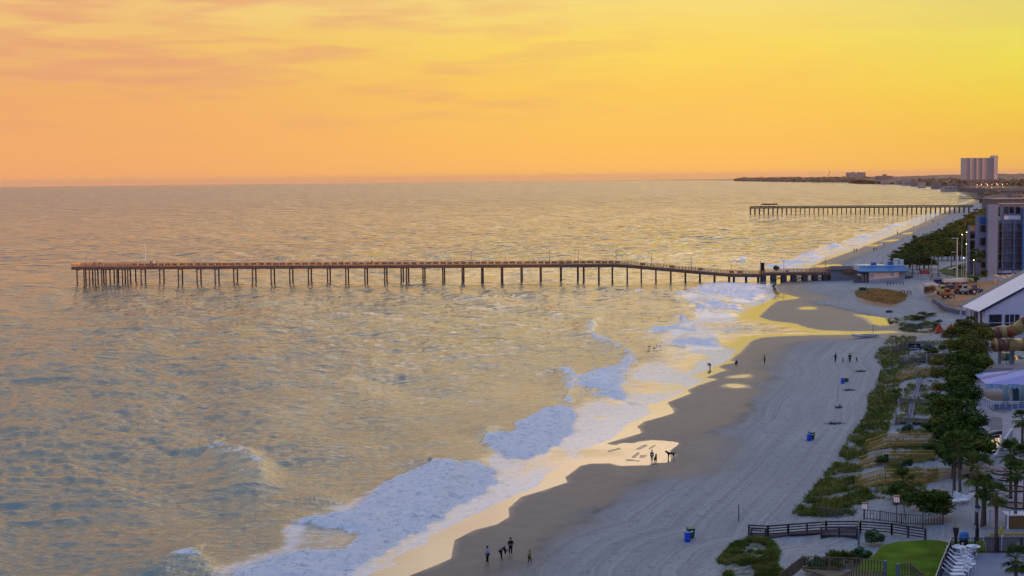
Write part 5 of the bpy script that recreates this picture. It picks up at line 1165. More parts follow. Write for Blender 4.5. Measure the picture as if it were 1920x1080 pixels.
# lifeguard hut with red roof
LY = 452; a = W(1728, 527, LY); b = W(1743, 514, LY); zg = 3.0; t = thing('lifeguard_hut', ((a.x+b.x)/2, LY+1, zg), 'small pale hut on stilts with a dark red roof near the palms', 'hut')
part_box('wall', (a.x+.15, LY, zg+1.1, b.x-.15, LY+2.2, b.z), mat('pale_hut', (.30,.26,.24), .8), t)
z_ = W(1735, 507, LY).z; m_ = MB(); m_.hexa([(a.x-.1,LY-.3,b.z),(b.x+.1,LY-.3,b.z),(b.x+.1,LY+2.5,b.z),(a.x-.1,LY+2.5,b.z),(a.x,LY+.3,z_),(b.x,LY+.3,z_),(b.x,LY+1.9,z_),(a.x,LY+1.9,z_)]); m_.build('roof', mat('dark_red', (.12,.018,.022), .7), t)
for x in (a.x+.25, b.x-.25):
    for y in (LY+.1, LY+2.0): m_ = MB(); m_.beam((x,y,zg-.2), (x,y,zg+1.1), .15, .15); m_.build('leg', wood_g, t)
rail_fence([Vector((W(1745,518,LY).x,LY-2,3.0)), Vector((W(1775,524,LY).x,LY-8,3.0))], 1.2, wood_p, 'dark wooden rail beside the red-roofed hut', n=3)
rail_fence([Vector((W(1700,520,LY).x,LY+8,3.0)), Vector((W(1727,520,LY).x,LY+3,3.0))], 1.2, wood_p, 'dark wooden rail between the blue-roofed house and the hut', n=3)

# ---------------------------------------------------------------- construction yard with vehicles
def wheel(par, c, r, w, axis='y'):
    c = Vector(c); d = Vector((0,w/2,0)) if axis == 'y' else Vector((w/2,0,0)); m_ = MB(); m_.tube(c-d, c+d, r, r, 14); wo_ = m_.build('wheel', black, par); m_ = MB(); m_.tube(c-d*1.08, c+d*1.08, r*.5, r*.5, 10); m_.build('rim', steel, wo_)
def tractor(px, py, m, lb):
    p = G(px, py); t = thing('tractor', p, lb, 'tractor'); x, y, z = p
    m_ = MB(); m_.hexa([(x+.2,y-.45,z+.9),(x+1.9,y-.4,z+.9),(x+1.9,y+.4,z+.9),(x+.2,y+.45,z+.9),(x+.2,y-.45,z+1.7),(x+1.8,y-.35,z+1.5),(x+1.8,y+.35,z+1.5),(x+.2,y+.45,z+1.7)]); m_.build('bonnet', m, t)
    m_ = MB(); m_.hexa([(x-1.3,y-.7,z+.9),(x+.2,y-.7,z+.9),(x+.2,y+.7,z+.9),(x-1.3,y+.7,z+.9),(x-1.1,y-.6,z+2.5),(x+.1,y-.6,z+2.5),(x+.1,y+.6,z+2.5),(x-1.1,y+.6,z+2.5)]); m_.build('cab', glassb, t)
    m_ = MB(); m_.box(x-1.2,y-.7,z+2.5,x+.2,y+.7,z+2.62); m_.build('roof', m, t)
    for s_ in (-.85,.85): wheel(t, (x-.8,y+s_,z+.8), .8, .4); wheel(t, (x+1.3,y+s_*.85,z+.5), .5, .3)
    m_ = MB(); m_.tube((x+.9,y-.2,z+1.6), (x+.9,y-.2,z+2.4), .06, n=6); m_.build('exhaust', black, t); return t
tractor(1830,552, mat('tractor_blue', (.02,.05,.16), .5), 'dark blue tractor parked on the bare orange soil')
def trailer(px, py, Lg, h, m, lb, dark=False):
    p = G(px, py); t = thing('trailer', p, lb, 'trailer', 'trailers in the works yard'); x, y, z = p; m_ = MB(); m_.hexa([(x-Lg/2,y,z+.7),(x+Lg/2,y,z+.7),(x+Lg/2,y+2,z+.7),(x-Lg/2,y+2,z+.7),(x-Lg/2+.1,y+.1,z+.7+h),(x+Lg/2-.3,y+.1,z+.7+h),(x+Lg/2-.3,y+1.9,z+.7+h),(x-Lg/2+.1,y+1.9,z+.7+h)]); m_.build('body', m, t)
    m_ = MB(); m_.box(x-Lg/2-.02,y-.05,z+.5,x+Lg/2+1.0,y-.01+.2,z+.68); m_.build('chassis', black, t)
    for k in (-.25, .05): wheel(t, (x+Lg*k,y-.1,z+.4), .4, .25); wheel(t, (x+Lg*k,y+2.1,z+.4), .4, .25)
    return t
wm = mat('off_white', (.42,.40,.36), .6); trailer(1790,534, 6.5, .9, wm, 'pale flat trailer at the left of the works yard'); trailer(1808,533, 6, 1.0, mat('pale_yellow', (.5,.46,.25), .5), 'pale yellow trailer in the back row of the works yard')
trailer(1768,533, 4.6, .7, mat('navy_tarp', (.02,.02,.09), .7), 'navy covered trailer at the back left of the yard'); trailer(1779,546, 4.4, .9, mat('navy_tarp2', (.012,.016,.05), .6), 'dark navy trailer beside the yellow machine'); trailer(1747,542, 4.2, .8, wm, 'pale trailer beside the rust-coloured bush')
def digger(px, py, m, lb):
    p = G(px, py); t = thing('loader', p, lb, 'loader', 'machines in the works yard'); x, y, z = p; m_ = MB(); m_.box(x-1.2,y-.8,z+.8,x+.9,y+.8,z+1.5); m_.build('body', m, t); m_ = MB(); m_.hexa([(x-.7,y-.7,z+1.5),(x+.6,y-.7,z+1.5),(x+.6,y+.7,z+1.5),(x-.7,y+.7,z+1.5),(x-.5,y-.6,z+2.6),(x+.4,y-.6,z+2.6),(x+.4,y+.6,z+2.6),(x-.5,y+.6,z+2.6)]); m_.build('cab', m, t)
    m_ = MB(); m_.box(x-.55,y-.72,z+1.7,x+.45,y-.705,z+2.3); m_.build('window', glassd, t)
    m_ = MB(); m_.beam((x+.8,y,z+1.3), (x+2.0,y,z+.5), .2, .2); m_.build('arm', black, t); m_ = MB(); m_.hexa([(x+1.9,y-.9,z+.1),(x+2.5,y-.9,z+.1),(x+2.5,y+.9,z+.1),(x+1.9,y+.9,z+.1),(x+1.9,y-.9,z+.8),(x+2.1,y-.9,z+.7),(x+2.1,y+.9,z+.7),(x+1.9,y+.9,z+.8)]); m_.build('bucket', steel, t)
    for s_ in (-.8,.8):
        for k in (-.8,.6): wheel(t, (x+k,y+s_,z+.5), .5, .35)
digger(1767,553, mat('machine_yellow', (.30,.28,.09), .5), 'yellow-green loader in the middle of the works yard'); digger(1776,559, mat('machine_orange', (.26,.09,.03), .5), 'small orange loader in front of the yellow one')
digger(1809,552, wm, 'white loader in front of the pale yellow trailer'); digger(1799,551, mat('machine_red', (.22,.06,.04), .5), 'reddish loader between the navy trailer and the white loader')
for i, (x, y, m, lb) in enumerate(((1745,527,wood_p,'dark curved fence on the sand mound left of the yard'),(1664,535,wood_p,'thin dark fence frame on the sand by the orange grass'),(1690,551,mat('maroon_wood',(.12,.05,.05),.8),'maroon board fence at the right end of the orange grass'))):
    rail_fence([G(x, y), G(x+(32, 30, 18)[i], y+(3, -1, 2)[i])], 1.0, m, lb, n=2)
# grey log pile wall along the soil
m_ = MB(); pts = [G(1753,566), G(1765,574), G(1780,583), G(1800,588), G(1815,590)]
t = thing('silt_fence', pts[0], 'long grey windrow barrier in front of the orange soil', 'barrier')
for a, b in zip(pts[:-1], pts[1:]): m_.beam(a+Vector((0,0,.4)), b+Vector((0,0,.4)), 1.4, 1.0)
m_.build('barrier', mat('silt_grey', (.12,.12,.15), .9, noise=(.8,.2)), t)
# orange pyramid tents
for i, (x, y) in enumerate(((1761,624),(1783,625))):
    p = G(x, y); t = thing('orange_tent', p, ('left orange-red pyramid tent by the stream','right orange-red pyramid tent by the stream')[i], 'tent', 'orange pyramid tents'); m_ = MB(); s_ = 1.05; q = p
    om = mat('tent_orange', (.42,.055,.02), .7, noise=(1,.2)); m_.hexa([(q.x-s_,q.y-s_,q.z+.15),(q.x+s_,q.y-s_,q.z+.15),(q.x+s_,q.y+s_,q.z+.15),(q.x-s_,q.y+s_,q.z+.15),(q.x-.12,q.y-.12,q.z+1.9),(q.x+.12,q.y-.12,q.z+1.9),(q.x+.12,q.y+.12,q.z+1.9),(q.x-.12,q.y+.12,q.z+1.9)]); m_.build('roof', om, t)
    m_ = MB(); m_.lathe((q.x,q.y,q.z+1.9), [(.1,0),(.14,.1),(.03,.3)], 8); m_.build('finial', om, t)
    for sx in (-.9,.9): m_ = MB(); m_.beam((q.x+sx,q.y-.9,q.z-.2), (q.x+sx,q.y-.9,q.z+.16), .1, .1); m_.build('leg', wood_p, t)

for i, (x, y) in enumerate(((1866,531),(1878,533),(1889,531),(1899,529))):
    p = G(x, y); t = thing('patio_umbrella', p, ('leftmost','second','third','rightmost')[i]+' sunlit tan umbrella from the left at the foot of the grey hotel', 'umbrella', 'umbrellas at the foot of the hotel'); m_ = MB(); m_.tube(p, p+Vector((0,0,2.5)), .05, n=6); m_.build('pole', white, t)
    m_ = MB(); m_.lathe((p.x,p.y,p.z+2.0), [(1.3,0),(1.28,.06),(.6,.42),(.05,.62)], 10); m_.build('canopy', mat('umbrella_tan', (.50,.30,.16), .8), t)
# ---------------------------------------------------------------- trees and bushes of the near belt
BELT = [  # px, base py, height m, width m, kind
 (1822,640,4.6,6.5,'o'),(1800,650,4.4,6,'o'),(1842,655,4.6,6.5,'o'),(1782,668,3.8,5,'o'),(1815,676,5,6.5,'d'),(1838,690,5,6,'o'),(1772,700,3.6,5,'o'),(1795,706,4.6,6,'d'),(1820,716,5,6.5,'d'),
 (1780,728,4.2,5.2,'o'),(1803,742,5,6.2,'d'),(1788,760,4.6,6,'d'),(1776,784,4.4,5,'d'),(1802,786,5,5.5,'d'),(1790,812,5,6,'d'),(1782,840,5,5.5,'d'),(1810,846,5.4,5.6,'d'),(1800,880,5.4,5.6,'d'),(1822,884,5,4.8,'d'),
 (1762,745,2.4,3.2,'o'),(1770,815,3,3.4,'o'),(1830,868,4.4,4.2,'d'),(1786,898,4.4,3.6,'d')]
LB = {'d': 'dark evergreen crown', 'o': 'olive-tinged crown'}
for i, (x, y, h, w, k) in enumerate(sorted(BELT, key=lambda b: -b[1])):
    tree(G(x, y), h, w*1.18, CR_DARK if k == 'd' else CR_OLV, '%s in the dense tree belt, %s counting away from the camera' % (LB[k], ordw(i+1)), group='trees in the belt behind the dune', seed=i)
for (x, y, h, w, cr, lb) in ((1735,980,3.4,5.5,CR_DARK,'largest dark rounded bush beside the sandy path'),(1762,975,3.0,3.6,CR_DARK,'dark bush right of the largest bush at the path'),(1715,958,2.8,3.4,CR_OLV,'olive brown bush behind the large dark bush'),
    (1641,1022,1.7,2.3,CR_GRN,'round green shrub in front of the dark ramp fence'),(1617,1054,1.6,2.0,CR_GRN,'round green shrub left of the lawn'),(1523,1078,1.9,2.4,CR_GRN,'green bush at the corner of the bottom boardwalk'),
    (1653,872,1.6,2.0,CR_GRN,'small dark bush under the second walkover stairs'),(1700,812,1.2,1.8,CR_GRN,'low green bush left on the sand behind the third walkover'),(1742,812,1.6,3.0,CR_GRN,'wide green bush on the sand at the tree belt'),(1742,852,1.6,2.4,CR_GRN,'green bush between the second and third walkovers'),
    (1748,757,2.0,2.6,CR_DARK,'dark shrub behind the greenish rail'),(1700,880,1.3,1.8,CR_GRN,'bush in the gap below the second walkover'),(1745,666,1.8,3.2,CR_DARK,'dark green shrub right of the navy sign'),(1775,640,2.4,3,CR_OLV,'olive shrub beside the orange tents'),
    (1744,556,3.2,4.2,CR_RUST,'rust-brown bush glowing at the left of the works yard'),(1722,600,1.4,4,CR_OLV,'flat olive shrub on the sand mound'),(1754,620,1.8,2.6,CR_OLV,'small olive bush left of the orange tents'),(1738,592,1.2,5,CR_OLV,'low olive clump above the stream'),
    (1808,547,1.5,3,CR_RUST,'low rust bush in the middle of the works yard'),(1803,508,2.0,4,CR_OLV,'trimmed olive hedge mound on the far lawn'),(1790,508,1.0,1.6,CR_DARK,'small round shrub on the far lawn path'),(1845,520,3,2.6,CR_DARK,'dark shrub at the corner of the hotel'),(1822,532,2.4,4.8,CR_DARK,'wide dark bush in front of the hotel road')):
    tree(G(x, y), h, w, cr, lb, name='shrub', cat='shrub', trunk=False, seed=int(x))
PALMS = [(1868,1033,4.9,1.15,0),(1895,935,4.6,1.5,1),(1921,955,5.0,1.6,2),(1831,985,5.2,1.75,0),(1842,988,3.6,1.2,1),(1904,990,5.2,1.25,2),(1846,985,3.5,1.3,1),(1789,930,5.2,1.5,2),(1800,932,5.4,1.5,0),(1693,945,2.5,1.3,1),(1917,840,3.4,1.3,2),(1818,640,3.2,1.4,0),(1800,640,3.4,1.3,2),(1905,1100,2.2,1.2,0),(1680,760,1.6,.7,1)]
PL = ['fan palm standing alone behind the black pool fence','shaggy palm on the patio near the right edge','tall palm cut by the right edge of the frame','bushy fan palm on the right of the tree belt','smaller palm crowded beside the bushy one at the path','palm with a brown trunk at the right edge by the cabin','short palm left of the lone palm','palm trunk at the lower end of the tree belt','second palm trunk at the lower end of the tree belt','low palmetto on the left of the large dark bush','palm in front of the balcony building at the right edge','olive palm at the left end of the white building','second olive palm by the white building stairs','palm tip at the bottom right corner','tiny palm in the dune grass']
for (x, y, h, r, s_), lb in zip(PALMS, PL):
    palm(G(x, y), h, r, lb, s_, lean=((x*7) % 5-2)*.01, skirt=h > 2.5)
for i, (x, y, s_, lb) in enumerate(((1577,1062,1.45,'spiky palmetto clump with an orange tuft by the ramp platform'),(1550,1072,1.1,'spiky palmetto behind the bottom boardwalk'),(1690,935,1.5,'spiky palmetto above the sandy path'))):
    t = thing('palmetto', G(x, y), lb, 'palmetto', 'palmetto clumps', world=False)
    for k in range(3):
        o = bpy.data.objects.new('frond_cluster', YUCC[k % 2]); COL.objects.link(o); o.parent = t; o.scale = (s_, s_, s_*.9); o.location = (.5*(k-1), .3*(k % 2), .25); o.rotation_euler = (0,0,k*2)
FARPALM = [(1746,520,8.2),(1759,519,7.6),(1784,503,7),(1829,520,7.4),(1724,508,6.8),(1711,512,5.6),(1734,503,6.5),(1838,521,6.2),(1707,500,6.6),(1690,506,5)]
for i, (x, y, h) in enumerate(FARPALM): palm(G(x, y), h, 1.9, ordw(i+1)+' slender palm in the group between pier house and hotel', i, group='far palms', skirt=False)

# ---------------------------------------------------------------- tree belt beyond the pier, single trees, then the far woods
r_ = random.Random(12); veg = []
vy = [(505,1668,1800),(496,1672,1815),(488,1676,1835),(480,1686,1835),(472,1694,1832),(465,1700,1830),(458,1716,1825),(451,1738,1850),(445,1752,1850),(439,1764,1850),(433,1776,1860),(427,1785,1890),(421,1796,1900),(415,1806,1900),(409,1814,1920),(403,1822,1930),(397,1830,1940)]
i = 0
for (y, x0, x1) in vy:
    x = x0
    while x < x1:
        if not (y > 490 and x > 1742):
            i += 1; h = r_.uniform(4, 7.5)*(.55 if x < x0+14 else 1); cr = (CR_LOWD if r_.random() < .7 else CR_LOWO) if y > 430 else CR_LOWO
            if x < x0+12: cr = CR_LOWO
            tree(G(x, y), h, r_.uniform(6, 10)*(.8 if x < x0+14 else 1), cr, ordw_big(i)+' tree of the beachfront wood beyond the pier, counting away from the camera' if 0 else None, group='trees of the wood beyond the pier', seed=i, trunk=(y > 470)); veg.append(1)
        x += r_.uniform(9, 15)*(1 if y > 440 else .9)
_n = 0
for o in list(COL.objects):
    if o.get('group') == 'trees of the wood beyond the pier':
        _n += 1
        o['label'] = ('%s tree of the beachfront wood beyond the pier, counted from the front' % ordw(_n)) if _n < 100 else '%s hundred and %s tree of the wood beyond the pier, counted from the front' % (('one','two')[(_n//100)-1], ordw(_n % 100) if _n % 100 else 'zeroth')
# far woods as one mass
def far_woods(name, bounds, n, hmin, hmax, sz, m, seed):
    r = np.random.default_rng(seed); px = r.uniform(bounds[0], bounds[1], n); t_ = r.random(n)**1.0
    top = np.interp(px, bounds[2], bounds[3]); bot = np.interp(px, bounds[2], bounds[4]); py = top+(bot-top)*t_
    x, y = P0(px, py, 3.0); ok = y < 30000; x, y = x[ok], y[ok]; n = len(x); z = 3.0-drop(x, y)
    D = y; s = sz*np.clip(D/900, .8, 9.0)*r.uniform(.6, 1.3, n); hh = r.uniform(hmin, hmax, n)
    V = []; k = 16; dirs = r.normal(size=(n, k, 3)); dirs /= np.linalg.norm(dirs, axis=2)[..., None]; dirs[..., 2] = np.abs(dirs[..., 2])
    c = np.stack([x, y, z], -1)[:, None, :]+dirs*np.stack([s*1.9, s*1.5, hh], -1)[:, None, :]*r.uniform(.7, 1, (n, k, 1))
    a = r.normal(size=(n, k, 3)); a /= np.linalg.norm(a, axis=2)[..., None]; b = np.cross(a, dirs); q = (s[:, None, None]*.55)
    P = np.stack([c-a*q, c+b*q, c+a*q, c-b*q], 2).reshape(-1, 3)
    me = fast_mesh(name, P, np.arange(len(P)).reshape(-1, 4), False); o = link(name, me, m); o['kind'] = 'stuff'; return o
lf_far = leafmat('far_leaves', [(.3, (.10,.078,.045,1)), (.6, (.16,.125,.075,1)), (.85, (.26,.20,.13,1))], .01)  # leaf colours paled to carry painted haze
far_woods('far_woods', (1858, 2250, [1858,1880,1920,2250], [366,360,354,352], [372,388,398,410]), 1500, 4, 8, 4.2, lf_far, 1)
far_woods('far_woods', (1600, 2250, [1600,1640,1700,1740,1800,1850,1900,2250], [339.2,339.4,339.6,340,341,343,344,344], [341.6,341.6,344.3,347,352,360,364,364]), 1700, 6, 16, 2.6, lf_far, 2)
far_woods('far_woods', (1385, 1660, [1385,1500,1660], [338.25,338.6,338.8], [338.9,340.3,341.0]), 500, 10, 22, 1.8, lf_far, 3)
# wooded ridge standing behind the tower (rises above eye level)
def ridge(name, pts, Y, depth, m):
    """terrain ridge given by its silhouette at distance Y"""
    n = 240; xs = np.linspace(pts[0][0], pts[-1][0], n); ys = np.interp(xs, [p[0] for p in pts], [p[1] for p in pts])+(fbm(xs*.09, xs*0+Y*.001, 5, 61)-.5)*2.6
    V = []; 
    for x, y in zip(xs, ys):
        t_ = W(x, y, Y); b = Vector((t_.x, Y-depth, -drop(t_.x, Y)-2)); V += [b, Vector((t_.x, Y-depth*.45, b.z*.4+t_.z*.6)), t_, Vector((t_.x*1.1, Y+depth, -drop(t_.x, Y)-20))]
    f = [(i*4+j, (i+1)*4+j, (i+1)*4+j+1, i*4+j+1) for i in range(n-1) for j in range(3)]
    me = bpy.data.meshes.new(name); me.from_pydata([tuple(v) for v in V], [], f); me.update(); o = link(name, me, m); o['kind'] = 'structure'; return o
rm = mat('ridge_woods', (.24,.165,.11), .95, .05, noise=(.02, .5))  # woods colour lightened, distance haze painted in
ridge('hills', [(1378,338.2),(1384,336.2),(1420,335.2),(1480,333),(1560,332),(1640,331),(1700,330),(1760,329),(2300,327)], 16000, 1500, rm)
ridge('hills', [(1610,336),(1640,333),(1690,331),(1730,329.5),(1770,328),(1806,327),(1870,325.5),(1900,326),(1960,325),(2300,322)], 5200, 900, rm)

# ---------------------------------------------------------------- far buildings
def far_block(px0, px1, y0, y1, Y, depth, m, lb, cols=8, rows_=10, side=None, roofs=(), wm_=None, name='apartment_tower', inset=True):
    a = W(px0, y1, Y); b = W(px1, y0, Y); t = thing(name, ((a.x+b.x)/2, Y+depth/2, a.z), lb, 'building'); part_box('wall', (a.x, Y, a.z-30, b.x, Y+depth, b.z), m, t)
    wm_ = wm_ or mat('far_window', (.10,.09,.10), .5); w = (b.x-a.x)/cols; h = (b.z-a.z)/rows_
    if cols*rows_ <= 100:
        for i in range(cols):
            for j in range(rows_): part_box('window', (a.x+w*(i+.22), Y-.25*w*.1-.2, a.z+h*(j+.25), a.x+w*(i+.78), Y-.1, a.z+h*(j+.8)), wm_, t)
    else:
        for i in range(cols):
            part_box('window_strip', (a.x+w*(i+.22), Y-.4, a.z, a.x+w*(i+.78), Y-.1, b.z-1), wm_, t)
        for j in range(rows_): part_box('floor_band', (a.x+.5, Y-.9, a.z+h*j, b.x-.5, Y-.45, a.z+h*j+.9), m, t)
    for (u0, u1, dz) in roofs: part_box('roof_block', (a.x+(b.x-a.x)*u0, Y+.5, b.z, a.x+(b.x-a.x)*u1, Y+depth-.5, b.z+dz), m, t)
    return t, a, b
towm = mat('tower_concrete', (.55,.44,.36), .8, noise=(.03,.06))
t, a, b = far_block(1807, 1863, 295.6, 349, 3300, 24, towm, 'tall slab apartment tower standing alone on the far shore', 24, 18, wm_=mat('tower_window', (.36,.29,.25), .6))
part_box('stair_tower', (b.x, 3296, a.z-30, b.x+9, 3325, W(1870,291.5,3300).z), towm, t)
part_box('podium', (a.x-8, 3280, a.z-30, b.x+22, 3296, W(1840,336.5,3285).z), mat('podium', (.13,.11,.12), .8), t)
for u in (.2,.42,.62): part_box('pilaster', (a.x+(b.x-a.x)*u, 3298, a.z-30, a.x+(b.x-a.x)*(u+.035), 3299.4, b.z), towm, t)
part_box('roof_block', (a.x+75, 3303, b.z, a.x+82, 3310, b.z+2), towm, t)
far_block(1590, 1623, 324.5, 343, 6500, 40, mat('far_grey', (.25,.25,.30), .8), 'distant grey apartment block with stepped roofline above the third pier', 9, 10, roofs=((0,.22,4),(.3,.42,6),(.62,.75,5),(.86,1,4)))
far_block(1646, 1674, 330, 343, 5000, 40, mat('far_brown', (.19,.15,.16), .8), 'low brown distant block between the stepped block and the tower', 8, 4, roofs=((.1,.9,1),(.5,.6,6)))
far_block(1696, 1709, 334, 346, 4200, 30, mat('far_cream', (.38,.31,.26), .8), 'small pale distant building above the curve of the beach', 4, 4)
for i, (x0, x1, y0, y1, Y) in enumerate(((1712,1722,339,344,3900),(1726,1736,341,346,3500),(1738,1748,337,342,4000),(1771,1794,350,355,2700),(1752,1765,343,348,3200),(1680,1690,336,341,4600),(1634,1644,337,342,5600),(1655,1670,340,345,4700),(1782,1796,343,347,3000))):
    far_block(x0, x1, y0, y1, Y, 25, mat('far_cream', (.38,.31,.26), .8) if i % 2 else mat('far_brown', (.19,.15,.16), .8), '%s low house from the left on the distant shore' % ordw(sorted([1712,1726,1738,1771,1752,1680,1634,1655,1782]).index(x0)+1), 3, 2, name='low_house')
t, a, b = far_block(1898, 1960, 358, 372, 1500, 30, mat('pale_villa', (.26,.23,.23), .8), 'pale beachfront house with brown roof above the hotel', 7, 2, name='villa')
m_ = MB(); m_.hexa([(a.x-2,1498,b.z),(b.x+2,1498,b.z),(b.x+2,1532,b.z),(a.x-2,1532,b.z),(a.x+6,1510,b.z+3),(b.x-6,1510,b.z+3),(b.x-6,1520,b.z+3),(a.x+6,1520,b.z+3)]); m_.build('roof', mat('brown_roof', (.08,.055,.05), .8), t)
t, a, b = far_block(1864, 1945, 373, 384, 1150, 30, mat('brown_block', (.16,.12,.11), .8), 'low brown building directly behind the hotel roof', 9, 2, name='villa')
part_box('roof', (a.x-1, 1149, b.z, b.x+1, 1181, b.z+.7), mat('pale_edge', (.3,.25,.22), .8), t)
for i, (x0, x1, y) in enumerate(((1873,1888,367.5),(1858,1872,370))): o = far_block(x0, x1, y-2, y+1, 1500-i*200, 20, mat('pale_villa', (.26,.23,.23), .8), ('long pale low roof at the bend of the beach','second pale low roof near the bend of the beach')[i], 3, 1, name='low_house')
# parked cars near the tower, some with lights
carcols = [(.5,.08,.05),(.55,.52,.5),(.2,.2,.22),(.6,.55,.45),(.08,.09,.12)]
def car(p, m, lb, rz):
    t = thing('parked_car', p, lb, 'car', 'cars parked below the tower', world=False); t.rotation_euler = (0,0,rz); m_ = MB(); m_.hexa([(-2.2,-.85,.35),(2.2,-.85,.35),(2.2,.85,.35),(-2.2,.85,.35),(-2.15,-.8,.95),(2.1,-.8,.85),(2.1,.8,.85),(-2.15,.8,.95)]); m_.build('body', m, t)
    m_ = MB(); m_.hexa([(-1.5,-.78,.95),(1.0,-.78,.93),(1.0,.78,.93),(-1.5,.78,.95),(-1.0,-.65,1.5),(.4,-.65,1.5),(.4,.65,1.5),(-1.0,.65,1.5)]); m_.build('cabin', glassd, t)
    for x in (-1.4,1.4):
        for y in (-.85,.85): m_ = MB(); m_.tube((x,y-.1,.33), (x,y+.1,.33), .33, n=10); m_.build('wheel', black, t)
    return t
for i in range(22):
    x = 1828+i*2.4; Y = 2000+(i % 4)*150; yy = 353.5-(i % 4)*1.0; X_ = W(x, yy, Y).x; hh = W(x, yy, Y).z
    car(Vector((X_, Y, W(x, 352.5-(i%4)*1.3, Y).z)), mat('car_%d' % (i % 5), carcols[i % 5], .3, .5), ordw(i+1)+' tiny car from the left in the lot below the tower', i*.7)
lotw = [tuple(map(float, P)) for P in ()]
for k in range(4):
    Y = 2000+k*150; a = W(1820, 352.5-k*1.3, Y); b = W(1900, 352.5-k*1.3, Y); m_ = MB(); m_.box(a.x, Y-60, a.z-6, b.x, Y+60, a.z-.02); o = m_.build('parking_lot', mat('lot_grey', (.13,.11,.10), .9)); o['kind'] = 'structure'; centre(o)
for i in range(9):
    x = 1832+i*6.5+(i % 3)*2; Y = 2010+(i % 3)*160; p = W(x, 352.4-(i % 3)*1.3, Y); q = p+Vector((0,0,4.5)); t = thing('street_lamp', p, ordw(i+1)+' glowing lamp from the left in the lot below the tower', 'street lamp', 'lamps in the lot below the tower'); m_ = MB(); m_.tube(p, q, .18, n=5); m_.build('pole', steel, t)
    m_ = MB(); m_.ellip(q, (.55,.55,.55), 7, 5); m_.build('lamp', mat('lot_lamp_%d' % (i % 2), (.8,.6,.4), .5, emit=((1,.75,.35,3.2) if i % 2 else (1,.32,.15,3.0))), t, True)
# crane by the third pier
p = W(1548, 341, 9000); q = W(1556, 321, 9000); t = thing('crane', p, 'faint thin crane jib above the far shore', 'crane'); m_ = MB(); m_.beam(p+Vector((0,0,-20)), q, 3.0, 3.0); m_.build('jib', mat('far_brown', (.19,.15,.16), .8), t); m_ = MB(); m_.box(p.x-8,8990,p.z-25,p.x+8,9010,p.z+2); m_.build('base', mat('far_brown', (.19,.15,.16), .8), t)

# ---------------------------------------------------------------- unseen hotels added outside the frame on the right to shade beach and pier
hw = mat('neighbour_wall', (.35,.33,.33), .8)
for i, (x0, y0, x1, y1, h) in enumerate(((62,-60,92,60,48),(95,75,125,164.5,40),(118,165,150,235,30),(150,236,172,356,16),(215,484,260,560,26))):
    t = thing('neighbour_hotel', ((x0+x1)/2, (y0+y1)/2, 3), ['tall hotel standing just outside the right edge, nearest the camera','second hotel outside the right edge of the photo','third hotel outside the right edge beside the water park','long low hotel outside the right edge by the white building','hotel behind the grey beachfront hotel'][i], 'hotel', 'neighbouring hotels'); part_box('wall', (x0,y0,2.5,x1,y1,h), hw, t); part_box('roof', (x0-.5,y0-.5,h,x1+.5,y1+.5,h+.6), rimw, t)
    for k in range(int((h-4)/3)):
        m_ = MB()
        for q_ in range(int((y1-y0)/4)): m_.box(x0-.08, y0+1+q_*4, 4.5+k*3, x0-.01, y0+3.6+q_*4, 6.3+k*3)
        m_.build('window_row', glassd, t)

lf_sun_tint = leafmat('golden_grass', [(.3, (.30,.17,.05,1)), (.7, (.55,.34,.11,1))])  # blade colours hold the low sunlight on the mound
# ---------------------------------------------------------------- dune grass (stuff)
def grass(name, polys, n, hgt_, seed, m, thr=.40, blades=7):
    r = np.random.default_rng(seed); PX, PY = [], []
    for pl in polys:
        a = np.array(pl, float); k = n; px = r.uniform(a[:,0].min(), a[:,0].max(), k); py = r.uniform(a[:,1].min(), a[:,1].max(), k)
        ins = sdist(px, py, a) > 0; PX.append(px[ins]); PY.append(py[ins])
    px = np.concatenate(PX); py = np.concatenate(PY); x, y, z = Gv(px, py)
    keep = fbm(x*.45, y*.28, 4, 91) > thr; x, y, z = x[keep], y[keep], z[keep]; n = len(x)
    s = hgt_*r.uniform(.5, 1.2, n); ang = r.random((n, blades))*6.283; lean = r.uniform(.1, .8, (n, blades)); ro = r.uniform(0, .25, (n, blades))
    bx = x[:, None]+ro*np.cos(ang); by = y[:, None]+ro*np.sin(ang); bz = z[:, None]-.03+0*bx; h = s[:, None]*r.uniform(.6, 1.1, (n, blades))
    w = .035; px_, py_ = -np.sin(ang)*w, np.cos(ang)*w; tx, ty = np.cos(ang)*lean*h, np.sin(ang)*lean*h
    P = np.stack([np.stack([bx-px_, by-py_, bz], -1), np.stack([bx+px_, by+py_, bz], -1), np.stack([bx+tx*.5+px_*.8, by+ty*.5+py_*.8, bz+h*.65], -1), np.stack([bx+tx, by+ty, bz+h], -1)], 2).reshape(-1, 3)
    me = fast_mesh(name, P, np.arange(len(P)).reshape(-1, 4), False); o = link(name, me, m); o['kind'] = 'stuff'; return o
grass('dune_grass', VEG[:1], 26000, .55, 3, grassm, .40)
grass('dune_grass', VEG[1:], 9000, .38, 4, grassm, .46)
grass('dune_grass', [[(1690,640),(1800,640),(1760,690),(1758,900),(1660,960),(1640,930),(1680,830),(1690,740)]], 15000, .45, 5, grassm, .47)
grass('orange_grass', [[(1603,548),(1612,543),(1640,541),(1665,544),(1690,548),(1702,555),(1697,563),(1680,570),(1655,568),(1625,562),(1606,556)]], 6000, .45, 6, lf_sun_tint, .2)
grass('dune_grass', [[(1660,600),(1700,590),(1760,600),(1760,625),(1690,622)]], 3500, .5, 8, grassm, .5)
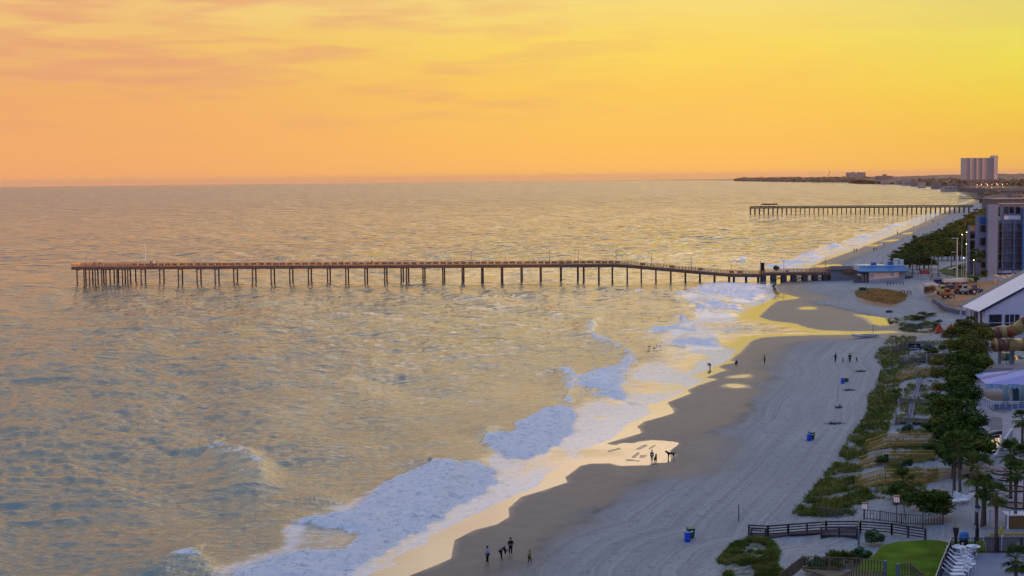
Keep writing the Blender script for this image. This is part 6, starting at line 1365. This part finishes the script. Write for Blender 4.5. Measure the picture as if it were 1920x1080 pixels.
# wrack line bits, driftwood
for i, (x, y, w, lb) in enumerate(((1612,697,1.6,'tangled brown driftwood brush above the blue bin'),(1592,732,1.3,'brown brush pile right of the thin pole'),(1573,765,.9,'upright twiggy bush on the sand below the thin pole'),(1565,795,1.6,'flat scatter of seaweed behind the near bins'))):
    t = thing('driftwood', G(x, y), lb, 'driftwood', 'brush on the dry sand', world=False); rr = random.Random(i); m_ = MB()
    for k in range(46):
        a = rr.random()*6.28; e = rr.uniform(0, 1.3 if i == 2 else .35); ln = rr.uniform(.3, 1)*w*.8; c_ = Vector((rr.uniform(-w,w)*.6, rr.uniform(-.4,.4), .02)); m_.tube(c_, c_+Vector((math.cos(a)*math.cos(e)*ln, math.sin(a)*math.cos(e)*ln, math.sin(e)*ln+.05)), .035, .012, 4)
    m_.build('branches', mat('drift_brown', (.075,.06,.045), .9), t)

# ---------------------------------------------------------------- beach bins, poles, boat
def wheelie(px, py, m, lb, fallen=0, rz=.2):
    t = thing('wheeled_bin', G(px, py), lb, 'bin', 'paired bins on the beach', world=False); m_ = MB(); m_.hexa([(-.26,-.3,.08),(.26,-.3,.08),(.26,.3,.08),(-.26,.3,.08),(-.33,-.38,1.0),(.33,-.38,1.0),(.33,.38,1.0),(-.33,.38,1.0)]); m_.build('body', m, t)
    m_ = MB(); m_.hexa([(-.36,-.42,1.0),(.36,-.42,1.0),(.36,.42,1.0),(-.36,.42,1.0),(-.33,-.40,1.06),(.33,-.40,1.06),(.33,.40,1.10),(-.33,.40,1.10)]); m_.build('lid', m, t)
    for s_ in (-.3,.3): m_ = MB(); m_.tube((s_-.04,.32,.12), (s_+.04,.32,.12), .12, n=10); m_.build('wheel', black, t)
    m_ = MB(); m_.box(-.12,-.375,.7,.12,-.365,.86); o = m_.build('label_plate', white, t); o.location = (0,-.012,0)
    t.rotation_euler = (0, R(88)*fallen, rz)
    if fallen: t.location.z += .35
def drum(px, py, lb):
    t = thing('blue_drum', G(px, py), lb, 'bin', 'paired bins on the beach', world=False); m_ = MB(); m_.lathe((0,0,0), [(.29,0),(.30,.03),(.30,.3),(.315,.32),(.30,.34),(.30,.62),(.315,.64),(.30,.66),(.30,.9),(.31,.92)], 18); m_.build('barrel', mat('drum_blue', (.005,.07,.55), .4), t, True)
    m_ = MB(); m_.lathe((0,0,.921), [(.27,0),(.27,.015)], 16); m_.build('lid', mat('drum_lid', (.01,.05,.35), .5), t)
gb = mat('bin_green', (.008,.085,.055), .5)
wheelie(1295,1009.5, gb, 'green wheeled bin beside a blue drum, nearest the camera'); drum(1289,1015.5, 'blue drum bin nearest the camera')
wheelie(1521.5,824.5, gb, 'green wheeled bin at mid beach near the dune grass'); drum(1517,826.5, 'blue drum bin at mid beach near the dune grass')
wheelie(1591,716, gb, 'green bin tipped over on the sand beyond mid beach', 1, 2.6); drum(1580,719, 'blue drum beside the tipped green bin')
t = thing('wheeled_bin', G(1645,527), 'small green bin below the blue-roofed house', 'bin', world=False); m_ = MB(); m_.hexa([(-.5,-.4,.05),(.5,-.4,.05),(.5,.4,.05),(-.5,.4,.05),(-.55,-.45,1.2),(.55,-.45,1.2),(.55,.45,1.2),(-.55,.45,1.2)]); m_.build('body', gb, t); m_ = MB(); m_.box(-.6,-.5,1.2,.6,.5,1.28); m_.build('lid', gb, t)
for i, x in enumerate((1614.5,1621.5)):
    t = thing('wheeled_bin', G(x,546), ('larger dark green bin left on the orange grass','smaller dark bin right on the orange grass')[i], 'bin', world=False); s_ = (.5,.38)[i]; m_ = MB(); m_.hexa([(-s_,-.4,.05),(s_,-.4,.05),(s_,.4,.05),(-s_,.4,.05),(-s_*1.1,-.45,1.1),(s_*1.1,-.45,1.1),(s_*1.1,.45,1.1),(-s_*1.1,.45,1.1)]); m_.build('body', gb, t); m_ = MB(); m_.box(-s_*1.15,-.5,1.1,s_*1.15,.5,1.18); m_.build('lid', gb, t)
pole(1385,977.5, 1.75, .05, black, 'thin black marker pole on the sand above the ramp', name='marker_pole'); pole(1571,748, 2.1, .035, wood_g, 'thin grey pole on the sand near the tipped bin', name='marker_pole')
pole(1627,555, 2.3, .09, wood_p, 'dark post standing in the orange grass', name='marker_pole'); 
pole(1641,570, 1.0, .05, wood_p, 'short dark stake in the sand in front of the orange grass', name='marker_pole')
p = G(1638,634); t = thing('catamaran', p, 'pale catamaran hull pulled up on the sand beside the stream', 'boat'); hm = mat('hull_white', (.42,.46,.62), .4)
a0, a1 = G(1601,634.5), G(1648,632)
for off in (0, 1.7):
    m_ = MB(); ax = (a1-a0).normalized(); ay = Vector((0,1,0)); prof = []
    n_ = 9
    for k in range(n_): u = k/(n_-1); wd_ = .26*math.sin(math.pi*min(1, .12+u*.8))+.02; c_ = a0+(a1-a0)*u+ay*off+Vector((0,0,.12+.25*(1-u)**4)); prof.append((c_, wd_))
    for (c0, w0), (c1, w1) in zip(prof[:-1], prof[1:]): m_.hexa([c0-ay*w0*.4, c1-ay*w1*.4, c1+ay*w1*.4, c0+ay*w0*.4, c0-ay*w0+Vector((0,0,.42)), c1-ay*w1+Vector((0,0,.42)), c1+ay*w1+Vector((0,0,.42)), c0+ay*w0+Vector((0,0,.42))])
    m_.build('hull', hm, t)
m_ = MB()
for u in (.35,.72): c_ = a0+(a1-a0)*u+Vector((0,0,.58)); m_.tube(c_, c_+Vector((0,1.7,0)), .06, n=6)
m_.build('crossbeam', steel, t)
m_ = MB(); c_ = a0+(a1-a0)*.37+Vector((0,.9,.6)); d_ = a0+(a1-a0)*.70+Vector((0,.9,.6)); m_.beam(c_, d_, 1.5, .03); m_.build('trampoline', mat('trampoline', (.06,.07,.12), .8), t)
pole(1637,631, 2.9, .06, wood_p, 'dark mast post beside the catamaran', name='marker_pole'); pole(1633.5,632, 1.0, .05, wood_p, 'short dark stake left of the mast post', name='marker_pole')
for i, (x, y) in enumerate(((1706,613),(1711,614),(1700,618),(1723,612),(1716,617),(1734,610),(1695,619),(1762,604),(1668,586),(1727,616))):
    p = G(x, y); m_ = MB(); m_.ellip(p+Vector((0,0,.2)), (.55+.2*(i % 3),.45,.35), 8, 5)
    for k in range(len(m_.v)): v = m_.v[k]; m_.v[k] = (v[0]+.12*math.sin(k*3.1), v[1]+.1*math.cos(k*5.3), v[2]+.08*math.sin(k*7.7))
    tag(centre(m_.build('rock', mat('rock_dark', (.05,.05,.06), .9, noise=(2,.3)))), ordw(i+1)+' dark rock in the scatter along the stream bank', 'rock', 'rocks by the stream')
# ---------------------------------------------------------------- people and dogs
def skin_mesh(name, verts, edges, radii, root=0, sub=1):
    me = bpy.data.meshes.new(name); me.from_pydata(verts, edges, []); o = bpy.data.objects.new(name, me); COL.objects.link(o)
    sk = o.modifiers.new('s', 'SKIN'); sk.use_smooth_shade = True
    for i, r in enumerate(radii): me.skin_vertices[0].data[i].radius = (r, r) if not hasattr(r, '__len__') else r
    me.skin_vertices[0].data[root].use_root = True
    if sub: s_ = o.modifiers.new('u', 'SUBSURF'); s_.levels = sub; s_.render_levels = sub
    dg = bpy.context.evaluated_depsgraph_get(); dg.update(); out = bpy.data.meshes.new_from_object(o.evaluated_get(dg)); out.name = name
    bpy.data.objects.remove(o); out.materials.clear(); return out
POSE = {
 'stand': dict(pel=(0,0,.93), ch=(0,0,1.32), nk=(0,-.01,1.47), hd=(0,-.02,1.63), kn=[(-.10,-.01,.50),(.10,.01,.50)], an=[(-.11,.03,.08),(.11,.03,.08)], el=[(-.25,.02,1.12),(.25,.02,1.12)], ha=[(-.24,-.08,.86),(.24,-.08,.86)]),
 'walk': dict(pel=(0,0,.92), ch=(0,-.02,1.31), nk=(0,-.04,1.46), hd=(0,-.06,1.62), kn=[(-.09,-.16,.52),(.09,.02,.50)], an=[(-.09,-.22,.09),(.09,.30,.12)], el=[(-.25,.08,1.12),(.25,-.04,1.12)], ha=[(-.24,.14,.88),(.24,-.22,.92)]),
 'front': dict(pel=(0,0,.93), ch=(0,0,1.32), nk=(0,-.02,1.47), hd=(0,-.05,1.62), kn=[(-.10,-.01,.50),(.10,-.01,.50)], an=[(-.11,.03,.08),(.11,.03,.08)], el=[(-.27,0,1.12),(.27,0,1.12)], ha=[(-.09,-.22,1.08),(.09,-.22,1.08)]),
 'bend': dict(pel=(0,.12,.88), ch=(0,-.28,1.12), nk=(0,-.42,1.04), hd=(0,-.52,.92), kn=[(-.10,.04,.48),(.10,.04,.48)], an=[(-.11,.04,.08),(.11,.04,.08)], el=[(-.22,-.34,.82),(.22,-.34,.82)], ha=[(-.16,-.36,.52),(.16,-.36,.52)]),
 'squat': dict(pel=(0,.10,.28), ch=(0,-.12,.66), nk=(0,-.22,.78), hd=(0,-.30,.90), kn=[(-.15,-.30,.50),(.15,-.30,.50)], an=[(-.13,-.04,.08),(.13,-.04,.08)], el=[(-.24,-.26,.46),(.24,-.26,.46)], ha=[(-.14,-.42,.26),(.14,-.42,.26)]),
}
def lerp(a, b, t): return tuple(a[i]+(b[i]-a[i])*t for i in range(3))
def body_meshes(pose):
    q = POSE[pose]; V, E, Rr = [], [], []
    def add(p, r, par=None):
        V.append(p); Rr.append(r)
        if par is not None: E.append((par, len(V)-1))
        return len(V)-1
    pel = add(q['pel'], .135); ws = add(lerp(q['pel'], q['ch'], .5), .125, pel); ch = add(q['ch'], .15, ws); nk = add(q['nk'], .055, ch); hd = add(q['hd'], .098, nk)
    up = Vector(q['hd'])-Vector(q['nk']); up.normalize(); tp = add(tuple(Vector(q['hd'])+up*.10), .07, hd); fw = Vector((0,-1,0)) if pose != 'bend' else Vector((0,-.6,-.8)); nose = add(tuple(Vector(q['hd'])+fw*.105-up*.01), .018, hd)
    legs, arms = [], []
    for s_, i in ((-1, 0), (1, 1)):
        hp = add((q['pel'][0]+s_*.09, q['pel'][1], q['pel'][2]-.05), .10, pel); kn = add(q['kn'][i], .062, hp); an = add(q['an'][i], .04, kn); a = q['an'][i]; to = add((a[0], a[1]-.17, a[2]-.04), .035, an); legs.append((hp, kn, an, to))
        sh = add((q['ch'][0]+s_*.18, q['ch'][1], q['ch'][2]+.06), .062, ch); el = add(q['el'][i], .046, sh); wr = add(lerp(q['el'][i], q['ha'][i], .8), .03, el); h = q['ha'][i]; pm_ = add(h, (.034,.02), wr); d = (Vector(h)-Vector(q['el'][i])).normalized(); arms.append((sh, el, wr))
        sd_ = d.cross(Vector((0,1,.3))).normalized()
        for k in range(4): base_ = Vector(h)+d*.045+sd_*(k-1.5)*.02; fb_ = add(tuple(base_), .009, pm_); add(tuple(base_+d*(.055+.012*(1.5-abs(k-1.6)))+Vector((0,-.012,0))), .008, fb_)
        th = add(tuple(Vector(h)+sd_*.04*(-s_)+d*.0), .010, pm_); add(tuple(Vector(h)+sd_*.055*(-s_)+d*.045), .009, th)
    body = skin_mesh('body', V, E, Rr)
    # jacket: torso and sleeves, a little wider
    def sub(chain_list, grow, root):
        idx = {}; v2, e2, r2 = [], [], []
        for cl in chain_list:
            for a, b in zip(cl[:-1], cl[1:]):
                for k in (a, b):
                    if k not in idx: idx[k] = len(v2); v2.append(V[k]); rr = Rr[k]; rr = rr if not hasattr(rr, '__len__') else rr[0]; r2.append(rr+grow)
                e2.append((idx[a], idx[b]))
        return v2, e2, r2
    v2, e2, r2 = sub([(pel, ws, ch), (ch,)+arms[0], (ch,)+arms[1]], .022, 0)
    nkk = len(v2); v2.append(lerp(V[ch], V[nk], .6)); r2.append(.085); e2.append((2, nkk)); top = skin_mesh('jacket', v2, e2, r2)
    v2, e2, r2 = sub([(pel, legs[0][0], legs[0][1], legs[0][2]), (pel, legs[1][0], legs[1][1], legs[1][2])], .02, 0); bot = skin_mesh('trousers', v2, e2, r2)
    h = Vector(q['hd']); bk = -fw; m_ = MB(); c_ = h+up*.035+bk*.03; m_.ellip(c_, (.112,.118,.125), 12, 8); hair = bpy.data.meshes.new('hair'); hair.from_pydata([tuple(v) for v in m_.v], [], m_.f); hair.update(); hair.polygons.foreach_set('use_smooth', [True]*len(hair.polygons))
    return body, top, bot, hair
PB = {k: body_meshes(k) for k in POSE}
def fmat(nm, c): return mat('cloth_'+nm, c, .85, .1)
MC = {'navy': (.008,.009,.022), 'black': (.006,.006,.008), 'grey': (.16,.17,.22), 'pale': (.34,.36,.48), 'yellow': (.30,.19,.05), 'red': (.14,.02,.02), 'brown': (.05,.03,.02), 'blue': (.03,.05,.13), 'white': (.45,.45,.5)}
skinm = mat('skin', (.36,.20,.14), .6, .3); hairm = {k: mat('hair_'+k, c, .8) for k, c in {'dark': (.012,.009,.008), 'fair': (.22,.13,.05), 'none': (.2,.2,.25)}.items()}
_cache = {}
def person(px, py, h, pose, rz, top, bot, hair, lb, group=None, at=None):
    p = at if at is not None else G(px, py); t = thing('person', p, lb, 'person', group, world=False); s_ = h/1.73; t.scale = (s_, s_, s_); t.rotation_euler = (0, 0, rz)
    for nm, me, m in zip(('body','jacket','trousers','hair'), PB[pose], (skinm, fmat(top, MC[top]), fmat(bot, MC[bot]), hairm[hair])):
        key = (pose, nm, m.name)
        if key not in _cache: c = me.copy(); c.materials.clear(); c.materials.append(m); _cache[key] = c
        o = bpy.data.objects.new(nm, _cache[key]); COL.objects.link(o); o.parent = t
    return t
P2 = math.pi
person(914,1056, 1.62, 'stand', .9, 'pale', 'black', 'dark', 'woman in a pale grey top and cropped black leggings standing barefoot')
person(941,1049, 1.72, 'bend', 1.4, 'navy', 'navy', 'none', 'person in navy bending down towards the wet sand')
person(957.5,1040.5, 1.68, 'front', .15, 'black', 'navy', 'dark', 'person with long dark hair and black hoodie, hands held together')
t = person(993,1057, 1.28, 'walk', 2.6, 'yellow', 'black', 'fair', 'child in a mustard top walking right of the three adults')
person(1222.5,866, 1.5, 'stand', P2*.9, 'grey', 'grey', 'dark', 'person in grey standing with a black dog by the golden pool')
person(1331,691, 1.5, 'bend', -1.2, 'navy', 'brown', 'dark', 'person bending over in the shallow foam')
person(1380,684, 1.6, 'squat', .4, 'black', 'black', 'dark', 'person crouching on the wet sand at the water edge')
person(1433.5,683, 1.75, 'stand', 1.3, 'black', 'black', 'dark', 'lone person in black standing on the wet sand')
person(1566.5,679, 1.72, 'stand', .6, 'navy', 'black', 'dark', 'adult in navy at the left of the family of four')
person(1580.5,680, 1.1, 'walk', 1.6, 'grey', 'brown', 'dark', 'small child left in the family of four')
person(1593.5,680.5, 1.82, 'walk', 2.9, 'navy', 'navy', 'dark', 'tall adult in the middle of the family of four')
person(1606,679, 1.0, 'walk', 2.2, 'black', 'brown', 'fair', 'smallest child right in the family of four')
FARP = [(1601.5,472.5,'left walker of the pair at the water edge beyond the pier'),(1606,472.5,'right walker of the pair at the water edge beyond the pier'),(1639,470.5,'left walker of the pair on the dry sand beyond the pier'),(1644,470.5,'right walker of the pair on the dry sand beyond the pier'),(1647,460.5,'walker beside the wet strip, left of another walker'),(1657.5,461.5,'walker beside the wet strip, right of another walker'),(1683,439,'lone walker standing at the long wet strip'),(1712.5,427,'walker in pale clothes near the second pier'),(1736,414,'left walker right in front of the second pier'),(1748,417,'middle walker right in front of the second pier'),(1751,417,'right walker right in front of the second pier'),(1759,423,'walker on dry sand in front of the second pier'),(1777,424,'walker nearest the wood in front of the second pier'),(1786,416,'farthest walker beside the second pier')]
for i, (x, y, lb) in enumerate(FARP): person(x, y, 1.75, 'walk' if i % 2 else 'stand', i*1.1, ('navy','black','red','grey')[i % 4], 'black', 'dark', lb, 'walkers on the far beach')
for i, (x, lb) in enumerate(((175,'left person standing on the pier near its sea end'),(185,'right person standing on the pier near its sea end'),(293,'person on the pier deck beside the kiosk'),(697,'person leaning at the pier rail in the middle'))):
    p = pier_at(x)+pper*(1.2 if i < 3 else .8)+Vector((0,0,zdeck(x))); person(0, 0, 1.75, 'stand', i, 'navy', 'black', 'dark', lb, 'people on the pier', at=p)
# person seated on the dark ramp fence is hidden; dogs
def dog(px, py, rz, lb, s_=1.0):
    V = [(0,.28,.50),(0,0,.50),(0,-.26,.54),(0,-.42,.66),(0,-.54,.74),(0,-.68,.70)]; Rr = [.11,.115,.145,.085,.085,.04]; E = [(0,1),(1,2),(2,3),(3,4),(4,5)]
    def add(p, r, par): V.append(p); Rr.append(r); E.append((par, len(V)-1)); return len(V)-1
    for sx in (-1,1):
        a = add((sx*.08,.30,.38), .075, 0); b = add((sx*.09,.24,.26), .042, a); c = add((sx*.09,.36,.17), .028, b); d = add((sx*.09,.34,.03), .024, c); add((sx*.09,.27,.02), .026, d)
        a = add((sx*.08,-.28,.38), .06, 2); b = add((sx*.08,-.27,.22), .034, a); c = add((sx*.08,-.28,.03), .024, b); add((sx*.08,-.34,.02), .026, c)
        add((sx*.06,-.50,.85), .022, 4)
    a = add((0,.42,.56), .03, 0); add((0,.56,.70), .016, a)
    me = skin_mesh('dog', V, E, Rr, 1); me.materials.append(mat('black_fur', (.006,.005,.005), .7)); o = bpy.data.objects.new('dog', me); COL.objects.link(o); o.location = G(px, py); o.rotation_euler = (0,0,rz); o.scale = (s_,)*3; tag(o, lb, 'dog', 'black dogs'); return o
dog(1229,866.5, 2.9, 'black dog standing right beside the person in grey', 1.15); dog(1258,859, -1.35, 'black dog walking alone on the wet sand', 1.2)
# gulls over and in the shallows
gm_ = mat('gull', (.05,.05,.06), .8)
r_ = random.Random(2)
for i in range(9):
    x = 1213+i*6+r_.uniform(-2,2); y = 656-i*1.6+r_.uniform(-4,4); X, Y = P0(x, y, .1); z = .06; m_ = MB(); m_.ellip((0,0,.16), (.09,.2,.09), 8, 5); m_.ellip((0,-.18,.27), (.05,.06,.05), 6, 4); m_.tube((0,-.22,.27), (0,-.30,.26), .018, .004, 5); m_.tube((.03,0,0), (.03,0,.1), .01, n=4); m_.tube((-.03,0,0), (-.03,0,.1), .01, n=4); m_.face([(-.04,.15,.17),(.04,.15,.17),(.03,.32,.16),(-.03,.32,.16)])
    o = m_.build('gull', gm_); o.location = (float(X), float(Y), z); o.rotation_euler = (0,0,i*.9); o.scale = (1.3,)*3; tag(o, ordw(i+1)+' small dark gull from the left standing in the shallows', 'gull', 'gulls in the shallows')

# ---------------------------------------------------------------- haze
def haze(dens, colr, an=.2):
    m_ = MB(); m_.box(-40000, -400, -260, 45000, 60000, 84); o = m_.build('haze', None); o['kind'] = 'stuff'
    m = bpy.data.materials.new('haze'); m.use_nodes = True; t = m.node_tree; t.nodes.remove(t.nodes['Principled BSDF'])
    v = N(t, 'ShaderNodeVolumePrincipled'); v.inputs['Color'].default_value = colr; v.inputs['Density'].default_value = dens; v.inputs['Anisotropy'].default_value = an
    L(t, v.outputs[0], t.nodes['Material Output'].inputs['Volume']); o.data.materials.append(m); o.display_type = 'WIRE'
haze(2.1e-5, (1.0,.72,.48,1), .1)
